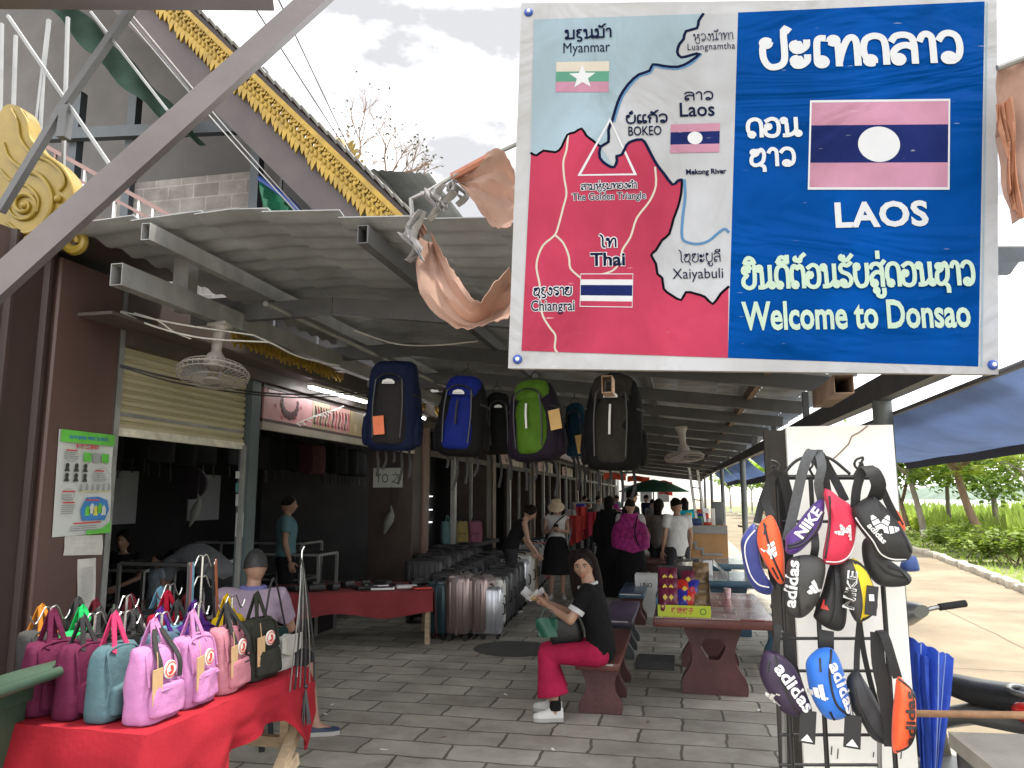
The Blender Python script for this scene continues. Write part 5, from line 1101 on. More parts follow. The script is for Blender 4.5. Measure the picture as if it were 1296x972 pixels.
for i, (px, Y, m, lab) in enumerate(far):
    q = PY(px, 650, Y); person('small distant shopper in %s %s' % (lab, whr[i]), (q.x, q.y, 0), R(random.uniform(0, 360)), None, random.uniform(.94, 1.04), 1.0, m_skin2, m, .6, m_dgry, 'trousers', .05, 'short', None, None, 'shoppers far down the aisle', vox=.025)
# ================================================================ concrete benches and tables
m_conc_red = M('red_painted_concrete', (.125, .038, .032), .45, 0, .3, 5, .25, 30)
m_conc_pur = M('purple_painted_concrete', (.07, .055, .10), .4, 0, .3, 5, .25, 30)
m_conc_blue = M('blue_painted_concrete', (.035, .085, .13), .35, 0, .3, 5, .25, 30)
m_conc_dark = M('maroon_leg_concrete', (.075, .025, .024), .55, 0, .35, 5, .3, 30)
m_tile_red = stone_mat('red_glazed_tiles', (.30, .075, .065), (.42, .34, .33), (.55, .53, .5), .20, .20, .004, .16, 0, .25, 2.5, .6)
m_tile_blue = stone_mat('blue_glazed_tiles', (.10, .17, .24), (.34, .40, .44), (.5, .5, .5), .20, .20, .004, .14, 0, .25, 2.5, .6)
m_chip = M('chipped_white_paint', (.55, .52, .5), .7, 0, .2, 30)
def leg_outline(w, h, foot=.5, waist=.33, top=.46):
    p = [(-w * foot, 0), (-w * foot * 1.02, h * .10), (-w * foot * .96, h * .22), (-w * waist * 1.12, h * .38), (-w * waist, h * .52), (-w * waist * 1.05, h * .68), (-w * top * .95, h * .88), (-w * top, h)]
    q = [(a.x, a.y) for a in catmull([(a, b, 0) for a, b in p], 4)]
    return q + [(-a, b) for a, b in q[::-1]]
def slab_leg(mb, x, y, w, h, t, hole=False):
    o = leg_outline(w, h)
    if not hole: mb.prism(o, (x, y - t / 2, .002), X0, Z0, (0, t, 0)); return
    n = len(o); hc, hw_, hh = (0, h * .66), w * .19, h * .24
    # outline joined to a diamond hole
    inner = [(hc[0] + hw_ * math.copysign(abs(math.cos(a)) ** 1.6, math.cos(a)), hc[1] + hh * math.copysign(abs(math.sin(a)) ** 1.6, math.sin(a))) for a in [math.atan2(p[1] - hc[1], p[0] - hc[0]) for p in o]]
    vs = []
    for yy in (y - t / 2, y + t / 2):
        vs += [V((x + a, yy, .002 + b)) for a, b in o] + [V((x + a, yy, .002 + b)) for a, b in inner]
    fs = []
    for i in range(n):
        j = (i + 1) % n; m = 2 * n
        fs += [(j, i, n + i, n + j), (m + i, m + j, m + n + j, m + n + i), (i, j, m + j, m + i), (n + j, n + i, m + n + i, m + n + j)]
    mb.add(vs, fs)
def bench(x0, x1, y0, y1, z, mtop, mleg, label):
    t = thing('concrete_bench', label, 'bench', ((x0 + x1) / 2, (y0 + y1) / 2, 0), 0, 'concrete benches beside the aisle')
    MB().rbox(((x0 + x1) / 2, (y0 + y1) / 2, z - .03), (x1 - x0, y1 - y0, .06), .012, n=2).build('seat', mtop, t)
    MB().box(((x0 + x1) / 2 - .01, y0 - .001, z - .012), ((x1 - x0) * .8, .004, .012)).build('paint_chip', m_chip, t, 0)
    for f in (.16, .5, .86):
        b = MB(); slab_leg(b, (x0 + x1) / 2, y0 + (y1 - y0) * f, (x1 - x0) * 1.0, z - .06, .09); b.build('leg', mleg, t)
    return t
bx0 = PZ(727, 838, BZ).x; bx1 = PZ(784, 838, BZ).x; by0 = PZ(757, 838, BZ).y
bench(bx0, bx1, by0 - .02, by0 + 1.45, BZ, m_conc_red, m_conc_dark, 'red concrete bench with chipped white edge under the seated woman')
bench(bx0 - .02, bx1 - .02, by0 + 1.95, by0 + 3.4, BZ, m_conc_pur, M('grey_leg_concrete', (.06, .065, .07), .6, 0, .3, 5, .3, 30), 'purple concrete bench right behind the seated woman')
bench(bx0 - .0, bx1 - .0, by0 + 4.1, by0 + 5.4, BZ, m_conc_blue, m_conc_dark, 'farthest low bench beyond the purple one')
TZ = .645
def table(x0, x1, y0, y1, z, mtop, medge, mleg, label, hole=True):
    t = thing('concrete_table', label, 'table', ((x0 + x1) / 2, (y0 + y1) / 2, 0), 0, 'concrete tables beside the aisle')
    MB().rbox(((x0 + x1) / 2, (y0 + y1) / 2, z - .038), (x1 - x0, y1 - y0, .07), .014, n=2).build('table_top', medge, t)
    MB().box(((x0 + x1) / 2, (y0 + y1) / 2, z), (x1 - x0 - .03, y1 - y0 - .03, .008)).build('tile_surface', mtop, t, 0)
    for f in (.22, .8):
        b = MB(); slab_leg(b, (x0 + x1) / 2 - .0, y0 + (y1 - y0) * f, min(.52, (x1 - x0) * .62), z - .073, .16, hole); b.build('leg', mleg, t, 30)
    return t
tx0, tx1, ty0 = PZ(826, 783, TZ).x, PZ(980, 783, TZ).x, PZ(900, 784, TZ).y
table(tx0, tx1, ty0, ty0 + 1.75, TZ, m_tile_red, m_conc_red, m_conc_dark, 'red tiled concrete table carrying the snack box, nearest of the tables')
q0, q1 = PZ(868, 712, TZ), PZ(935, 712, TZ)
table(q0.x - .0, q1.x + .12, 9.3, 10.5, TZ, m_tile_blue, m_conc_blue, m_conc_blue, 'blue topped concrete table behind the snack box with napkins on it')
table(q0.x - .05, q1.x + .1, 11.6, 12.8, TZ, m_tile_blue, m_conc_blue, m_conc_blue, 'farther blue concrete table beside the young man in white')
bench(.80, 1.08, ty0 + .9, ty0 + 2.2, BZ, m_conc_blue, m_conc_blue, 'blue concrete bench on the road side of the red tiled table')
table(-.95, -.15, 12.2, 13.3, TZ, m_conc_dark, m_conc_dark, m_conc_dark, 'dark low table in front of the magenta shawl and white shirts')
# snack display box
sb0, sb1 = PZ(833, 779, TZ), PZ(899, 779, TZ); sy = ty0 + .06; sx0, sx1 = sb0.x, sb1.x; sw = sx1 - sx0
t = thing('snack_display', 'open snack carton with lime green front lip and colourful packets on the red tiled table', 'snack carton', ((sx0 + sx1) / 2, sy + .1, TZ))
m_lime = M('lime_carton', (.42, .50, .02), .5, 0, .06); m_cart = M('dark_carton', (.03, .022, .03), .6); m_mar = M('maroon_packet', (.13, .014, .04), .35, 0, .3, 14); m_bluep = M('blue_packet', (.03, .03, .30), .3, 0, .35, 18); m_redp = M('red_packet', (.5, .03, .02), .35, 0, .3, 14); m_brn = M('brown_clear_packet', (.20, .13, .07), .25, 0, .45, 22, .3, 40); m_yel = M('yellow_packet', (.62, .45, .03), .4, 0, .1)
zt = TZ + .004
MB().box(((sx0 + sx1) / 2, sy, zt + .045), (sw, .008, .09)).build('front_lip', m_lime, t, 0)
for x in (sx0 + .004, sx1 - .004): MB().prism([(0, 0), (.24, 0), (.24, .36), (.12, .30), (0, .09)], (x - .003, sy + .005, zt), Y0, Z0, (.006, 0, 0)).build('side_panel', m_cart, t, 0)
MB().box(((sx0 + sx1) / 2, sy + .245, zt + .19), (sw, .008, .38)).build('back_panel', m_cart, t, 0)
MB().box(((sx0 + sx1) / 2, sy + .12, zt + .004), (sw - .02, .23, .006)).build('base', m_cart, t, 0)
MB().text('嘴馋饼子', V((sx0 + sw * .47, sy - .0055, zt + .048)), X0, Z0, sw * .42, .055, 0, .03).build('lettering', M('carton_red_ink', (.42, .05, .04), .5), t, 0)
MB().ribbon2([(.022 * math.cos(a), .022 * math.sin(a)) for a in [2 * math.pi * k / 14 for k in range(14)]], .008, V((sx1 - .06, sy - .0055, zt + .045)), X0, Z0, 0, 2, True).build('round_mark', M('carton_green_ink', (.05, .16, .03), .5), t, 0)
rnd = random.Random(11)
def packet(x, y, z, w, h, m, tilt, m2=None):
    b = MB(); rot = Matrix.Rotation(R(tilt), 3, 'X')
    b.sheet(8, 8, lambda u, v: V((x, y, z)) + rot @ V(((u - .5) * w, -.028 * math.sin(u * math.pi) * math.sin(v * math.pi) + .004 * math.sin(u * 17 + v * 9), v * h)), .012)
    o = b.build('snack_packet', m, t)
    if m2: MB().flat([(w * .2 * math.cos(a), h * .15 * math.sin(a)) for a in [k * math.pi / 2 for k in range(4)]], V((x, y, z)) + rot @ V((0, -.038, h * .5)), X0, rot @ Z0).build('packet_emblem', m2, o, 0)
for i in range(6): packet(sx0 + .06 + .05 * (i % 2), sy + .05 + .05 * (i // 2), zt + .06 + .075 * (i // 2), .10, .16, m_mar, -14, m_yel)
for i in range(5): packet(sx0 + .22 + .03 * (i % 3), sy + .06 + .04 * (i // 2), zt + .06 + .07 * (i // 2), .11, .15, (m_bluep, m_redp, m_bluep, m_redp, m_mar)[i], -16, (m_yel, m_yel, m_redp, m_yel, m_yel)[i])
for i in range(4): packet(sx0 + .345 + .01 * (i % 2), sy + .05 + .055 * i, zt + .065 + .085 * i * .9, .13, .12, m_brn, -22)
packet(sx0 + .04, sy + .01, zt + .03, .05, .09, m_mar, -8, m_yel)
def prop(px, py, Y, name, label, cat): o = PY(px, py, Y); return thing(name, label, cat, (o.x, Y, TZ)), o
t, o = prop(812, 770, ty0 + .22, 'water_bottle', 'clear plastic water bottle with blue cap left of the snack carton', 'bottle')
o = V((tx0 - .02 + .07, ty0 + .22, TZ + .004))
m_pet = M('clear_bottle', (.55, .66, .72), .08, 0, .06, spec=.6)
m_pet.node_tree.nodes['Principled BSDF'].inputs['Transmission Weight'].default_value = .8
MB().lathe([(.028, 0), (.033, .006), (.033, .05), (.030, .06), (.033, .07), (.033, .13), (.031, .15), (.014, .185), (.013, .20)], o, 18).build('bottle_body', m_pet, t)
MB().lathe([(.016, .198), (.016, .222), (.012, .224)], o, 14).build('cap', M('blue_cap', (.03, .12, .42), .4), t)
MB().lathe([(.0335, .075), (.0335, .125)], o, 18).build('label_band', M('bottle_label', (.12, .28, .45), .4, 0, .4, 60), t)
t, o = prop(880, 715, 9.5, 'steel_pot', 'stainless steel pot with magenta band behind the snack carton', 'pot'); o = V((PZ(865, 716, TZ).x, 9.45, TZ + .004))
MB().lathe([(.10, 0), (.105, .01), (.105, .20), (.11, .205), (.09, .21), (.02, .235), (.02, .25)], o, 22).build('pot_body', M('stainless_steel', (.5, .5, .48), .28, .9, .1), t)
MB().lathe([(.1065, .01), (.1065, .05)], o, 22).build('band', M('magenta_band', (.35, .03, .30), .5), t)
t = thing('napkin_box', 'white napkin holder with loose tissue on the blue topped table', 'napkin box', (.42, 9.9, TZ)); o = V((PZ(890, 712, TZ).x, 9.9, TZ + .004))
MB().rbox(o + V((0, 0, .09)), (.11, .11, .18), .008).build('holder', m_white, t)
MB().sheet(8, 8, lambda u, v: o + V((.07 + .16 * u, .05 * math.sin(u * 5), .20 * (1 - u) * (.6 + .4 * v) + .03 * math.sin(v * 6))), .003).build('tissue', m_white, t)
t = thing('menu_holder', 'dark upright box beside the napkin holder on the blue topped table', 'box', (.3, 9.9, TZ)); MB().rbox(V((PZ(878, 712, TZ).x, 9.9, TZ + .10)), (.07, .09, .19), .006).build('box_body', m_cart, t)
t = thing('paper_cup', 'small pink and white cup standing on the red tiled table', 'cup', (.3, ty0 + .9, TZ)); o = PZ(921, 757, TZ + .004)
MB().lathe([(.026, 0), (.034, .09), (.033, .092), (.025, .004)], o, 16).build('cup_body', M('pink_white_cup', (.62, .42, .44), .5, 0, .4, 40), t)
# cardboard boxes and far counter
m_card = M('cardboard', (.30, .20, .10), .8, 0, .15, 4, .1, 30)
def carton(c, d, rz, label, m=None):
    t = thing('cardboard_box', label, 'box', (c[0], c[1], 0), rz); rot = Matrix.Rotation(rz, 3, 'Z')
    MB().box((c[0], c[1], c[2] + d[2] / 2), d, rot).build('box_body', m or m_card, t, 0)
    for s_ in (-1, 1): MB().box(V((c[0], c[1], c[2] + d[2] + .004)) + rot @ V((0, s_ * d[1] * .26, 0)), (d[0], d[1] * .46, .005), rot).build('flap', m or m_card, t, 0)
    return t
c = PZ(947, 722, .35); carton((c.x, 9.0, .43), (.26, .3, .30), .2, 'brown cardboard box beside the blue table, right of the snack carton')
t = thing('side_stand', 'low dark stand under the brown cardboard box', 'stand', (c.x, 9.0, 0)); MB().box((c.x, 9.0, .40), (.34, .36, .04)).build('top', m_conc_blue, t, 0)
for sx in (-.13, .13):
    for syy in (-.14, .14): MB().box((c.x + sx, 9.0 + syy, .19), (.035, .035, .38)).build('leg', m_conc_blue, t, 0)
c = PZ(825, 745, .3); t = carton((c.x - .05, 10.9, .0), (.3, .3, .55), 0, 'white printed carton standing left of the blue table', m_white)
MB().text('UNO', V((c.x - .05, 10.748, .42)), X0, Z0, .16, .06, 0, .02).build('lettering', m_pk, t, 0)
# far counter stall: plywood cabinet with goods
t = thing('stall_counter', 'plywood and silver patched stall counter behind the blue tables by the slim posts', 'counter', (.75, 14.6, 0))
ca, cb = PY(894, 700, 14.2), PY(912, 700, 14.2)
MB().box(((ca.x + cb.x) / 2 - .12, 14.9, .55), (.75, 1.4, 1.1)).build('cabinet', M('plywood_cabinet', (.34, .19, .075), .6, 0, .2, 2), t, 0)
b = MB(); y_ = 14.19
b.prism([(0, 1.1), (0, .95), (.08, .95), (.08, .82), (.18, .82), (.18, .72), (.30, .72), (.30, .62), (.62, .62), (.62, .58), (.26, .58), (.26, .68), (.14, .68), (.14, .78), (.04, .78), (.04, .9), (-.02, .9), (-.02, 1.1)][::-1], ((ca.x + cb.x) / 2 - .46, y_, 0), X0, Z0, (0, -.01, 0))
b.box(((ca.x + cb.x) / 2 - .12, 14.19, 1.03), (.75, .012, .14)); b.build('silver_patch', m_tube, t, 0)
goods = [((-.35, .02), (.10, .16, .22), m_yel), ((-.22, .0), (.2, .2, .12), M('navy_box', (.02, .05, .16), .4)), ((-.02, .1), (.14, .16, .05), m_redp), ((.08, .1), (.07, .07, .30), m_white), ((-.36, .0), (.12, .14, .08), m_redp), ((.16, .3), (.2, .2, .42), m_post)]
for k, ((dx, dy), d, m) in enumerate(goods):
    tag(MB().rbox(((ca.x + cb.x) / 2 - .05 + dx, 14.45 + dy + .12 * k * .0, 1.1 + d[2] / 2 + (.225 if k == 4 and False else 0)) if k != 4 else ((ca.x + cb.x) / 2 - .41, 14.9, 1.14), d, .008).build('boxed_goods', m), ['yellow packet standing on the plywood stall counter', 'dark navy box lying on the plywood stall counter', 'flat red box on the plywood stall counter', 'tall white bottle shaped pack on the plywood stall counter', 'small red pack at the back of the plywood counter', 'tall grey canister on the plywood stall counter'][k], 'goods')
t = thing('shelf_rack', 'white leaning shelf ladder hung beside the far slim posts', 'rack', tuple(PY(880, 640, 15.5)))
a, b_ = PY(872, 592, 15.5), PY(886, 690, 15.2); MB().bar(a, b_, .05, .02).build('rail', m_white, t, 0); MB().bar(a + V((.16, 0, -.05)), b_ + V((.16, 0, 0)), .05, .02).build('rail', m_white, t, 0)
for k in range(6): p = a.lerp(b_, .1 + .16 * k); MB().bar(p, p + V((.17, 0, -.02)), .03, .02).build('rung', m_tube, t, 0)
# manhole cover and floor drain
t = tag(MB().lathe([(.001, .006), (.40, .006), (.42, .004), (.43, .001)][::-1], PZ(650, 821), 30).build('manhole_cover', M('cast_iron_cover', (.07, .07, .068), .7, .3, .3, 4, .8, 60)), 'round iron manhole cover set in the paving in front of the suitcases', 'manhole cover')
p = PZ(830, 838); t = thing('drain_grate', 'dark slotted drain grate in the paving between bench and table', 'drain', tuple(p))
MB().box(p + V((0, 0, .004)), (.36, .7, .006)).build('grate_base', m_pk, t, 0)
b = MB()
for k in range(12): b.box(p + V((0, -.31 + .056 * k, .010)), (.36, .022, .008))
b.build('grate_bars', M('grate_iron', (.10, .10, .10), .6, .3), t, 0)
# ================================================================ pillow shaped waist bags on a wire rack
class Pillow:
    def __init__(s, px, Y, t, rim=.012):
        P = [PY(x, y, Y) for x, y in px]; s.o = P[0]; s.ux, s.uy = X0, Z0; s.n = -Y0; s.t = t; s.Y = Y
        q = catmull(P, 4, True); s.p = [V((a.x - s.o.x, a.z - s.o.z, 0)) for a in q]; s.c = sum(s.p, V((0, 0, 0))) / len(s.p); s.rim = rim
    def h(s, x, z):
        d = V((x, z, 0)) - s.c; best = 1.; L_ = d.length
        if L_ < 1e-6: return s.t
        for i in range(len(s.p)):
            a = s.p[i] - s.c; b = s.p[(i + 1) % len(s.p)] - s.c; e = b - a; den = d.x * e.y - d.y * e.x
            if abs(den) < 1e-12: continue
            k = (a.x * e.y - a.y * e.x) / den; m = (a.x * d.y - a.y * d.x) / den
            if k > 0 and -.001 <= m <= 1.001: best = 1 / k; break
        else: best = .95
        return s.t * math.sqrt(max(0, 1 - min(1, best) ** 3.4))
    def pt(s, x, z, lift=0.): return s.o + V((x, -(s.h(x, z) + lift), z))
    def mesh(s, mb, mi=0, wob=.004):
        rings = []
        for sc, hh in ((.02, -.35), (.5, -.33), (.85, -.28), (.97, -.12), (1, 0), (.985, None), (.95, None), (.88, None), (.78, None), (.64, None), (.48, None), (.3, None), (.12, None), (.02, None)):
            r = []
            for q in s.p:
                w = s.c + (q - s.c) * sc; y = s.t * hh if hh is not None else s.t * math.sqrt(max(0, 1 - sc ** 3.4))
                if hh is None: y += wob * noise.noise(V((w.x * 22, w.y * 22, s.Y)))
                r.append(s.o + V((w.x, -y, w.y)))
            rings.append(r)
        return mb.loft(rings, True, mi)
    def local(s, px, py): a = PY(px, py, s.Y); return (a.x - s.o.x, a.z - s.o.z)
    def text(s, mb, body, px, py, ang, w, h, mi=0, bold=.02, sp_=1.):
        vs, fs = text_data(body, bold, sp_); xs = [v[0] for v in vs]; ys = [v[1] for v in vs]; x0, x1, y0, y1 = min(xs), max(xs), min(ys), max(ys); cx, cz = s.local(px, py); ca_, sa_ = math.cos(R(ang)), math.sin(R(ang))
        out = []
        for x, y in vs:
            a = ((x - x0) / (x1 - x0) - .5) * w; b = ((y - y0) / (y1 - y0) - .5) * h
            out.append(s.pt(cx + a * ca_ - b * sa_, cz + a * sa_ + b * ca_, .0065))
        return mb.add(out, fs, mi)
    def line(s, mb, px, w, mi=0, sm=4, lift=.002, closed=False):
        q = catmull([V((*s.local(x, y), 0)) for x, y in px], sm, closed)
        return mb.tube([s.pt(a.x, a.y, lift) for a in q], w, 6, mi)
    def poly(s, mb, pts, mi=0, lift=.006): return mb.add([s.pt(a, b, lift) for a, b in pts], [tuple(range(len(pts)))], mi)
    def bars(s, mb, px, py, sz, ang, mi=0):
        cx, cz = s.local(px, py); ca_, sa_ = math.cos(R(ang)), math.sin(R(ang))
        for k in range(3):                                                  # three slanted bars, each taller than the last
            x = -.50 + .34 * k; hgt = .34 + .30 * k; lean = -.42
            q = [(x, -.4), (x + .26, -.4), (x + .26 + lean * hgt, -.4 + hgt), (x + lean * hgt, -.4 + hgt - .14)]
            s.poly(mb, [(cx + (a * ca_ - b * sa_) * sz, cz + (a * sa_ + b * ca_) * sz) for a, b in q], mi)
        mb = s.text(mb, 'adidas', px, py + 4, ang, sz * 1.0, sz * .2, mi, .03) if sz > .044 else mb
    def trefoil(s, mb, px, py, sz, ang, mi=0):
        cx, cz = s.local(px, py)
        for k, a0 in enumerate((ang - 55, ang, ang + 55)):
            ax, az = math.cos(R(a0)), math.sin(R(a0)); bx, bz = -az, ax
            for st in range(3):
                lo = .12 + .30 * st; hi = lo + .24; q = []
                for f_, w_ in ((lo, 1), (hi, 1), (hi, -1), (lo, -1)):
                    wd = .21 * math.sin(math.pi * (f_ * .85 + .08)) * w_; q.append((cx + (ax * f_ + bx * wd) * sz, cz + (az * f_ + bz * wd) * sz))
                s.poly(mb, q, mi)
m_web = M('black_webbing', (.013, .013, .014), .75, 0, .2, 60, .3, 200); m_web_g = M('grey_webbing', (.07, .075, .08), .75, 0, .2, 60, .3, 200); m_pip = M('white_piping', (.62, .62, .62), .5); m_zip = M('zip_black', (.01, .01, .012), .4); m_ptx = M('white_print', (.66, .66, .66), .5, 0, .04); m_btx = M('black_print', (.01, .01, .012), .5)
m_buck = M('black_buckle', (.015, .015, .016), .3)
def fabric(name, c): return M('nylon_' + name, c, .55, 0, .12, 14, .22, 260, sheen=.15)
RY = 3.05
def waist_bag(px, Y, th, m, label, extra=None, zips=(), pipe=None, straps=()):
    P_ = Pillow(px, Y, th); t = thing('waist_bag', label, 'waist bag', tuple(P_.o), 0, 'waist bags hung on the wire rack')
    b = MB(); P_.mesh(b); b.build('bag_body', m, t, 60)
    if pipe: b = MB(); P_.line(b, pipe, .0028, lift=.001); b.build('piping', m_pip, t)
    for z in zips: b = MB(); P_.line(b, z, .0045, lift=.0005); b.build('zip', m_zip, t)
    for q in straps:
        pts, w, mm, dy = q; b = MB(); b.strap([PY(x, y, Y + d) for (x, y), d in zip(pts, dy)], w, .003, X0); b.build('strap', mm, t)
    if extra: extra(P_, t)
    return t
def deco(fn, m=None, name='print'):
    def f(P_, t): b = MB(); fn(P_, b); b.build(name, m or m_ptx, t, 0)
    return f
def many(*fs):
    def f(P_, t):
        for g in fs: g(P_, t)
    return f
f_navy, f_or, f_pur, f_red, f_blk, f_gry, f_yel, f_blu, f_dpur = fabric('navy', (.012, .022, .16)), fabric('orange', (.75, .085, .015)), fabric('purple', (.06, .02, .17)), fabric('crimson', (.52, .012, .05)), fabric('black', (.014, .014, .015)), fabric('charcoal', (.035, .034, .033)), fabric('yellow', (.72, .52, .01)), fabric('blue', (.008, .12, .50)), fabric('aubergine', (.022, .010, .035))
waist_bag([(954, 662), (939, 680), (938, 697), (944, 727), (956, 747), (974, 753), (979, 743), (971, 733), (962, 707), (959, 680)], RY + .04, .045, f_navy, 'navy blue waist bag with white piping, outermost left on the rack', None, (), [(957, 668), (944, 684), (942, 700), (948, 724), (958, 738), (972, 742)], [([(958, 662), (966, 630), (978, 602), (984, 598)], .028, m_web, (0, .02, .0, .0)), ([(976, 745), (990, 690), (994, 640), (986, 600)], .028, m_web, (.02, .06, .05, .01))])
waist_bag([(976, 652), (962, 662), (958, 680), (961, 697), (971, 717), (984, 737), (992, 738), (993, 727), (992, 697), (986, 670)], RY - .02, .04, f_or, 'bright orange waist bag with pale triangle emblem beside the navy one', deco(lambda P_, b: P_.bars(b, 972, 693, .055, 100)), ([(966, 662), (970, 682), (978, 708), (990, 734)], [(966, 676), (968, 664)], [(976, 717), (984, 732)]), None, [([(976, 654), (970, 634), (976, 606), (986, 596)], .034, m_web, (0, .02, 0, -.02)), ([(988, 734), (1000, 690), (1000, 640), (990, 598)], .036, m_web, (.02, .06, .04, -.01))])
waist_bag([(994, 688), (995, 678), (1008, 664), (1019, 649), (1036, 632), (1043, 634), (1043, 647), (1040, 664), (1030, 680), (1012, 698), (1000, 702), (994, 697)], RY - .05, .04, f_pur, 'purple waist bag with big white lettering and grey zip, upper middle of the rack', many(deco(lambda P_, b: P_.text(b, 'NIKE', 1021, 661, 52, .125, .036, 0, .035)), ), ([(996, 693), (1014, 688), (1030, 672), (1041, 648)], [(996, 690), (1012, 684), (1026, 668)]), None, [([(996, 684), (1006, 640), (1016, 596), (1026, 572), (1036, 570)], .036, m_web_g, (.02, .0, -.03, -.03, .0)), ([(1040, 634), (1036, 612), (1040, 590), (1036, 571)], .032, m_web_g, (0, -.04, -.05, -.02))])
waist_bag([(1041, 621), (1050, 620), (1063, 630), (1078, 641), (1084, 660), (1082, 686), (1074, 706), (1063, 714), (1045, 714), (1041, 704), (1045, 680), (1048, 653)], RY - .06, .05, f_red, 'crimson red waist bag with white leaf emblem next to the purple one', many(deco(lambda P_, b: (P_.trefoil(b, 1066, 675, .038, 115), P_.text(b, 'adidas', 1071.5, 675, 90, .045, .012, 0, .03)))), ([(1047, 628), (1049, 660), (1045, 690), (1043, 706)],), [(1044, 710), (1060, 710), (1072, 703), (1080, 686), (1082, 664)], [([(1046, 622), (1042, 600), (1032, 578), (1030, 571)], .034, m_web, (0, -.02, -.02, 0)), ([(1070, 634), (1056, 606), (1044, 584), (1036, 572)], .03, m_web, (.03, .04, .03, .01))])
waist_bag([(1080, 641), (1102, 627), (1110, 632), (1126, 649), (1143, 671), (1154, 693), (1152, 704), (1145, 710), (1126, 710), (1111, 703), (1100, 686), (1087, 669), (1079, 654)], RY - .10, .055, f_blk, 'large black waist bag with white leaf emblem and piping, upper right of the rack', many(deco(lambda P_, b: (P_.trefoil(b, 1110, 671, .062, 62), P_.text(b, 'adidas', 1105, 674, -52, .078, .020, 0, .03)))), ([(1104, 630), (1124, 652), (1140, 676), (1150, 698)],), [(1081, 655), (1088, 666), (1102, 684), (1112, 700), (1127, 707), (1144, 707)], [([(1082, 644), (1084, 620), (1090, 600), (1096, 592)], .032, m_web, (.02, .0, 0, 0)), ([(1106, 632), (1112, 614), (1104, 596), (1096, 590)], .05, m_web, (0, -.05, -.05, -.01)), ([(1136, 660), (1124, 636), (1112, 610), (1100, 592)], .026, m_web, (.04, .03, .02, .0))])
waist_bag([(1126, 643), (1136, 647), (1143, 660), (1145, 671), (1138, 676), (1124, 664)], RY + .05, .03, f_or, 'orange waist bag peeking out right behind the large black one', None, ([(1130, 648), (1140, 664)],))
waist_bag([(997, 710), (1011, 703), (1031, 703), (1044, 713), (1041, 740), (1031, 767), (1014, 782), (997, 777), (992, 763), (994, 733)], RY - .06, .06, f_gry, 'charcoal waist bag with white sideways lettering and triangle emblem, middle left of the rack', many(deco(lambda P_, b: (P_.text(b, 'adidas', 999.5, 737, 82, .165, .038, 0, .03), P_.bars(b, 1028, 741, .05, 10)))), ([(1010, 704), (1006, 740), (1010, 778)], [(1004, 776), (1020, 764)]), None, [([(1030, 704), (1032, 690), (1030, 672)], .028, m_web, (0, -.03, 0))])
waist_bag([(1051, 713), (1064, 710), (1072, 720), (1071, 780), (1064, 798), (1047, 795), (1031, 783), (1031, 773), (1041, 747)], RY + .0, .05, f_blk, 'plain black waist bag with small red triangle between the charcoal and yellow ones', many(lambda P_, t: (lambda b: (P_.poly(b, [(P_.local(x, y)) for x, y in ((1040, 756), (1046, 770), (1036, 768))]), b.build('red_triangle', m_redp, t, 0)))(MB())), ([(1052, 716), (1052, 760), (1046, 792)],))
def yel(P_, t):
    b = MB(); q = [(1077, 707), (1094, 717), (1107, 747), (1109, 773), (1088, 787), (1088, 760), (1084, 735)]
    p = catmull([V((*P_.local(x, y), 0)) for x, y in q], 4, True); c = sum(p, V((0, 0, 0))) / len(p)
    b.loft([[P_.pt(*(c + (a - c) * s_).xy, .0025) for a in p] for s_ in (1, .8, .55, .3, .05)], True); b.build('yellow_panel', f_yel, t)
    b = MB(); P_.text(b, 'NIKE', 1073.5, 745, 82, .135, .032, 0, .03); b.build('print', m_ptx, t, 0); b = MB(); P_.text(b, 'NIKE', 1073.8, 745, 82, .127, .024, 0, -.012); b.v = [v - Y0 * .0012 for v in b.v]; b.build('print_inner', f_gry, t, 0)
    b = MB(); o = PY(1103, 760, RY - .12); b.box(o, (.038, .006, .10), Matrix.Rotation(R(8), 3, 'Y')); b.box(o + V((0, -.004, .01)), (.016, .003, .022), None, 1); b.build('price_tag', [m_btx, m_ptx], t, 0)
waist_bag([(1064, 713), (1077, 707), (1094, 717), (1107, 747), (1109, 773), (1087, 788), (1077, 777), (1071, 760), (1064, 740)], RY - .05, .05, f_gry, 'half yellow half charcoal waist bag with outlined lettering, centre of the rack', yel)
waist_bag([(1091, 687), (1104, 680), (1124, 707), (1151, 727), (1149, 740), (1124, 743), (1107, 737), (1094, 717)], RY + .0, .05, fabric('graphite', (.03, .03, .03)), 'quilted graphite waist bag hanging below the large black one', None, ([(1120, 716), (1136, 722), (1148, 736)], [(1096, 700), (1116, 722), (1140, 730)]))
waist_bag([(1141, 710), (1157, 703), (1163, 717), (1161, 723), (1141, 722)], RY + .06, .03, fabric('mid_blue', (.03, .07, .24)), 'small blue bag corner showing at the right of the rack', None)
waist_bag([(967, 825), (981, 825), (997, 835), (1011, 855), (1027, 895), (1024, 906), (1011, 908), (991, 901), (981, 888), (967, 868), (961, 848)], RY - .04, .055, f_dpur, 'aubergine waist bag with slanted white lettering, lower left of the rack', many(deco(lambda P_, b: (P_.text(b, 'adidas', 1003, 866, -56, .18, .046, 0, .03), P_.bars(b, 979, 880, .045, -40)))), ([(980, 828), (984, 850), (1000, 885), (1012, 904)], [(970, 848), (972, 834)]), None, [([(980, 826), (984, 806), (985, 790)], .024, m_web, (0, -.01, 0)), ([(1020, 892), (1006, 850), (994, 800)], .03, m_web, (.05, .05, .02))])
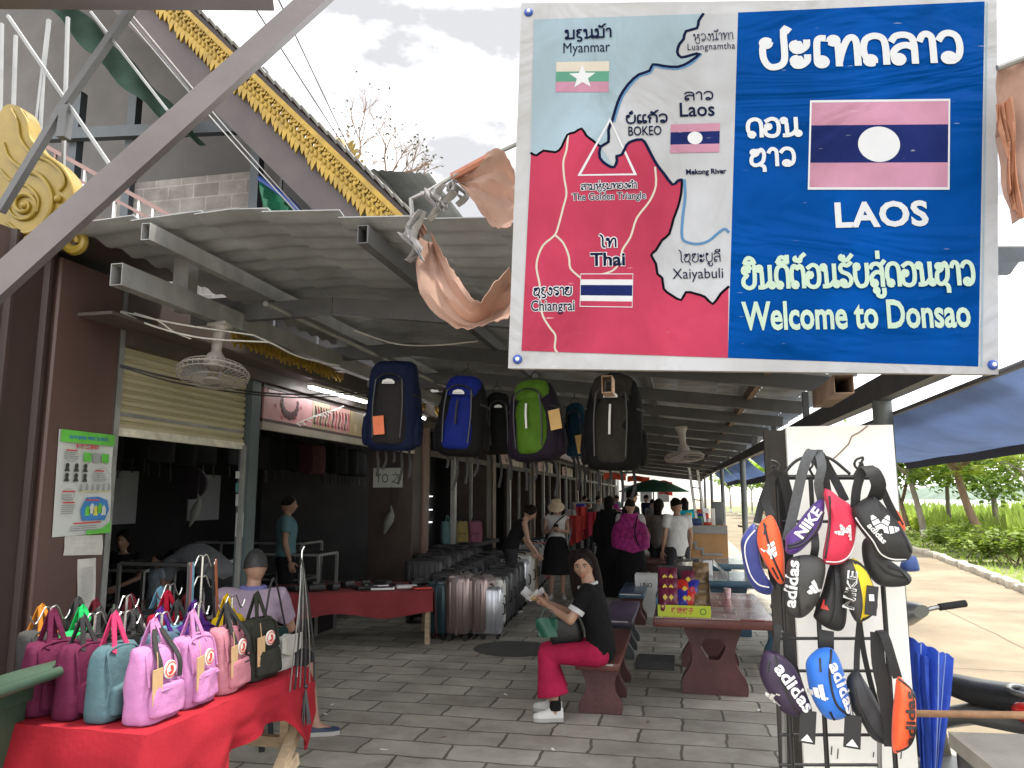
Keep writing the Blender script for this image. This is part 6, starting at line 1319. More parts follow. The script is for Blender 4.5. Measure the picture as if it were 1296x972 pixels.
waist_bag([(1021, 835), (1037, 820), (1054, 821), (1067, 848), (1076, 895), (1074, 905), (1057, 911), (1041, 905), (1027, 881), (1021, 855)], RY - .05, .06, f_blu, 'bright blue waist bag with white lettering down its right edge', many(deco(lambda P_, b: (P_.text(b, 'adidas', 1063.5, 866, -72, .175, .042, 0, .03), P_.bars(b, 1034, 871, .055, -15)))), ([(1050, 821), (1046, 850), (1054, 885), (1072, 902)], [(1035, 830), (1035, 846)], [(1047, 896), (1054, 908)]), None, [([(1046, 822), (1046, 810), (1046, 798)], .05, m_web, (0, -.02, 0))])
waist_bag([(1071, 861), (1084, 848), (1094, 861), (1111, 891), (1122, 928), (1121, 941), (1104, 935), (1091, 915), (1077, 895)], RY - .03, .05, fabric('slate', (.016, .018, .022)), 'plain slate black waist bag without lettering in the bottom row', None, ([(1077, 860), (1084, 890), (1100, 920), (1116, 938)],), None, [([(1084, 850), (1085, 820), (1088, 786)], .02, m_web, (0, .02, 0)), ([(1118, 930), (1106, 880), (1094, 830), (1088, 788)], .018, m_web, (.04, .04, .03, .01))])
waist_bag([(1136, 856), (1147, 865), (1157, 881), (1158, 915), (1151, 941), (1134, 953), (1129, 945), (1129, 915), (1132, 881)], RY - .12, .045, f_or, 'orange red waist bag with black upright lettering, lowest right on the rack', deco(lambda P_, b: P_.text(b, 'adidas', 1147.5, 905, 86, .175, .033, 0, .03), m_btx), ([(1136, 858), (1150, 870), (1157, 884)], [(1132, 948), (1150, 940), (1157, 915)]), None, [([(1136, 858), (1130, 838), (1120, 806), (1112, 798)], .03, m_web, (0, -.01, -.01, .02)), ([(1128, 945), (1122, 890), (1112, 840), (1110, 800)], .045, m_web, (.05, .05, .03, .02))])
# the rack
t = thing('wire_rack', 'black wire display rack with scroll top holding the waist bags', 'rack', (PY(1030, 972, RY).x, RY + .08, 0))
m_wire = M('black_wire', (.02, .02, .02), .4, .3, .2, 20)
RB = RY + .08
def rp_(px, py, d=0.): return PY(px, py, RB + d)
for px0, px1 in ((984, 992), (1026, 1030), (1108, 1116)):
    a = rp_(px0, 606); b_ = rp_(px1, 900); MB().tube([a, V((a.x, RB, .02))], .009, 8).build('upright', m_wire, t)
for y in (604, 660, 808, 849, 930, 968): MB().tube([rp_(986, y), rp_(1111, y)], .006 if y != 604 else .010, 8).build('crossbar', m_wire, t)
for py in (980,): pass
MB().tube([rp_(990, 602), rp_(1008, 583), rp_(1030, 577), rp_(1052, 581), rp_(1076, 600)], .006, 8, 0, 5).build('arch', m_wire, t)
def spiral(cx, cy, r, sg):
    return [rp_(cx + sg * r * (1 - k / 16) * math.cos(R(-120 + 32 * k)), cy + r * (1 - k / 16) * math.sin(R(-120 + 32 * k) * 1), -.01) for k in range(14)]
for cx, cy, sg in ((980, 592, 1), (1088, 588, -1), (1022, 588, 1)): MB().tube([rp_(cx + sg * 8, 604, -.005)] + spiral(cx, cy, 8.5, sg)[::1], .005, 6, 0, 3).build('scroll', m_wire, t)
for px in (990, 1112): a = rp_(px, 800); MB().tube([V((a.x, RB, 1.1)), V((a.x, RB + .28, .01))], .009, 8).build('back_leg', m_steel2, t)
for k, (px, py) in enumerate(((1022, 920), (1079, 926))):
    b = MB(); o = PY(px, py, RY - .08); rot = Matrix.Rotation(R(6), 3, 'Y'); b.box(o, (.055, .004, .11), rot); b.prism([(-.02, 0), (.02, 0), (0, .024)], o + rot @ V((0, -.0022, -.048)), rot @ X0, rot @ Z0, (0, -.001, 0), 1); b.tube([o + rot @ V((0, 0, .055)), o + V((.0, .02, .12))], .002, 5, 0)
    tag(b.build('swing_tag', [m_btx, m_ptx], None, 0), ['black swing tag below the aubergine waist bag', 'black swing tag below the bright blue waist bag'][k], 'tag')
# white board behind the rack
BY = 3.36
q = [PY(995, 540, BY), PY(1130, 537, BY)]; bl_ = V((q[0].x + .0, BY, .0)); w_ = q[1].x - q[0].x
t = thing('white_board', 'tall scuffed white board with a crack standing behind the wire rack', 'board', (bl_.x, BY, 0))
m_brd = M('scuffed_white_board', (.78, .77, .73), .55, 0, .10, 2.2, .05, 40)
MB().box(((q[0].x + q[1].x) / 2, BY + .02, q[0].z / 2 + .003), (w_, .036, q[0].z - .006)).build('panel', m_brd, t, 0)
b = MB(); cr_ = [(1098, 539), (1088, 547), (1078, 552), (1074, 562), (1068, 568), (1060, 576), (1053, 582)]
b.ribbon2([(PY(x, y, BY).x, PY(x, y, BY).z) for x, y in cr_], .005, (0, BY - .001, 0), X0, Z0); b.build('crack', M('crack_brown', (.20, .13, .09), .8), t, 0)
b = MB()
for x, y, ln_ in ((1052, 955, 10), (1060, 960, 12), (1140, 960, 8), (1044, 945, 6), (1105, 958, 6)): a = PY(x, y, BY); b.ribbon2([(a.x, a.z), (a.x + .004, a.z + ln_ * .003)], .004, (0, BY - .001, 0), X0, Z0)
b.build('scuff_marks', m_pk, t, 0)
a = PY(984, 545, 3.75); t = thing('dark_door_panel', 'dark stained wood panel standing left behind the white board', 'panel', (a.x, 3.75, 0)); a1 = PY(966, 545, 3.75); a2 = PY(998, 545, 3.75)
MB().box(((a1.x + a2.x) / 2, 3.75, a.z / 2), (a2.x - a1.x, .05, a.z)).build('panel', M('dark_stained_wood', (.035, .03, .026), .6, 0, .5, 4, .2, 20, stretch=(3, 3, .5)), t, 0)
# blue trousers hanging beside the board
m_jean = M('royal_blue_cloth', (.018, .065, .42), .75, 0, .25, 6, .4, 40)
tr = thing('hanging_trousers', 'royal blue trousers hanging over a pole beside the white board', 'trousers', tuple(PY(1180, 815, 3.5)))
a_ = [(1150, 806), (1152, 850), (1158, 900), (1164, 985)]; b2 = [(1206, 831), (1202, 870), (1196, 910), (1186, 985)]
def jn(u, v, off=0., x0=0., x1=1.):
    L1 = catmull([PY(x, y, 3.5) for x, y in a_], 6); L2 = catmull([PY(x, y, 3.5) for x, y in b2], 6); i = min(int(v * (len(L1) - 1) + .5), len(L1) - 1); p = L1[i].lerp(L2[i], x0 + (x1 - x0) * u)
    return p + V((0, -.05 * math.sin(u * math.pi) - .022 * math.sin(u * 13 + v * 2) - off, .004 * math.sin(u * 30)))
MB().sheet(26, 18, jn, .006).build('trouser_legs', m_jean, tr)
MB().sheet(10, 18, lambda u, v: jn(u, .12 + .88 * v, .035, .06, .36), .006).build('folded_leg', m_jean, tr)
for k in (.2, .55, .8): MB().tube([jn(k, v / 12, .006) for v in range(13)], .0022, 5).build('seam', M('pale_stitch', (.25, .34, .6), .7), tr)
# wooden pole and concrete slab at the lower right
a, b_ = PY(1160, 903, 3.25), PY(1330, 906, 2.9)
tag(MB().tube([a, b_], .0125, 10).build('wooden_pole', M('worn_wood_pole', (.30, .17, .09), .6, 0, .25, 6, .1, 30, stretch=(.2, 4, 4))), 'brown wooden pole lying level in front of the motorbike', 'pole')
m_slab = M('raw_concrete', (.22, .205, .175), .85, 0, .22, 3, .3, 30)
c0 = PZ(1200, 926, .78); t = thing('concrete_counter', 'grey concrete slab counter cutting into the lower right corner', 'counter', (c0.x + .3, c0.y - .3, 0))
MB().prism([(0, 0), (1.0, .10), (1.0, -.9), (.02, -.75)][::-1], (c0.x, c0.y, .78), X0, Y0, (0, 0, -.05)).build('slab', m_slab, t, 0)
MB().box((c0.x + .55, c0.y - .5, .365), (.6, .5, .72)).build('base', m_slab, t, 0)
# ================================================================ motorbike
m_mb = M('motorbike_black', (.015, .015, .016), .3, 0, .15, 6); m_mbg = M('motorbike_grey', (.13, .13, .125), .35, .1, .15, 6); m_rub = M('tyre_rubber', (.018, .018, .018), .85); m_chr = M('engine_metal', (.28, .28, .28), .35, .8, .3, 20); m_seatm = M('black_vinyl', (.02, .02, .021), .38, 0, .2, 30, .1, 120); m_tail = M('red_tail_lamp', (.45, .02, .015), .25)
def motorbike(label, loc, rz, group=None):
    t = thing('motorbike', label, 'motorbike', loc, rz, group); bu = lambda b, n, m, p=None, s=45: b.build(n, m, p or t, s, world=False)
    for y in (.62, -.62):
        ax = Matrix.Rotation(R(90), 3, 'Y')
        b = MB(); b.lathe([(.215, -.03), (.262, -.04), (.285, -.02), (.285, .02), (.262, .04), (.215, .03), (.215, -.03)], (0, y, .287), 28, 0, ax); w = bu(b, 'wheel', m_rub)
        b = MB(); b.lathe([(.03, -.04), (.05, -.03), (.05, .03), (.03, .04)], (0, y, .287), 14, 0, ax)
        for k in range(6): a = k * math.pi / 3; b.bar((0, y, .287), (0, y + .215 * math.cos(a), .287 + .215 * math.sin(a)), .02, .03)
        bu(b, 'rim', m_chr, w)
    b = MB(); b.loft([[V((w_ * math.cos(k * math.pi / 8), y, z + h_ * math.sin(k * math.pi / 8))) for k in range(16)] for y, w_, z, h_ in ((-.72, .05, .74, .03), (-.6, .11, .72, .05), (-.3, .13, .69, .06), (-.02, .12, .67, .055), (.14, .09, .68, .045), (.2, .03, .68, .02))]); bu(b, 'seat', m_seatm)
    b = MB(); b.loft([[V((w_ * math.cos(k * math.pi / 8), y, z + h_ * math.sin(k * math.pi / 8))) for k in range(16)] for y, w_, z, h_ in ((-.86, .03, .67, .02), (-.7, .09, .64, .04), (-.35, .12, .60, .05), (.0, .11, .58, .05), (.16, .06, .52, .05))]); bu(b, 'rear_fairing', m_mbg)
    b = MB(); b.tube([(-.14, -.5, .66), (-.17, -.75, .74), (0, -.9, .76), (.17, -.75, .74), (.14, -.5, .66)], .011, 8, 0, 4); bu(b, 'grab_rail', m_chr)
    for s_ in (-1, 1): b = MB(); b.tube([(.12 * s_, -.35, .60), (.13 * s_, -.55, .33)], [.022, .028], 10); b.tube([(.12 * s_, -.37, .57 - .0), (.13 * s_, -.53, .36)], .034, 10); bu(b, 'shock_absorber', m_chr)
    b = MB(); b.loft([[V((w_ * math.cos(k * math.pi / 8), y + .25 * (z - .5) * -.3, z + h_ * math.sin(k * math.pi / 8))) for k in range(16)] for y, w_, z, h_ in ((.20, .10, .33, .05), (.28, .17, .45, .09), (.40, .19, .6, .12), (.47, .16, .75, .09), (.46, .08, .86, .04))]); bu(b, 'leg_shield', m_mb)
    b = MB(); b.box((0, .15, .30), (.22, .5, .05)); bu(b, 'footboard', m_mbg)
    b = MB(); b.rbox((0, -.1, .36), (.2, .36, .22), .05); b.lathe([(.05, 0), (.08, .05), (.08, .2), (.05, .24)], (.06, -.12, .30), 12, 0, Matrix.Rotation(R(90), 3, 'Y')); bu(b, 'engine', m_chr)
    b = MB(); b.tube([(.1, -.1, .25), (.15, -.4, .28), (.16, -.85, .36)], [.025, .05, .055], 12, 0, 4); bu(b, 'exhaust', m_chr)
    for s_ in (-1, 1): b = MB(); b.tube([(.07 * s_, .40, .82), (.07 * s_, .52, .55), (.075 * s_, .62, .287)], .022, 10); bu(b, 'fork', m_chr)
    b = MB(); b.tube([(-.36, .26, 1.0), (-.22, .33, .98), (0, .38, .94), (.22, .33, .98), (.36, .26, 1.0)], .012, 8, 0, 4); hb = bu(b, 'handlebar', m_chr)
    for s_ in (-1, 1):
        b = MB(); b.tube([(.25 * s_, .315, .985), (.375 * s_, .255, 1.003)], .018, 10); bu(b, 'grip', m_rub, hb)
    b = MB(); b.loft([[V((w_ * math.cos(k * math.pi / 8), y, z + h_ * math.sin(k * math.pi / 8))) for k in range(16)] for y, w_, z, h_ in ((.24, .06, .99, .03), (.32, .13, .97, .06), (.44, .14, .93, .08), (.52, .09, .90, .07), (.55, .03, .88, .03))]); bu(b, 'handlebar_cowl', m_mbg)
    b = MB(); b.ball((0, .54, .90), .07, .03, .06, 12); bu(b, 'headlight', M('lamp_glass', (.5, .52, .55), .1))
    b = MB(); b.ball((0, -.86, .68), .07, .04, .04, 10); bu(b, 'tail_lamp', m_tail)
    for y, a0, a1 in ((.62, -20, 150), (-.62, 40, 190)):
        b = MB(); b.sheet(16, 4, lambda u, v: V(((v - .5) * .12, y + .32 * math.cos(R(a0 + (a1 - a0) * u)), .287 + .32 * math.sin(R(a0 + (a1 - a0) * u)))), .006); bu(b, 'mudguard', m_mb)
    return t
mp_ = PY(1225, 900, 3.95)
bike = motorbike('black and grey motorbike parked behind the wooden pole', (mp_.x + .10, 4.12, -.0), R(40))
bike.scale = (1.04,) * 3
o = PY(1262, 880, 3.7)
bike2 = dup(bike, (mp_.x + 1.0, 4.0, 0), R(-72), 'second dark motorbike with long seat, half cut off at the right edge')
o = PZ(937, 700); dup(bike, (1.55, 15.6, 0), R(10), 'small far motorbike parked beyond the plywood stall counter')
# ================================================================ front table with red cloth and bags
m_redcloth = M('red_table_cloth', (.225, .010, .018), .85, 0, .14, 3, .2, 60, spec=.15)
m_rawwood = M('raw_timber', (.42, .32, .21), .75, 0, .25, 5, .15, 30, stretch=(1, 6, 6))
FT = .75; tA, tB, tC = PZ(184, 931, FT), PZ(388, 846, FT), PZ(45, 926, FT)      # near corner, far right corner, left near corner
fy = (tB - tA); fyn = V((fy.x, fy.y, 0)).normalized(); fx = V((-fyn.y, fyn.x, 0)); FLn = fy.length; FWd = 1.0  # fyn runs away along the aisle, fx to the left
tbl = thing('display_table', 'raw timber trestle table under the red cloth full of bags', 'table', (tA.x - .4, tA.y + .6, 0))
def tp(u, v, z): return V((tA.x, tA.y, 0)) + fyn * u + fx * v + V((0, 0, z))
MB().prism([(0, 0), (FLn, 0), (FLn, FWd), (0, FWd)], tp(0, 0, FT - .03), fyn, fx, (0, 0, .024)).build('table_top', m_rawwood, tbl, 0)
for u, v in ((.08, .05), (FLn - .08, .05), (.08, FWd - .06), (FLn - .08, FWd - .06)): MB().bar(tp(u, v, .001), tp(u, v, FT - .03), .045, .05, fyn).build('leg', m_rawwood, tbl, 0)
MB().bar(tp(FLn - .06, -.0, .50), tp(FLn - .5, -.02, .08), .045, .05, fx).build('brace', m_rawwood, tbl, 0)
MB().bar(tp(FLn - .10, -.02, .36), tp(.3, -.03, .12), .03, .06, Z0).build('brace', m_rawwood, tbl, 0)
MB().bar(tp(FLn - .08, .05, .42), tp(FLn - .08, FWd - .06, .42), .04, .05).build('rail', m_rawwood, tbl, 0)
cl = MB()
def droop(t):                                                                     # hem length along the aisle side
    pts = [(0, .42), (.12, .46), (.25, .36), (.45, .20), (.62, .15), (.74, .17), (.84, .30), (.92, .36), (1, .24)]
    for (a, x), (b, y) in zip(pts, pts[1:]):
        if t <= b: k = (t - a) / (b - a); k = k * k * (3 - 2 * k); return x + (y - x) * k
    return .24
skp = [(FLn + .014, FWd * k / 8, 1, 0) for k in range(8, 0, -1)] + [(FLn + .014 * math.cos(a), .014 - .028 * math.sin(a), math.cos(a), -math.sin(a)) for a in (0, .5, 1.07, 1.57)] + [(FLn * (1 - k / 40), -.014, 0, -1) for k in range(1, 40)] + [(-.014 * math.sin(a), -.014 * math.cos(a), -math.sin(a), -math.cos(a)) for a in (0, .4, .8, 1.2, 1.57)] + [(-.014, FWd * k / 30, -1, 0) for k in range(1, 31)]
def skirt(i, n, v):
    x, y, nx, ny = skp[i]
    if i < 12: hm, f_ = .24, math.sin(y * 17)
    elif ny < -.99: hm, f_ = droop(x / FLn), math.sin(x * 21 + 1) + .7 * math.sin(x * 8)
    else: hm, f_ = .42 + .10 * max(0, y), math.sin(y * 23 + 2) + .6 * math.sin(y * 9)
    o_ = .022 * math.sin(min(1, v * 3) * 1.57) + .03 * v + .026 * f_ * v + .012 * math.sin(i * 1.1) * v * v + .014 * noise.noise(V((x * 7, y * 7, v * 4)))  * min(1, v * 4)
    return tp(x + nx * o_, y + ny * o_, FT + .004 - hm * v)
NS = len(skp) - 1
cl.sheet(NS, 14, lambda u, v: skirt(int(u * NS + .5), NS, v), .004)
cl.grid(40, 30, lambda u, v: tp(-.014 + (FLn + .028) * u, -.014 + (FWd + .014) * v, FT + .0045 + .0025 * noise.noise(V((u * 14, v * 10, 1)))))
tag(cl.build('table_cloth', m_redcloth, None, 60), 'bright red cloth draped over the front bag table', 'tablecloth')
m_logo_w = M('logo_white', (.62, .60, .56), .6); m_logo_r = M('logo_red', (.48, .05, .03), .6); m_kraft = M('kraft_tag', (.42, .27, .14), .7, 0, .1, 20); m_hook = M('chrome_hook', (.55, .55, .55), .25, .9, .1)
def canvas(name, c): return M('canvas_' + name, [v * .72 for v in c], .8, 0, .16, 10, .5, 26, spec=.12)
def bag_body(mb, w, h, d, seed, n=28, slump=.0, mi=0):
    """soft boxy bag standing on z=0, its front towards +X"""
    rings = []; zs = [0, .01, .04, .12, .3, .5, .7, .85, .94, .98, 1.0]; ins = [.8, .93, 1.0, 1.03, 1.05, 1.04, 1.01, .97, .88, .72, .3]
    for z, k in zip(zs, ins):
        r = []
        for j in range(n):
            a = 2 * math.pi * j / n; ca, sa = math.cos(a), math.sin(a); e = 3.6
            q = (abs(ca) ** e + abs(sa) ** e) ** (-1 / e)
            dd = d / 2 * k * (1 - .28 * z) ; ww = w / 2 * (1 - (1 - k) * .5)
            p = V((ca * q * dd, sa * q * ww, z * h)); nn = noise.noise(V((p.x * 9 + seed * 3, p.y * 9, p.z * 9))); n2 = noise.noise(V((p.x * 26, p.y * 26 + seed, p.z * 20)))
            p += V((ca, sa * .6, 0)) * (.014 * nn + .0075 * n2 - .004 * abs(noise.noise(V((p.x * 14, p.y * 14 + seed, p.z * 34))))); p.x -= slump * z * z; p.z += .008 * n2 * z
            r.append(p)
        rings.append(r)
    return mb.loft(rings, True, mi)
BAGN = [0]
def boxy_bag(label, loc, rz, m, hm, w=.225, h=.275, d=.12, logo=True, pocket=True, tag_=True, slump=.015, handle=.10, front_straps=None, group='boxy day bags on the front table', lean=0.):
    BAGN[0] += 1; sd_ = BAGN[0]
    t = thing('day_bag', label, 'bag', loc, rz, group); t.rotation_euler = (0, lean, rz); bu = lambda b, n, mm, s=50: b.build(n, mm, t, s, world=False)
    b = MB(); bag_body(b, w, h, d, sd_, slump=slump); bu(b, 'bag_body', m)
    if pocket:
        b = MB(); bag_body(b, w * .74, h * .40, .045, sd_ + 20); b.v = [v + V((d / 2 * .98, 0, .025)) for v in b.v]; bu(b, 'front_pocket', m)
        b = MB(); b.tube([(d / 2 * 1.17, -w * .34, h * .42), (d / 2 * 1.20, 0, h * .425), (d / 2 * 1.17, w * .34, h * .42)], .004, 6, 0, 3); bu(b, 'pocket_zip', hm)
    b = MB(); k = d / 2
    b.tube([(k * .86, -w * .40, h * .5), (k * .74 - slump * .6, -w * .40, h * .8), (k * .60 - slump * .9, -w * .34, h * .93), (k * .5 - slump, 0, h * .975), (k * .60 - slump * .9, w * .34, h * .93), (k * .74 - slump * .6, w * .40, h * .8), (k * .86, w * .40, h * .5)], .005, 6, 0, 4); bu(b, 'main_zip', m)
    for s_ in (-1, 1):
        b = MB(); b.strap([(k * .55 * s_ - slump * .6, -w * .22, h * .90), (k * .42 * s_ - slump, -w * .15, h * 1.02), (-slump, -.012, h + handle), (k * .42 * s_ - slump, w * .13, h * 1.02), (k * .55 * s_ - slump * .6, w * .22, h * .90)], .022, .005, Y0, sm=5); bu(b, 'handle', hm)
    if front_straps:
        for s_ in (-1, 1):
            b = MB(); b.strap([(-slump, s_ * .01, h + handle * .8), (k * .8 - slump, w * .2 * s_, h * .98), (k * 1.08, w * .24 * s_, h * .78), (k * 1.12, w * .25 * s_, h * .55)], .024, .004, Y0, sm=4); bu(b, 'shoulder_strap', front_straps)
    if logo:
        ax = Matrix.Rotation(R(90), 3, 'Y'); c = V((k * 1.06, .0, h * .68))
        b = MB(); b.lathe([(.034, 0), (.034, .004), (.001, .006)], c, 20, 0, ax)
        b.ribbon2([(.027 * math.cos(a), .027 * math.sin(a)) for a in [R(30 + 12 * q) for q in range(26)]], .005, c + V((.008, 0, 0)), Y0, Z0, 1)
        b.flat([(-.016, -.008), (-.008, -.018), (.006, -.018), (.016, -.006), (.014, .008), (.004, .016), (-.006, .014), (-.002, .004), (.004, -.004), (-.006, -.008)], c + V((.008, 0, 0)), Y0, Z0, 1); bu(b, 'round_badge', [m_logo_w, m_logo_r], 0)
    if tag_:
        b = MB(); b.box((k * 1.16, -w * .30, h * .50), (.004, .052, .13), Matrix.Rotation(R(4), 3, 'X')); b.strap([(k * .9, -w * .28, h * .95), (k * 1.1, -w * .30, h * .75), (k * 1.14, -w * .30, h * .56)], .003, .002, Y0); bu(b, 'kraft_tag', m_kraft, 0)
    return t
cv = {n: canvas(n, c) for n, c in dict(pink=(.52, .22, .45), dusty=(.50, .20, .25), olive=(.035, .035, .028), plum=(.115, .016, .05), teal=(.085, .155, .18), green=(.02, .48, .12), grey=(.06, .06, .06), red=(.42, .012, .035), purple=(.065, .018, .17), yellow=(.62, .40, .008), black=(.012, .012, .013), sky=(.16, .34, .46), hot=(.62, .05, .15), slate=(.08, .13, .19), white=(.55, .54, .5), bottle=(.012, .035, .035), wine=(.10, .012, .02), rainbow=(.6, .22, .03)).items()}
RZB = math.atan2(-fx.y, -fx.x)                                                    # fronts towards the aisle
def onT(u, v, z=0.): return tuple(tp(u, v, FT + .006 + z))
bagspec = [
 ('front orchid pink bag with black strap, nearest the table corner', .165, .11, 'pink', 'pink', dict(front_straps=m_web)),
 ('second orchid pink bag right behind the nearest pink one', .395, .11, 'pink', 'pink', dict()),
 ('dusty rose bag with black straps between the pink and olive ones', .625, .11, 'dusty', 'black', dict(front_straps=m_web)),
 ('dark olive bag with kraft tag near the far end of the table', .86, .11, 'olive', 'olive', dict(handle=.12)),
 ('slate teal bag with hot pink handles left of the front pink bag', .15, .28, 'teal', 'hot', dict(logo=False, tag_=False, handle=.12)),
 ('dark plum bag between the teal one and the outer plum one', .15, .43, 'plum', 'black', dict(logo=True, tag_=False)),
 ('outer dark plum bag with plum handles beside the green bin', .15, .585, 'plum', 'plum', dict(logo=False, tag_=False, handle=.12)),
 ('bright green bag behind the wheelie bin', .38, .66, 'green', 'green', dict(logo=False, tag_=False)),
 ('dark grey bag with orange and yellow striped straps at the far left', .36, .86, 'grey', 'rainbow', dict(logo=False, tag_=False)),
 ('black bag with black handles in the middle of the table', .39, .50, 'black', 'black', dict(logo=True, tag_=False)),
 ('slate blue bag with mauve straps behind the front pink bag', .42, .29, 'slate', 'purple', dict(logo=False, tag_=False)),
 ('deep purple bag behind the second pink one', .64, .29, 'purple', 'purple', dict(logo=False, tag_=False)),
 ('yellow bag with yellow handles behind the dusty rose one', .88, .29, 'yellow', 'yellow', dict(logo=False, tag_=False)),
 ('raised red bag on the tall hook in the back row', .68, .47, 'red', 'red', dict(logo=True, tag_=False)),
 ('charcoal bag with wine red straps in the back row', .62, .62, 'grey', 'wine', dict(logo=True, tag_=False)),
 ('black bag with wine straps left of the charcoal one', .58, .78, 'black', 'wine', dict(logo=False, tag_=False)),
 ('black bag with light blue patterned straps at the back of the table', .84, .64, 'black', 'sky', dict(logo=False, tag_=False)),
 ('brown black bag squeezed between the outer plum and green ones', .37, .56, 'grey', 'black', dict(logo=False, tag_=False)),
 ('light blue bag with dark straps tucked behind the slate one', .64, .38, 'sky', 'black', dict(logo=False, tag_=False)),
 ('wine red bag half hidden in the middle of the back row', .86, .50, 'wine', 'wine', dict(logo=False, tag_=False)),
 ('black bag behind the bright green one', .60, .90, 'black', 'grey', dict(logo=False, tag_=False)),
 ('small black bag in the gap behind the teal one', .37, .38, 'black', 'black', dict(logo=False, tag_=False)),
]
zlift = {13: .035, 16: .03, 14: .02}
for i, (lab, u, v, m, hm, kw) in enumerate(bagspec):
    z = zlift.get(i, 0.)
    boxy_bag(lab, onT(u, v, z), RZB + R(random.uniform(-7, 7)), cv[m], m_web if hm == 'black' else cv[hm], **kw)
# small shoulder bags at the far end
t = thing('shoulder_bag', 'small grey white flap purse at the far end of the red table', 'purse', onT(1.06, .10), RZB)
b = MB(); bag_body(b, .17, .16, .07, 40); b.build('bag_body', cv['white'], t, 50, world=False)
b = MB(); b.sheet(10, 8, lambda u, v: V((.048 + .004 * math.sin(u * 9), (u - .5) * .172, .165 - .10 * v * (1 - .5 * abs(u - .5)))), .006); b.build('flap', cv['white'], t, 50, world=False)
t = thing('shoulder_bag', 'dark bottle green purse with thin strap at the very end of the red table', 'purse', onT(1.17, .22), RZB)
b = MB(); bag_body(b, .22, .17, .09, 44); b.build('bag_body', cv['bottle'], t, 50, world=False)
b = MB(); b.strap([(0, -.11, .15), (-.05, .05, .42), (0, .11, .15)], .01, .004, X0); b.build('strap', m_web, t, world=False)
# hook stands
def hook_stand(label, u, v, h, arms=2, rz=0.):
    t = thing('hook_stand', label, 'bag stand', onT(u, v), RZB + rz, 'chrome hook stands between the bags'); bu = lambda b, n: b.build(n, m_hook, t, 45, world=False)
    b = MB(); b.tube([(0, 0, 0), (0, 0, h)], .006, 8); bu(b, 'stem'); b = MB(); b.lathe([(.06, 0), (.06, .006), (.01, .012)], (0, 0, 0), 16); bu(b, 'foot')
    for k in range(arms):
        s_ = 1 if k % 2 else -1; z = h - .0 - .10 * (k // 2)
        b = MB(); b.tube([(0, 0, z), (0, .03 * s_, z + .005), (0, .055 * s_, z - .035), (0, .075 * s_, z - .055), (0, .095 * s_, z - .035), (0, .10 * s_, z - .02)], .0035, 6, 0, 4); bu(b, 'hook')
    return t
for k, (u, v, h, a, rz) in enumerate([(.28, .19, .37, 2, 0), (.51, .19, .38, 2, .2), (.75, .19, .38, 2, 0), (.27, .36, .37, 2, .1), (.26, .50, .36, 2, 0), (.50, .56, .40, 2, .2), (.80, .40, .56, 4, 0), (.25, .72, .38, 2, 0), (.78, .56, .42, 2, .1)]):
    hook_stand(['chrome hook stand behind the nearest pink bag', 'chrome hook stand between the two pink bags and the purple one', 'chrome hook stand at the dusty rose bag', 'chrome hook stand behind the teal bag', 'chrome hook stand behind the inner plum bag', 'chrome hook stand beside the charcoal bag', 'tallest chrome hook stand holding long thin straps', 'chrome hook stand next to the green bag', 'chrome hook stand carrying the raised red bag'][k], u, v, h, a, rz)
t = thing('hanging_straps', 'bundle of thin tan, grey and pale blue straps hung on the tallest hook stand', 'straps', onT(.80, .40, .48), RZB)
for k, (dy, m) in enumerate(((-.10, canvas('greystrap', (.10, .10, .10))), (-.085, canvas('pinkstrap', (.35, .13, .14))), (-.07, cv['sky']), (.075, m_web), (.10, canvas('tan', (.38, .13, .06))))):
    b = MB(); b.strap([(0, dy, .06), (.012, dy * 1.1, -.12), (.02, dy * 1.35 + .01, -.36)], .016, .004, Y0); b.build('strap', m, t, world=False)
t = thing('tassel_bag', 'black chain and leather straps with a tassel hanging in front of the olive bag', 'bag', onT(1.0, -.02, .30), RZB)
b = MB(); b.tube([(0, 0, -.48), (0, 0, .28), (.0, .02, .30)], .004, 6); b.build('hook_rod', m_hook, t, world=False)
for k in range(6):
    y = -.11 + .045 * k; b = MB(); b.strap([(0, .0, .25), (.02, y * .35, .05), (.03, y * .8, -.18), (.03, y, -.36)], .012 if k % 2 else .006, .004, Y0); b.build('strap', m_web if k % 2 else m_chr, t, world=False)
b = MB(); b.ball((.05, .0, -.36), .012); 
for k in range(14): a = k * 2.4; b.tube([(.05, 0, -.37), (.05 + .012 * math.cos(a), .012 * math.sin(a), -.43), (.05 + .03 * math.cos(a), .03 * math.sin(a), -.53)], .0035, 4)
b.build('tassel', [m_leather], t, 45, world=False)
# green wheelie bin
m_bin = M('bin_green_plastic', (.030, .058, .038), .42, 0, .12, 3, .06, 60)
bc = PZ(-20, 850, .92); t = thing('wheelie_bin', 'green plastic wheelie bin cut off at the lower left corner', 'bin', (bc.x + .02, bc.y - .22, 0), R(8))
bw, bd = .46, .46
b = MB(); b.loft([[V((sx * (w_ / 2 - r_) + r_ * math.cos(a), sy * (w_ / 2 - r_) + r_ * math.sin(a), z)) for sx, sy, a in [(sx, sy, R(a0 + 30 * q)) for sx, sy, a0 in ((1, 1, 0), (-1, 1, 90), (-1, -1, 180), (1, -1, 270)) for q in range(4)]] for w_, r_, z in ((.36, .04, .06), (.37, .05, .08), (.45, .05, .80), (.455, .05, .82), (.49, .05, .83), (.49, .05, .90), (.46, .045, .905), (.44, .045, .88), (.36, .04, .12))], True)
b.build('tub', m_bin, t, 40, world=False)
b = MB(); b.tube([(.20, -.27, .93), (.36, -.10, .95), (.38, .12, .95), (.22, .27, .93)], .0, 8) if False else None
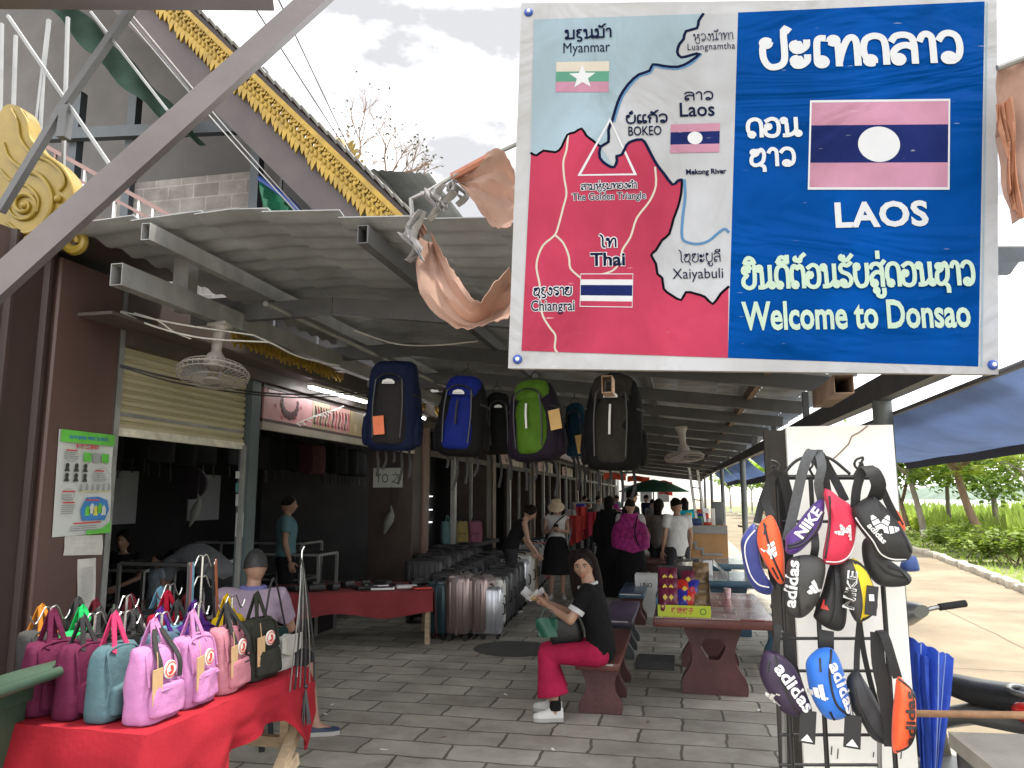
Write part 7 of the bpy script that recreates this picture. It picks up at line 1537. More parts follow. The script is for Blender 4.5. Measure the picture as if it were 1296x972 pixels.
b = MB(); b.sheet(12, 8, lambda u, v: V((.20 + .17 * v - .03 * math.sin(u * math.pi), (u - .5) * .5, .905 + .035 * math.sin(v * math.pi) + .03 * v)), .012); b.build('lid_edge', m_bin, t, 40, world=False)
b = MB(); b.tube([(.355, -.26, .935), (.365, .26, .94)], .02, 12); b.lathe([(.012, -.27), (.012, -.262)], (.355, 0, .935), 8, 0, Matrix.Rotation(R(90), 3, 'X')); b.build('handle_bar', m_bin, t, 40, world=False)
for s_ in (-1, 1): b = MB(); b.lathe([(.02, -.03), (.09, -.03), (.1, -.015), (.1, .015), (.09, .03), (.02, .03)], (-.16, .2 * s_, .1), 18, 0, Matrix.Rotation(R(90), 3, 'X')); b.build('wheel', m_rub, t, world=False)
# ================================================================ low stall table with dark red cloth, goods and suitcases
m_dredcloth = M('wine_red_cloth', (.20, .022, .026), .85, 0, .2, 3, .2, 60)
RT = .575; ra, rb_ = PZ(336, 752, RT), PZ(548, 748, RT); rd = V((rb_.x - ra.x, rb_.y - ra.y, 0)); rl = rd.length; rd.normalize(); rn = V((-rd.y, rd.x, 0))
t = thing('stall_table', 'low stall table behind the lavender man, under the wine red cloth', 'table', ((ra.x + rb_.x) / 2, (ra.y + rb_.y) / 2, 0))
def rt(u, v, z): return V((ra.x, ra.y, 0)) + rd * u + rn * v + V((0, 0, z))
MB().prism([(0, 0), (rl, 0), (rl, .95), (0, .95)], rt(0, 0, RT - .035), rd, rn, (0, 0, .03)).build('table_top', m_rawwood, t, 0)
for u in (.06, rl - .05):
    for v in (.05, .9): MB().bar(rt(u, v, .001), rt(u, v, RT - .035), .05).build('leg', m_conc_red if False else m_rawwood, t, 0)
b = MB(); b.sheet(50, 6, lambda u, v: rt(u * rl, -.012 - .03 * v - .015 * math.sin(u * 30) * v, RT + .003 - v * (.25 + .03 * math.sin(u * 11))), .004)
b.sheet(16, 8, lambda u, v: rt(rl + .012 + .04 * v * (1 - u), .95 * u, RT + .003 - v * (.50 if u < .15 else .30) * (1 - .2 * u)), .004); b.grid(20, 8, lambda u, v: rt(-.01 + (rl + .02) * u, -.012 + .96 * v, RT + .004))
tag(b.build('table_cloth', m_dredcloth, None, 60), 'dull wine red cloth over the low stall table behind the lavender man', 'tablecloth')
rnd = random.Random(21)
for k in range(16):
    u = rnd.uniform(.25, rl - .1); v = rnd.uniform(.12, .85); w, d, h = rnd.uniform(.09, .2), rnd.uniform(.07, .14), rnd.uniform(.03, .08)
    tag(MB().rbox(rt(u, v, RT + .007 + h / 2), (w, d, h), .012, Matrix.Rotation(rnd.uniform(0, 3), 3, 'Z')).build('wallet', m_leather), 'dark leather wallet or pouch in the heap on the wine red stall table', 'wallet', 'dark wallets on the wine red table')
for k, (u, v, w, d) in enumerate(((rl - .55, .18, .26, .16), (rl - .28, .3, .24, .16), (rl - .12, .16, .20, .14), (rl - .62, .45, .24, .15))):
    tt = thing('shallow_tray', ['white shallow tray at the front of the wine red stall table', 'white tray behind the front one on the wine red stall table', 'red edged tray at the corner of the wine red stall table', 'white tray deepest on the wine red stall table'][k], 'tray', tuple(rt(u, v, RT + .007)), math.atan2(rd.y, rd.x) + .1 * k)
    MB().rbox((0, 0, .012), (w, d, .022), .004).build('tray_base', m_white if k != 2 else m_redp, tt, world=False); MB().box((0, 0, .0255), (w * .88, d * .84, .004)).build('tray_lining', m_dgry if k != 1 else m_white, tt, 0, world=False)
m_case = {n: M('case_' + n, c, r, me, .1, 4, .05, 60) for n, c, r, me in (('teal', (.018, .05, .06), .35, .1), ('rose', (.26, .20, .19), .3, .7), ('silver', (.42, .43, .46), .28, .6), ('black', (.016, .016, .017), .45, 0), ('darkgrey', (.04, .042, .045), .4, .1), ('ivory', (.56, .55, .52), .38, 0), ('beige', (.46, .36, .25), .4, 0), ('lightblue', (.20, .36, .44), .4, 0), ('coral', (.48, .10, .10), .4, 0), ('grey', (.22, .22, .23), .4, .2))}
protos = {}
def suitcase(kind, label, x, y, rz, sc=1.):
    """hard shell trolley case; wide face towards +Y/-Y, narrow side towards +X"""
    if kind not in protos:
        m = m_case[kind]; t = thing('suitcase', label, 'suitcase', (x, y, 0), rz, 'suitcases for sale along the aisle'); bu = lambda b, n, mm, s=40: b.build(n, mm, t, s, world=False)
        w, d, h = .40, .25, .58; b = MB(); b.rbox((0, 0, .06 + h / 2), (w, d, h), .05, n=4); bu(b, 'shell', m)
        b = MB()
        for k in range(6):
            x_ = -.14 + .056 * k
            for s_ in (-1, 1): b.rbox((x_, s_ * (d / 2 + .001), .06 + h / 2), (.022, .012, h - .10), .005, n=1)
        for k in range(3):
            for s_ in (-1, 1): b.rbox((s_ * (w / 2 + .001), -.07 + .07 * k, .06 + h / 2), (.012, .022, h - .12), .005, n=1)
        bu(b, 'shell_ribs', m)
        b = MB(); b.box((0, 0, .06 + h / 2), (w + .006, .014, h + .004)); bu(b, 'zip_band', m_zip if kind not in ('silver', 'rose') else m_chr)
        b = MB(); b.tube([(-.08, 0, .06 + h), (-.07, 0, .06 + h + .03), (.07, 0, .06 + h + .03), (.08, 0, .06 + h)], .012, 8, 0, 2); bu(b, 'carry_handle', m_zip)
        b = MB(); b.tube([(w / 2, 0, .30), (w / 2 + .03, 0, .31), (w / 2 + .03, 0, .42), (w / 2, 0, .43)], .010, 8, 0, 2); bu(b, 'side_handle', m_zip)
        for sx in (-1, 1):
            for sy in (-1, 1): b = MB(); b.lathe([(.008, -.016), (.028, -.016), (.028, .016), (.008, .016)], (sx * .15, sy * .08, .03), 12, 0, Matrix.Rotation(R(90), 3, 'Y')); b.box((sx * .15, sy * .08, .052), (.03, .03, .02)); bu(b, 'wheel', m_zip)
        t.scale = (sc,) * 3; protos[kind] = t; return t
    return dup(protos[kind], (x, y, 0), rz, label, None, sc)
P0 = PZ(548, 806); P1 = PZ(615, 806)
suitcase('teal', 'dark teal suitcase at the front left beside the stall cloth', P0.x + .10, 8.72, R(88), 1.0); suitcase('teal', 'second dark teal suitcase between the outer teal and the rose gold', P0.x + .36, 8.74, R(86), 1.0)
suitcase('rose', 'rose gold ribbed suitcase in the front row', PZ(593, 805).x - .05, 8.72, R(92), 1.12); suitcase('rose', 'right hand rose gold ribbed suitcase beside the silver one', PZ(606, 805).x + .02, 8.86, R(88), 1.08)
suitcase('silver', 'silver ribbed suitcase at the front right corner of the row', PZ(616, 806).x + .02, 8.78, R(6), .90)
row = [('ivory', 9.22, .98), ('darkgrey', 9.62, 1.0), ('darkgrey', 10.02, 1.0), ('black', 10.45, 1.05), ('darkgrey', 10.9, 1.05), ('silver', 11.45, 1.05), ('ivory', 12.0, 1.1), ('beige', 12.55, 1.1), ('grey', 13.4, 1.2), ('grey', 13.9, 1.2), ('coral', 14.5, 1.2), ('lightblue', 15.2, 1.2), ('ivory', 15.8, 1.15)]
rl_ = ['ivory suitcase just behind the silver front one', 'dark grey suitcase, second behind the silver one along the aisle', 'dark grey suitcase, third behind the silver one along the aisle', 'black suitcase halfway along the aisle row', 'dark grey suitcase in front of the plain silver grey one', 'smooth silver suitcase halfway along the aisle', 'tall ivory white suitcase before the beige one', 'beige suitcase halfway down the aisle row', 'grey suitcase right after the beige one', 'second grey suitcase before the coral one', 'coral red suitcase near the woman in the hat', 'light blue suitcase near the woman in the hat', 'last ivory suitcase behind the light blue one']
for (k, y, sc), lab in zip(row, rl_): suitcase(k, lab, -2.28 - .068 * (y - 8.8) - (.04 if sc > 1.1 else 0), y, R(random.uniform(-4, 4)), sc)
r2 = [(9.35, 1.05), (9.8, 1.05), (10.25, 1.05), (10.7, 1.1), (11.15, 1.1), (11.7, 1.1), (12.3, 1.15)]
for k, (y, sc) in enumerate(r2): suitcase('black', ['nearest', 'second', 'third', 'fourth', 'fifth', 'sixth', 'last'][k] + ' black suitcase of the middle row behind the aisle row', -2.82 - .06 * (y - 8.8), y, R(random.uniform(-6, 6)), sc)
for k, (y, sc) in enumerate([(9.7, 1.25), (10.2, 1.3), (10.75, 1.3), (11.3, 1.3), (11.9, 1.3)]): suitcase('black', ['nearest', 'second', 'third', 'fourth', 'last'][k] + ' large black suitcase of the back row by the columns', -3.28 - .02 * k, y, R(random.uniform(-6, 6)), sc)
# counter ledge with three small pastel bags
t = thing('display_ledge', 'black ledge between the columns with small pastel bags', 'ledge', (-3.55, 12.7, 0)); MB().box((-3.55, 12.7, .82), (.55, 2.4, .06)).build('top', m_cart, t, 0)
for y in (11.7, 13.7): MB().box((-3.55, y, .395), (.4, .06, .79)).build('leg', m_cart, t, 0)
for k, (px, m, lab) in enumerate(((567, canvas('aqua', (.16, .30, .30)), 'small aqua bag on the black ledge between the columns'), (583, canvas('sand', (.34, .27, .10)), 'small sand yellow bag beside the aqua one on the ledge'), (601, canvas('rosy', (.32, .12, .18)), 'small rosy bag, right of the sand yellow one on the ledge'))):
    p = PY(px, 690, 12.1 + .25 * k); boxy_bag(lab, (p.x, p.y, .852), R(-60), m, m_dgry if k else m, w=.24, h=.36, d=.16, logo=False, tag_=False, pocket=k > 0, group='pastel bags on the ledge')
# glass display counters inside
m_glass = M('counter_glass', (.45, .5, .5), .06, 0, .02, spec=.6); m_glass.node_tree.nodes['Principled BSDF'].inputs['Transmission Weight'].default_value = .95; m_glass.node_tree.nodes['Principled BSDF'].inputs['IOR'].default_value = 1.05
m_alu = M('aluminium_frame', (.42, .42, .41), .35, .6, .1)
def counter(label, x0, y0, x1, y1, h=.95):
    t = thing('glass_counter', label, 'counter', ((x0 + x1) / 2, (y0 + y1) / 2, 0), 0, 'glass counters inside the shop'); dx, dy = x1 - x0, y1 - y0
    MB().box(((x0 + x1) / 2, (y0 + y1) / 2, .25), (dx - .03, dy - .03, .48)).build('plinth', m_cart, t, 0)
    for x in (x0, x1):
        for y in (y0, y1): MB().box((x, y, h / 2), (.03, .03, h)).build('corner_post', m_alu, t, 0)
    for z in (.5, h):
        b = MB()
        for y in (y0, y1): b.box(((x0 + x1) / 2, y, z), (dx - .032, .028, .028))
        for x in (x0, x1): b.box((x, (y0 + y1) / 2, z), (.028, dy - .032, .028))
        b.build('rail', m_alu, t, 0)
    MB().box(((x0 + x1) / 2, (y0 + y1) / 2, h + .018), (dx, dy, .006)).build('glass_top', m_glass, t, 0)
    b = MB(); rnd = random.Random(x0 * 7 + y0)
    for k in range(8): b.rbox((x0 + dx * rnd.uniform(.15, .85), y0 + dy * rnd.uniform(.15, .85), .535), (.12, .10, .05), .01)
    b.build('trays', [m_dgry], t)
counter('glass counter with steel frame right behind the shutter opening', -5.2, 6.4, -4.3, 6.95, .98); counter('glass counter beside the man in teal', -5.0, 8.5, -4.2, 9.0, .92); counter('glass counter deep in the shop behind the man in teal', -6.6, 9.6, -5.0, 10.2, .98); counter('glass counter in front of the dim seated woman', -6.4, 7.0, -5.4, 7.5, .85)
# glass shelves seen between the columns, their brightness put in as emission
t = thing('lit_shelf', 'bright glass shelf with small goods seen between the dark columns', 'shelf', (-5.2, 14.4, 0))
m_lit = M('shelf_white_glow', (.75, .78, .80), .5, 0, .05, emit=.55)  # boards glow by themselves in place of light falling on them
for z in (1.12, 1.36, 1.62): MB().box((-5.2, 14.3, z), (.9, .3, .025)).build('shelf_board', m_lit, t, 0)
for x in (-5.62, -5.2, -4.78): MB().box((x, 14.18, 1.0), (.025, .025, 2.0)).build('upright', m_alu, t, 0)
rnd = random.Random(4)
for z in (1.12, 1.36, 1.62):
    for k in range(5): tag(MB().lathe([(.03, 0), (.035, .05), (.02, .11), (.012, .15)], (-5.55 + .17 * k, 14.27, z + .014), 10).build('glass_bottle', m_white if rnd.random() > .4 else m_post), 'small bottle on the bright shelf between the columns', 'bottle', 'bottles on the bright shelf')
# ================================================================ hanging backpacks
def backpack(label, px0, px1, py0, py1, Y, main, side, panel=None, logo=True, tagm=None, pull=True, straps=4, rz=0., deco_=None, top_loop=True, group='backpacks hung from the canopy', tag_at=(.0, .30), white_pull=True, sq=0.):
    a, c = PY(px0, py0, Y), PY(px1, py1, Y); w = (c.x - a.x) * 1.0; h = a.z - c.z; d = w * .58
    t = thing('backpack', label, 'backpack', ((a.x + c.x) / 2, Y, c.z), rz, group); bu = lambda b, n, m, s=55: b.build(n, m, t, s, world=False)
    prof = [(0, .62, .55), (.02, .80, .75), (.08, .94, .95), (.25, 1.0, 1.05), (.45, .98, 1.02), (.65, .92, .92), (.80, .82, .78), (.90, .68, .60), (.965, .46, .40), (.995, .2, .18), (1.0, .05, .05)]
    prof = [(z, kw + sq * (1 - kw) * min(1, max(0, z - .4) * 2), kd + sq * .6 * (1 - kd) * (z > .4)) for z, kw, kd in prof]; t.rotation_euler = (.05 * math.sin(px0), .07 * math.sin(px0 * 1.7), rz)
    def ring(z, kw, kd, off=0., ww=1., e=3.1, sd_=0, y0=0.):
        r = []
        for j in range(30):
            A = 2 * math.pi * j / 30; ca, sa = math.cos(A), math.sin(A); q = (abs(ca) ** e + abs(sa) ** e) ** (-1 / e); p = V((ca * q * w / 2 * kw * ww, sa * q * d / 2 * kd + y0, z * h)); p += V((ca, sa, 0)) * (.018 * noise.noise(p * 7 + V((sd_, px0, 0))) + .008 * noise.noise(p * 23 + V((px0, 0, 0)))); r.append(p)
        return r
    b = MB(); b.loft([ring(z, kw, kd) for z, kw, kd in prof]); bu(b, 'main_body', side)
    b = MB(); b.loft([ring(z * .72 + .07, kw, kd * .55, ww=.66, e=2.4, sd_=3, y0=-d * .32) for z, kw, kd in prof]); bu(b, 'front_panel', panel or main)
    b = MB(); b.loft([ring(.70 + z * .28, .2 + kw * .62, .3 + kd * .5, ww=.9, sd_=5, y0=-d * .06) for z, kw, kd in prof[2:]]); bu(b, 'lid', main)
    for s_ in (-1, 1):
        b = MB(); b.loft([[V((s_ * w * .46 + .10 * w * k * math.cos(q * math.pi / 6), .25 * d * k * math.sin(q * math.pi / 6), z * h)) for q in range(12)] for z, k in ((.05, .5), (.08, .9), (.2, 1.1), (.36, .9), (.42, .3))]); bu(b, 'side_pocket', side)
        b = MB(); b.strap([(s_ * w * .40, -d * .42, h * .62), (s_ * w * .49, -d * .15, h * .60), (s_ * w * .46, d * .2, h * .6)], .014, .004, Z0); bu(b, 'compression_strap', m_web)
        b = MB(); b.strap([(s_ * w * .24, -d * .60, h * .78), (s_ * w * .27, -d * .62, h * .5), (s_ * w * .25, -d * .62, h * .14)], .008, .006, X0); bu(b, 'panel_seam', m_zip)
    if top_loop: b = MB(); b.strap([(-.03, d * .1, h * .97), (-.025, d * .1, h * 1.07), (0, d * .1, h * 1.10), (.025, d * .1, h * 1.07), (.03, d * .1, h * .97)], .016, .004, Y0); b.tube([(0, d * .1, h * 1.09), (0, d * .1, h * 1.18)], .004, 6); bu(b, 'hang_loop', m_web)
    b = MB(); b.tube([(-w * .28, -d * .55, h * .70), (-w * .2, -d * .60, h * .80), (0, -d * .60, h * .845), (w * .2, -d * .60, h * .80), (w * .28, -d * .55, h * .70)], .006, 6, 0, 4); bu(b, 'zip', m_zip)
    if pull: b = MB(); b.strap([(0, -d * .66, h * .66), (0, -d * .72, h * .52), (0, -d * .72, h * .36)], .012, .008, X0, 0); bu(b, 'zip_pull', m_pip if white_pull else m_web)
    if logo:
        o = V((0, -d * .665, h * .745)); b = MB(); k = w / .3
        b.flat([(-.035 * k, -.008 * k), (.035 * k, -.008 * k), (.035 * k, .004 * k), (.02 * k, .016 * k), (-.005 * k, .019 * k), (-.03 * k, .010 * k)], o, X0, Z0); bu(b, 'white_emblem', m_ptx, 0)
        b = MB(); b.text('THE NORTH FACE', o + V((0, -.0012, -.0015 * k)), X0, Z0, .055 * k, .006 * k); bu(b, 'emblem_lettering', m_btx, 0)
    if tagm: b = MB(); b.box((tag_at[0] * w, -d * .76, tag_at[1] * h), (.075, .004, .125), Matrix.Rotation(R(-6), 3, 'Y')); bu(b, 'price_tag', tagm, 0)
    for k in range(straps):
        x = (-.3 + .6 * k / max(1, straps - 1)) * w; ln = .06 + .13 * noise.random() if False else .08 + .05 * ((k * 7 + int(px0)) % 4)
        b = MB(); b.strap([(x, d * .1, h * .04), (x + .015, d * .12, -ln * .5), (x + .01 * (-1) ** k, d * .1, -ln)], .018, .003, X0); bu(b, 'loose_strap', m_web)
    if deco_: deco_(t, w, h, d, bu)
    return t
bp = {n: M('pack_' + n, [v * .6 for v in c], .7, 0, .2, 12, .7, 24, spec=.1) for n, c in dict(navy=(.012, .020, .06), char=(.035, .032, .034), blue=(.012, .025, .22), black=(.010, .010, .011), green=(.09, .20, .02), plum=(.022, .016, .028), grey=(.04, .036, .032), tealb=(.008, .04, .065)).items()}
m_ot = M('orange_price_tag', (.65, .16, .06), .6); m_tt = M('tan_price_tag', (.48, .30, .10), .6)
backpack('large navy and charcoal hiking backpack with orange tag, leftmost of the hanging row', 466, 529, 460, 570, 4.95, bp['navy'], bp['navy'], bp['char'], True, m_ot, False, 5, R(4), tag_at=(-.12, .27), top_loop=False, sq=.55)
backpack('royal blue and black backpack hanging between the navy one and the sign', 552, 615, 476, 577, 4.9, bp['blue'], bp['black'], bp['blue'], True, None, True, 4, R(-3), white_pull=False)
backpack('black backpack half hidden behind the green one', 612, 652, 497, 575, 5.2, bp['black'], bp['black'], None, True, None, False, 3, R(15))
backpack('green backpack with plum trim and tan tag below the sign', 646, 716, 480, 583, 4.8, bp['green'], bp['plum'], bp['green'], False, m_tt, True, 4, R(-14), tag_at=(.56, .42))
backpack('teal backpack with tan tag between the green and the grey one', 716, 748, 510, 577, 5.2, bp['tealb'], bp['tealb'], None, False, m_tt, False, 4, R(-10), tag_at=(.3, .2))
backpack('large charcoal grey backpack with white zip pull, rightmost below the sign', 737, 816, 474, 595, 4.75, bp['grey'], bp['black'], bp['grey'], True, None, True, 4, R(-6))
# row of bags hung deep inside the shop
proto = None; rnd = random.Random(9)
inn = [canvas('in_black', (.012, .012, .012)), canvas('in_char', (.03, .03, .032)), canvas('in_wine', (.07, .02, .035)), canvas('in_pink', (.22, .10, .11)), canvas('in_slate', (.05, .055, .06))]
seq = [0, 0, 2, 0, 0, 1, 0, 0, 1, 0, 0, 0, 2, 3, 0, 4, 1, 0]
for k, ci in enumerate(seq):
    y = 5.6 + .42 * k; x = -5.6 - (.25 if k < 8 else 0); lab = ['black', 'charcoal', 'wine', 'pink', 'slate'][ci]
    if proto is None:
        t = thing('hung_bag', 'x', 'bag', (0, 0, 0), 0, 'bags hung inside the dark shop'); b = MB(); bag_body(b, .34, .46, .2, 60); b.build('bag_body', inn[0], t, 50, world=False)
        b = MB(); b.strap([(0, -.05, .42), (0, 0, .62), (0, .05, .42)], .02, .004, X0); b.build('hang_strap', m_web, t, world=False)
        for q in range(3): b = MB(); b.strap([(.05, -.12 + .12 * q, .03), (.05, -.11 + .12 * q, -.16)], .016, .003, Y0, 0); b.build('loose_strap', m_web, t, world=False)
        proto = t; t.location = (x, y, 2.0); t.rotation_euler = (0, 0, R(-40))
    else: t = dup(proto, (x, y, 2.0 + rnd.uniform(-.05, .03)), R(rnd.uniform(-60, -20)), swap={'canvas_in_black': inn[ci]})
    t['label'] = {0: 'plain black bag hanging in the row deep inside the shop', 1: 'charcoal bag hanging in the row deep inside the shop', 2: ['wine coloured bag hung inside above the bending man', 'wine coloured bag hung inside next to the pink one'][k > 6], 3: 'pink bag hung in the row inside the shop', 4: 'slate grey bag hung inside near the first column'}[ci]
for nm, y0, y1 in (('hang_rail', 5.3, 13.4),): tag(MB().tube([(-5.72, y0, 2.62), (-5.72, y1, 2.62)], .016, 8).build('hang_rail', m_alu), 'steel rail carrying the bags inside the shop', 'rail')
# ================================================================ fans, lamps, cables
m_fan = M('fan_cream_plastic', (.30, .275, .25), .5, 0, .12, 6)
def orbit_fan(label, c, sc, tilt=R(12), rz=0.):
    t = thing('ceiling_fan', label, 'fan', c, rz, 'orbit fans under the canopy'); t.scale = (sc,) * 3; bu = lambda b, n, m=None: b.build(n, m or m_fan, t, 40, world=False)
    b = MB(); b.rbox((0, 0, .34), (.14, .10, .03), .01); b.loft([[V((w * math.cos(k * math.pi / 8), w * .7 * math.sin(k * math.pi / 8), z)) for k in range(16)] for w, z in ((.07, .33), (.045, .28), (.035, .16), (.05, .12))]); bu(b, 'mount')
    b = MB(); b.lathe([(.03, .02), (.065, .03), (.07, .09), (.05, .13), (.02, .135)], (0, 0, 0), 18); bu(b, 'motor')
    b = MB(); Rr = .225
    for z, r_ in ((.0, Rr), (-.03, Rr * .98), (.03, Rr * .9), (-.048, Rr * .6)): b.tube([(r_ * math.cos(k * math.pi / 16), r_ * math.sin(k * math.pi / 16), z) for k in range(33)], .006 if z == 0 else .003, 5)
    for k in range(36):
        a = k * math.pi / 18; q = lambda r_, z: V((r_ * math.cos(a), r_ * math.sin(a), z)); b.tube([q(.05, .055), q(Rr * .9, .03), q(Rr, 0), q(Rr * .96, -.032), q(Rr * .6, -.048), q(.06, -.055)], .002, 4)
    bu(b, 'cage')
    b = MB(); b.lathe([(.001, -.062), (.055, -.06), (.06, -.05), (.04, -.04)], (0, 0, 0), 16); bu(b, 'hub_cap')
    for k in range(3):
        a0 = k * 2 * math.pi / 3; b = MB(); b.sheet(6, 8, lambda u, v: V(((.035 + .155 * v) * math.cos(a0 + (u - .5) * (.5 + .7 * v)), (.035 + .155 * v) * math.sin(a0 + (u - .5) * (.5 + .7 * v)), -.015 + .05 * (u - .5))), .003); bu(b, 'blade', m_tube)
    t.rotation_euler = (tilt, R(-4), rz)
f0 = PY(270, 472, 4.35); orbit_fan('cream orbit fan hanging in front of the cream roller shutter', tuple(f0), 1.0, R(-13))
f1 = PY(866, 578, 8.6); orbit_fan('small far orbit fan hanging in the right half of the canopy', tuple(f1), .95, R(-8))
m_led = M('fluorescent_tube', (1, 1, 1), .5, emit=9.)
def tube_lamp(label, a, b_):
    t = thing('tube_lamp', label, 'lamp', tuple((a + b_) / 2), 0, 'fluorescent tubes in the shops'); MB().tube([a, b_], .014, 8).build('tube', m_led, t); MB().bar(a + V((0, 0, .03)), b_ + V((0, 0, .03)), .05, .03).build('fitting', m_white, t, 0)
tube_lamp('lit fluorescent tube under the eave above the jewellery pictures', V((-3.42, 6.6, 2.64)), V((-3.42, 7.95, 2.66)))
tube_lamp('lit fluorescent tube farther along above the jewellery pictures', V((-3.42, 8.7, 2.66)), V((-3.42, 10.0, 2.68)))
tube_lamp('short lit fluorescent tube inside the shop above the hung bags', V((-5.0, 8.3, 2.46)), V((-5.0, 8.9, 2.47)))
tube_lamp('distant lit fluorescent tube inside beyond the first column', V((-5.0, 12.6, 2.3)), V((-5.0, 13.4, 2.3)))
m_wcab = M('white_cable', (.55, .54, .5), .5); m_bcab = M('black_cable', (.012, .012, .013), .5)
def cable(label, pts, Y, r, m, name='cable'):
    tag(MB().tube([PY(x, y, Y + d) for x, y, d in pts], r, 6, 0, 6).build(name, m), label, 'cable')
cable('white cable sagging above the roller shutter, upper strand', [(153, 394, 0), (200, 405, 0), (250, 414, .1), (320, 424, .3)], 4.2, .006, m_wcab)
cable('white cable sagging above the roller shutter, lower strand', [(153, 395, 0), (195, 413, 0), (258, 428, .1), (340, 433, .3)], 4.2, .006, m_wcab)
cable('short white cable end hooked over the two strands', [(170, 396, 0), (200, 406, 0), (220, 420, .05), (242, 429, .1)], 4.19, .005, m_wcab)
cable('white cable running down to the right from the gold fretwork', [(320, 424, 0), (345, 435, .1), (380, 452, .3), (430, 463, .8)], 4.6, .006, m_wcab)
cable('thin white cable under the corrugated roof near the tarp', [(448, 418, 0), (500, 435, .2), (550, 437, .3), (604, 432, .4)], 5.2, .006, m_wcab)
cable('upper black cable strung from the pillar across the shutter', [(152, 462, 0), (230, 481, .3), (330, 497, 1.0), (400, 499, 2.), (466, 494, 3)], 4.05, .007, m_bcab)
cable('lower black cable strung from the pillar across the shutter', [(152, 464, 0), (230, 486, .3), (330, 500, 1.0), (400, 503, 2.), (466, 497, 3)], 4.05, .006, m_bcab)
mb = MB(); p = [PX(375, 536, -3.5), PX(400, 526, -3.5), PX(430, 516, -3.5), PX(460, 534, -3.5)]
for q in catmull(p[:3], 8): mb.tube([q, q + V((.02, .05, random.uniform(-.03, .03)))], .006, 5)
tag(mb.tube(p[:3], .004, 5, 0, 6).build('tinsel_garland', m_white), 'white tinsel garland across the jewellery pictures', 'garland')
# white paper, wind chime fish and papers on the columns
t = thing('column_notice', 'white paper with black characters on the first column', 'notice', tuple(PY(490, 604, 10.08))); a, b_ = PY(472, 617, 10.085), PY(510, 592, 10.085)
MB().box(((a.x + b_.x) / 2, 10.09, (a.z + b_.z) / 2), (b_.x - a.x, .006, b_.z - a.z)).build('paper', m_paper, t, 0); MB().text('TO 之', V(((a.x + b_.x) / 2, 10.0855, (a.z + b_.z) / 2)), X0, Z0, (b_.x - a.x) * .8, .16).build('lettering', m_pk, t, 0)
def bird(label, c, s_, m):
    t = thing('paper_bird', label, 'ornament', tuple(c)); b = MB(); b.loft([[c + V((w * math.cos(k * math.pi / 5) + x, w * .5 * math.sin(k * math.pi / 5), z)) for k in range(10)] for x, w, z in ((-.08 * s_, .01 * s_, -.22 * s_), (-.04 * s_, .05 * s_, -.12 * s_), (.0, .09 * s_, .0), (.03 * s_, .075 * s_, .1 * s_), (.05 * s_, .03 * s_, .18 * s_), (.03 * s_, .008 * s_, .28 * s_))]); b.build('ornament_body', m, t)
    b = MB(); b.tube([c + V((.03 * s_, 0, .27 * s_)), c + V((.03 * s_, 0, .6 * s_))], .004, 5); b.build('string', m_web, t)
m_jade = M('pale_ornament', (.15, .155, .14), .6, 0, .25, 12)
bird('pale hanging ornament on the dark face of the first column', PY(492, 660, 10.0), .8, m_jade); bird('pale hanging ornament inside behind the bending man', PY(247, 648, 6.4), .62, m_jade)
t = thing('wall_clock', 'round pale clock on the dark wall inside the shop', 'clock', tuple(PY(245, 612, 7.3))); o = PY(245, 612, 7.3); ax = Matrix.Rotation(R(90), 3, 'X')
MB().lathe([(.17, 0), (.17, .03), (.13, .035)], o, 24, 0, ax).build('clock_rim', m_cart, t); MB().lathe([(.13, .03), (.001, .032)], o, 24, 0, ax).build('clock_face', m_dimlight, t)
for k, (py, h, m) in enumerate(((601, .06, m_paper), (617, .08, M('teal_sticker', (.08, .22, .2), .5)), (633, .10, m_paper), (664, .2, m_paper))):
    o = PX(303, py, FX + .0); tag(MB().box(PY(303, py, 5.905), (.07, .004, h)).build('sticker', m), ['top white sticker on the teal grey post', 'teal sticker on the teal grey post', 'third white sticker on the teal grey post', 'long paper slip lowest on the teal grey post'][k], 'sticker')
# coral cloths for sale beside the hat woman
m_coral = cloth('coral_red', (.50, .06, .05)); m_dred = cloth('deep_red', (.30, .03, .05))
t = thing('cloth_rail', 'dark rail stand with coral and red scarves right of the hat woman', 'clothes rail', (-1.9, 14.5, 0)); ca = PY(724, 640, 14.2); cb = PY(752, 655, 15.0)
for p in (ca, cb): MB().bar((p.x, p.y, .002), (p.x, p.y, 1.5), .03).build('upright', m_steel, t, 0)
MB().bar((ca.x, ca.y, 1.5), (cb.x, cb.y, 1.5), .03).build('top_bar', m_steel, t, 0)
for k, (px, py, Y, w, h, m, lab) in enumerate(((729, 668, 14.0, .30, .55, m_coral, 'coral red scarf hanging in front on the dark rail'), (736, 655, 14.3, .2, .5, m_coral, 'upper coral scarf hanging behind the front one'), (745, 662, 14.5, .25, .5, m_dred, 'deep red scarf in the middle of the dark rail'), (751, 660, 14.9, .22, .45, m_coral, 'last coral scarf at the right end of the dark rail'))):
    o = PY(px, py, Y); tag(MB().sheet(8, 10, lambda u, v: o + V(((u - .5) * w * (1 - .25 * v), .03 * math.sin(u * 9), h * (.4 - v * (1 - .2 * u)))), .006).build('scarf', m), lab, 'scarf')
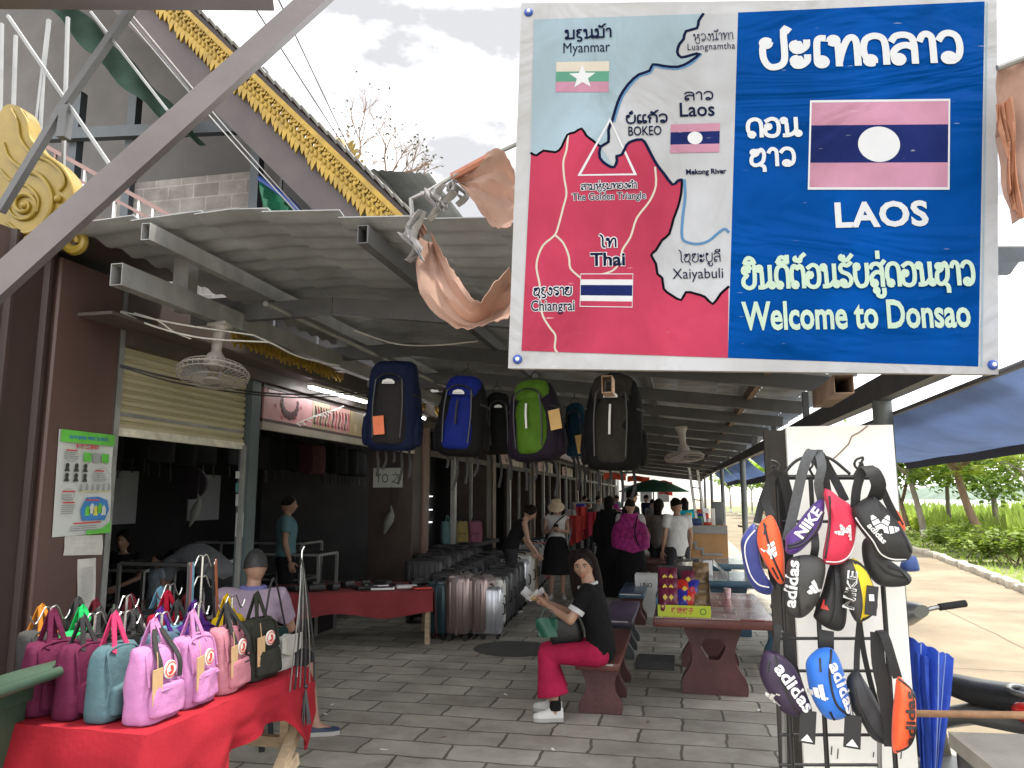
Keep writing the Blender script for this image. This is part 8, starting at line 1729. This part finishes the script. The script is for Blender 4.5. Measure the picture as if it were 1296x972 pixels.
# ================================================================ far end of the aisle
t = thing('green_parasol', 'dark green parasol at the far end of the aisle', 'parasol', tuple(PY(827, 640, 30))); o = PY(827, 622, 30)
b = MB(); b.loft([[V((o.x, o.y, o.z)) + V((r_ * math.cos(k * math.pi / 8), r_ * math.sin(k * math.pi / 8), z)) for k in range(16)] for r_, z in ((1.35, -.02), (1.3, .02), (.7, .3), (.05, .46))], True); b.build('canopy', M('parasol_green', (.015, .09, .05), .6), t)
MB().tube([(o.x, o.y, .0), (o.x, o.y, o.z + .45)], .025, 8).build('pole', m_steel, t); 
def banner(label, px0, py0, px1, py1, Y, m):
    a, c = PY(px0, py0, Y), PY(px1, py1, Y); tag(MB().sheet(10, 6, lambda u, v: V((a.x + (c.x - a.x) * u, Y + .1 * math.sin(u * 7), a.z + (c.z - a.z) * v + .04 * math.sin(u * 5))), .01).build('cloth_banner', m), label, 'banner')
m_orr = M('orange_red_cloth', (.65, .10, .04), .7, 0, .2, 2, trans=.4); m_rdc = M('red_cloth_banner', (.6, .02, .03), .7, 0, .2, 2, trans=.4)
banner('orange red cloth strip hung high at the far left end of the aisle', 764, 599, 792, 607, 33, m_orr); banner('orange cloth strip above the green parasol', 794, 603, 822, 610, 34, m_orr); banner('red cloth hanging right of the green parasol', 834, 609, 851, 626, 32, m_rdc)
t = thing('far_hall', 'white walled hall with dark windows closing the far end of the aisle', 'building', (-3, 62, 0)); MB().box((-4.5, 63, 2.2), (9, 1, 4.4)).build('wall', M('hall_wall_white', (.62, .62, .58), .7, 0, .1, .5), t, 0)
for k in range(6): MB().box((-8 + 1.35 * k, 62.48, 1.9), (.9, .06, 1.3)).build('window', m_dim, t, 0)
MB().box((-4.5, 62.6, 4.5), (9.6, 2.2, .16)).build('roof', m_tile, t, 0)
rnd = random.Random(31); cols5 = [m_coral, m_yel, m_white, cloth('leaf', (.08, .3, .05)), m_bluep, m_redp, m_pinks]
for k in range(26):
    x = rnd.uniform(-2.6, -.2); y = rnd.uniform(17, 30); z = rnd.uniform(.5, 1.4)
    if k % 2: x = rnd.uniform(.0, .9)
    if k < 13 or True:
        m = cols5[k % 7]
        t_ = tag(MB().rbox((x if k % 2 else -2.5 + rnd.uniform(0, .8), y, z), (.22, .2, .24), .05).build('stall_goods', m), 'small colourful packet on the crowded far stalls', 'goods', 'colourful goods on the far stalls')
for k, (x, y, L_) in enumerate(((-2.2, 20, 3), (-2.1, 26, 3), (.5, 20, 2.6), (.5, 27, 3))):
    t = thing('far_stall', ['left far stall table before the shoppers', 'left far stall table beyond the shoppers', 'right far stall table behind the plywood counter', 'right far stall table under the parasol'][k], 'stall', (x, y, 0)); MB().box((x, y, .8), (.9, L_, .05)).build('table_top', m_conc_blue if x > 0 else m_cart, t, 0)
    for dx in (-.4, .4):
        for dy in (-L_ / 2 + .1, L_ / 2 - .1): MB().box((x + dx, y + dy, .387), (.05, .05, .77)).build('leg', m_cart, t, 0)
    for j in range(7):
        m = cols5[(j + k) % 7]; tag(MB().rbox((x + rnd.uniform(-.3, .3), y - L_ / 2 + .2 + j * L_ / 7.5, .83 + .14), (.2, .22, .26 + .1 * (j % 3)), .04).build('stall_goods', m), 'bright packet standing on a far stall table', 'goods', 'bright packets on the far stall tables')
# ================================================================ trees, hedge, bushes, reeds
m_bark = M('tree_bark', (.19, .125, .085), .9, 0, .35, 6, .6, 25, stretch=(1, 1, .3)); m_bark2 = M('tree_bark_grey', (.22, .19, .15), .9, 0, .3, 6, .6, 25, stretch=(1, 1, .3)); m_whitewash = M('whitewash', (.55, .54, .5), .9, 0, .15, 8)
m_leafA = M('leaf_yellow_green', (.38, .46, .04), .6, 0, .45, 1.3, trans=.5); m_leafB = M('leaf_mid_green', (.17, .27, .04), .6, 0, .45, 1.3, trans=.4); m_leafC = M('leaf_bright_green', (.26, .40, .04), .6, 0, .4, 1.3, trans=.5); m_reed = M('reed_green', (.28, .38, .07), .7, 0, .45, .4, trans=.45); m_redleaf = M('red_leaf', (.34, .05, .06), .6, 0, .45, 2, trans=.35); m_hedge = M('hedge_leaf', (.17, .25, .03), .6, 0, .5, 1.5, trans=.4)
def leaf(mb, c, s_, rnd, droop=.4, long=1.8, mi=0):
    a = rnd.uniform(0, 6.283); tl = rnd.uniform(-.6, .35) - droop * .4; d = V((math.cos(a) * math.cos(tl), math.sin(a) * math.cos(tl), math.sin(tl))); w = d.cross(V((rnd.uniform(-.5, .5), rnd.uniform(-.5, .5), 1))).normalized() * s_ * .5; d = d * s_ * long
    mb.add([c, c + d * .45 + w, c + d, c + d * .45 - w], [(0, 1, 2, 3)], mi)
def frond(mb, c, L_, rnd, n=9, mi=0):
    """a feathery compound leaf: pairs of leaflets along a drooping rib"""
    a = rnd.uniform(0, 6.283); d = V((math.cos(a), math.sin(a), rnd.uniform(-.1, .35))); sdv = V((-math.sin(a), math.cos(a), 0))
    for k in range(n):
        t = (k + .5) / n; p = c + d * L_ * t + V((0, 0, -.45 * L_ * t * t)); w = L_ * .30 * math.sin(math.pi * (.15 + .8 * t))
        for s_ in (-1, 1):
            e = p + sdv * w * s_ + d * w * .35; mb.add([p, p + (e - p) * .5 + d * L_ * .05, e, p + (e - p) * .5 - d * L_ * .045], [(0, 1, 2, 3)], mi)
def tree(label, base, h, lean, crown_c, crown_r, lm, nclump, seed, kind='leaf', lsize=.16, bark=None, white=0., forks=5, rt_=.13, group='trees along the river verge', per=26, fork_z=.5):
    rnd = random.Random(seed); t = thing('verge_tree', label, 'tree', base, 0, group); b0 = V(base); top = b0 + V((lean[0], lean[1], h * fork_z)); T = MB()
    T.tube([b0 + V((0, 0, -.05)), b0 + V((0, 0, .15)), b0.lerp(top, .5) + V((rnd.uniform(-.06, .06), 0, 0)), top], [rt_ * 1.35, rt_ * 1.05, rt_ * .85, rt_ * .7], 10, 0, 4)
    cc = b0 + V(crown_c); ends = []
    for k in range(forks):
        a = 2 * math.pi * k / forks + rnd.uniform(-.4, .4); e = cc + V((crown_r[0] * .65 * math.cos(a), crown_r[1] * .65 * math.sin(a), crown_r[2] * rnd.uniform(-.35, .6))); m = top.lerp(e, .5) + V((0, 0, rnd.uniform(.0, .3)))
        T.tube([top - V((0, 0, .1)), m, e], [rt_ * .55, rt_ * .36, rt_ * .12], 7, 0, 4); ends.append(e)
        for q in range(2): e2 = e + V((rnd.uniform(-.7, .7), rnd.uniform(-.7, .7), rnd.uniform(-.2, .6))) * crown_r[0] * .4; T.tube([m, m.lerp(e2, .6) + V((0, 0, .1)), e2], [rt_ * .28, rt_ * .16, rt_ * .06], 5, 0, 3)
    T.build('trunk', bark or m_bark, t)
    if white: MB().tube([b0 + V((0, 0, .0)), b0 + V((lean[0] * .1, lean[1] * .1, white))], [rt_ * 1.12, rt_ * 1.02], 12).build('whitewash_band', m_whitewash, t)
    C = MB()
    for k in range(nclump):
        while True:
            q = V((rnd.uniform(-1, 1), rnd.uniform(-1, 1), rnd.uniform(-1, 1)))
            if .25 < q.length < 1: break
        c = cc + V((q.x * crown_r[0], q.y * crown_r[1], q.z * crown_r[2])); s_ = rnd.uniform(.7, 1.3)
        if kind == 'frond':
            for j in range(5): frond(C, c + V((rnd.gauss(0, .12), rnd.gauss(0, .12), rnd.gauss(0, .08))), lsize * s_ * rnd.uniform(3.4, 5), rnd)
        else:
            for j in range(per): leaf(C, c + V((rnd.gauss(0, .30), rnd.gauss(0, .30), rnd.gauss(0, .20))) * s_, lsize * rnd.uniform(.7, 1.3), rnd)
    C.build('crown', lm, t, 0); return t
g = PZ(1248, 698); tree('leaning brown trunked tree with feathery yellow green leaves, nearest on the verge', (g.x, g.y, 0), 5.0, (-.62, .1), (-.3, -.6, 3.25), (2.6, 2.2, 1.0), m_leafA, 95, 1, 'frond', .17, m_bark, 0, 5, .135, fork_z=.5)
g = PZ(1171, 683); tree('grey trunked tree with a whitewashed foot, left on the verge', (g.x, g.y, 0), 5.2, (-.4, .2), (-.3, .3, 3.5), (2.2, 2.0, 1.2), m_leafB, 70, 2, 'leaf', .17, m_bark2, .38, 5, .125, fork_z=.5)
g = PZ(1204, 677); tree('thin straight tree with white band between the leaning one and the grey one', (g.x, g.y, 0), 4.6, (.02, .1), (0, .2, 3.1), (1.6, 1.6, 1.0), m_leafC, 60, 3, 'leaf', .15, m_bark2, .5, 5, .11, fork_z=.46)
g = PZ(1267, 682); tree('forked tree with dark leaves right of the leaning one', (g.x, g.y, 0), 4.8, (-.1, .1), (.2, .4, 3.0), (2.4, 1.8, 1.0), m_leafB, 70, 4, 'leaf', .17, m_bark2, .35, 3, .13, fork_z=.36)
g = PZ(1151, 679); tree('slim many stemmed tree close to the white board', (g.x, g.y, 0), 4.6, (-.2, .1), (-.2, .4, 3.2), (1.8, 1.6, 1.1), m_leafB, 55, 5, 'leaf', .16, m_bark, 0, 5, .12, fork_z=.3)
g = PZ(1310, 690); tree('leafy tree cut off by the right edge of the picture', (g.x, g.y, 0), 4.4, (.1, 0), (-.4, .4, 3.0), (2.0, 1.8, 1.5), m_leafB, 60, 6, 'leaf', .15, m_bark2, 0, 4, .1, fork_z=.4)
fx_ = [(6.9, 44), (7.9, 49), (6.2, 52), (7.4, 57), (5.9, 61), (7.0, 66), (5.4, 72), (6.4, 78), (4.9, 86), (9.5, 47), (9.4, 56), (8.6, 66)]
far_tree = tree('young bright green tree in the far row beyond the slim posts', (fx_[0][0] + .5, fx_[0][1], 0), 4.2, (.05, 0), (0, 0, 3.8), (2.0, 2.0, 1.1), m_leafC, 60, 8, 'leaf', .2, m_bark2, .4, 5, .09, 'young trees in the far row', fork_z=.6)
for k, (x, y) in enumerate(fx_[1:]): dup(far_tree, (x + .5, y, 0), k * 1.3, None, None, random.uniform(.9, 1.25))
def bush(label, name, c, r, m, seed, n=26, per=22, ls=.10, group=None):
    rnd = random.Random(seed); B = MB()
    for k in range(n):
        q = V((rnd.uniform(-1, 1), rnd.uniform(-1, 1), rnd.uniform(-.2, 1))); cc = V((q.x * r[0], q.y * r[1], r[2] * (.42 + .45 * q.z * (1 - .3 * q.x * q.x))))
        for j in range(per): leaf(B, cc + V((rnd.gauss(0, .10), rnd.gauss(0, .10), rnd.gauss(0, .08))), ls * rnd.uniform(.6, 1.3), rnd, -.6, 1.5)
    for k in range(6): B.tube([(rnd.uniform(-.5, .5) * r[0], rnd.uniform(-.5, .5) * r[1], 0), (rnd.uniform(-.7, .7) * r[0], rnd.uniform(-.7, .7) * r[1], r[2] * .7)], .012, 5, 1)
    o = B.build(name, [m, m_bark], None, 0); o.location = c; return tag(o, label, 'bush', group)
hs = [((1178, 692), (1.0, .55, .75), 'clipped green hedge block by the roadside, leftmost before the grey trunk'), ((1205, 698), (.75, .5, .85), 'rounded hedge bush by the roadside below the thin tree'), ((1228, 706), (.9, .55, .85), 'clipped hedge block left of the leaning trunk'), ((1262, 714), (.8, .5, .75), 'low hedge block right of the leaning trunk'), ((1290, 718), (.65, .5, .95), 'taller roadside hedge bush at the right edge')]
for k, ((px, py), r, lab) in enumerate(hs): g = PZ(px, py); bush(lab, 'hedge_bush', (g.x + .25, g.y, 0), r, m_hedge, k, 34, 26, .10, 'clipped hedge bushes beside the road')
for k, (px, py, lab) in enumerate(((1165, 672, 'yellow green back hedge at the far left behind the trunks'), (1215, 676, 'yellow green back hedge in the middle behind the trunks'), (1265, 682, 'yellow green back hedge at the right behind the trunks'))): g = PZ(px, py); bush(lab, 'back_hedge', (g.x, g.y, 0), (2.6, .5, .8), m_leafA, 50 + k, 60, 22, .12, 'back hedges on the verge')
for k, (x, y) in enumerate([(6.4, 41), (6.3, 43.5), (6.2, 46), (6.0, 48.5), (5.9, 51), (5.6, 54)]): bush('dark red leaved bush in the far roadside row', 'red_bush', (x + .8, y, 0), (.8, 1.2, 1.25), m_redleaf, 70 + k, 30, 18, .16, 'red leaved bushes in the far roadside row')
rnd = random.Random(77); B = MB()
for k in range(9000):
    y = rnd.uniform(18, 85); x = 10.2 + (y - 18) * .0 + rnd.uniform(0, 9) ; h = rnd.uniform(.7, 1.75) * (.75 + .4 * noise.noise(V((x * .3, y * .2, 0)))); a = rnd.uniform(0, 6.28); w = .045 * (1 + y / 60)
    if y > 40 and x < 11: continue
    b0 = V((x, y, 0)); d = V((math.cos(a), math.sin(a), 0)); tip = b0 + d * h * rnd.uniform(.1, .45) + V((0, 0, h)); sdv = V((-d.y, d.x, 0)) * w
    B.add([b0 - sdv, b0 + sdv, b0.lerp(tip, .6) + V((0, 0, .12)) + sdv * .8, tip, b0.lerp(tip, .6) + V((0, 0, .12)) - sdv * .8], [(0, 1, 2, 3, 4)])
o = B.build('reeds', m_reed, None, 0); o['kind'] = 'stuff'
B = MB()
for k in range(7000):
    y = rnd.uniform(8, 60) ; i = min(range(len(kl)), key=lambda q: abs(kl[q][1] - y)); x = kl[i][0] + .35 + rnd.uniform(0, 5) ** 1.0; h = rnd.uniform(.05, .16); a = rnd.uniform(0, 6.28); d = V((math.cos(a), math.sin(a), 0)); b0 = V((x, y, 0)); sdv = V((-d.y, d.x, 0)) * .02 * (1 + y / 30)
    B.add([b0 - sdv, b0 + sdv, b0 + d * h * .5 + V((0, 0, h))], [(0, 1, 2)])
o = B.build('grass', m_reed, None, 0); o['kind'] = 'stuff'
# bare branched tree behind the gables
rnd = random.Random(12); t = thing('bare_tree', 'sparse nearly leafless tree top behind the golden gable', 'tree', (-9.0, 24, 0)); T = MB(); C = MB()
def grow(p, d, L_, r, dep):
    e = p + d * L_; T.tube([p, p.lerp(e, .5) + V((rnd.uniform(-.06, .06), 0, rnd.uniform(-.04, .06))) * L_, e], [r, r * .8, r * .6], 5, 0, 2)
    if dep == 0:
        for q in range(1): leaf(C, e + V((rnd.gauss(0, .12), rnd.gauss(0, .12), rnd.gauss(0, .12))), .08, rnd)
        return
    for k in range(3 if dep > 1 else 2):
        nd = (d + V((rnd.uniform(-.8, .8), rnd.uniform(-.8, .8), rnd.uniform(-.3, .5)))).normalized(); grow(p.lerp(e, rnd.uniform(.55, 1)), nd, L_ * rnd.uniform(.6, .82), r * .6, dep - 1)
bt = PY(440, 250, 24); grow(V((bt.x + .6, 24, 0)), V((0, 0, 1)), 8.6, .16, 0) ; T = MB()
T.tube([(bt.x + .6, 24, 0), (bt.x + .6, 24, bt.z - .5)], [.22, .15], 8)
for dx, dz, L_ in ((-.55, 1, 1.5), (.0, 1, 1.7), (.7, .8, 1.5), (1.2, .35, 1.5), (-.2, 1, 1.2)): grow(V((bt.x + .6, 24, bt.z - .6)), V((dx, rnd.uniform(-.3, .3), dz)).normalized(), L_, .06, 4)
T.build('trunk', m_bark, t); C.build('crown', M('sparse_leaf', (.07, .085, .04), .8), t, 0)

# a little litter on the paving
rnd = random.Random(6)
for k, (px, py) in enumerate(((398, 912), (412, 905), (420, 893), (560, 934), (486, 950), (700, 950), (820, 915), (640, 880), (960, 900))):
    p = PZ(px, py); a0 = rnd.uniform(0, 3); tag(MB().sheet(3, 2, lambda u, v: p + V(((u - .5) * .05 * math.cos(a0) - (v - .5) * .018 * math.sin(a0), (u - .5) * .05 * math.sin(a0) + (v - .5) * .018 * math.cos(a0), .006 + .006 * abs(u - .5))), .002).build('litter_scrap', m_white if k % 3 else m_rust), 'small scrap of litter lying on the paving', 'litter', 'scraps of litter on the paving')
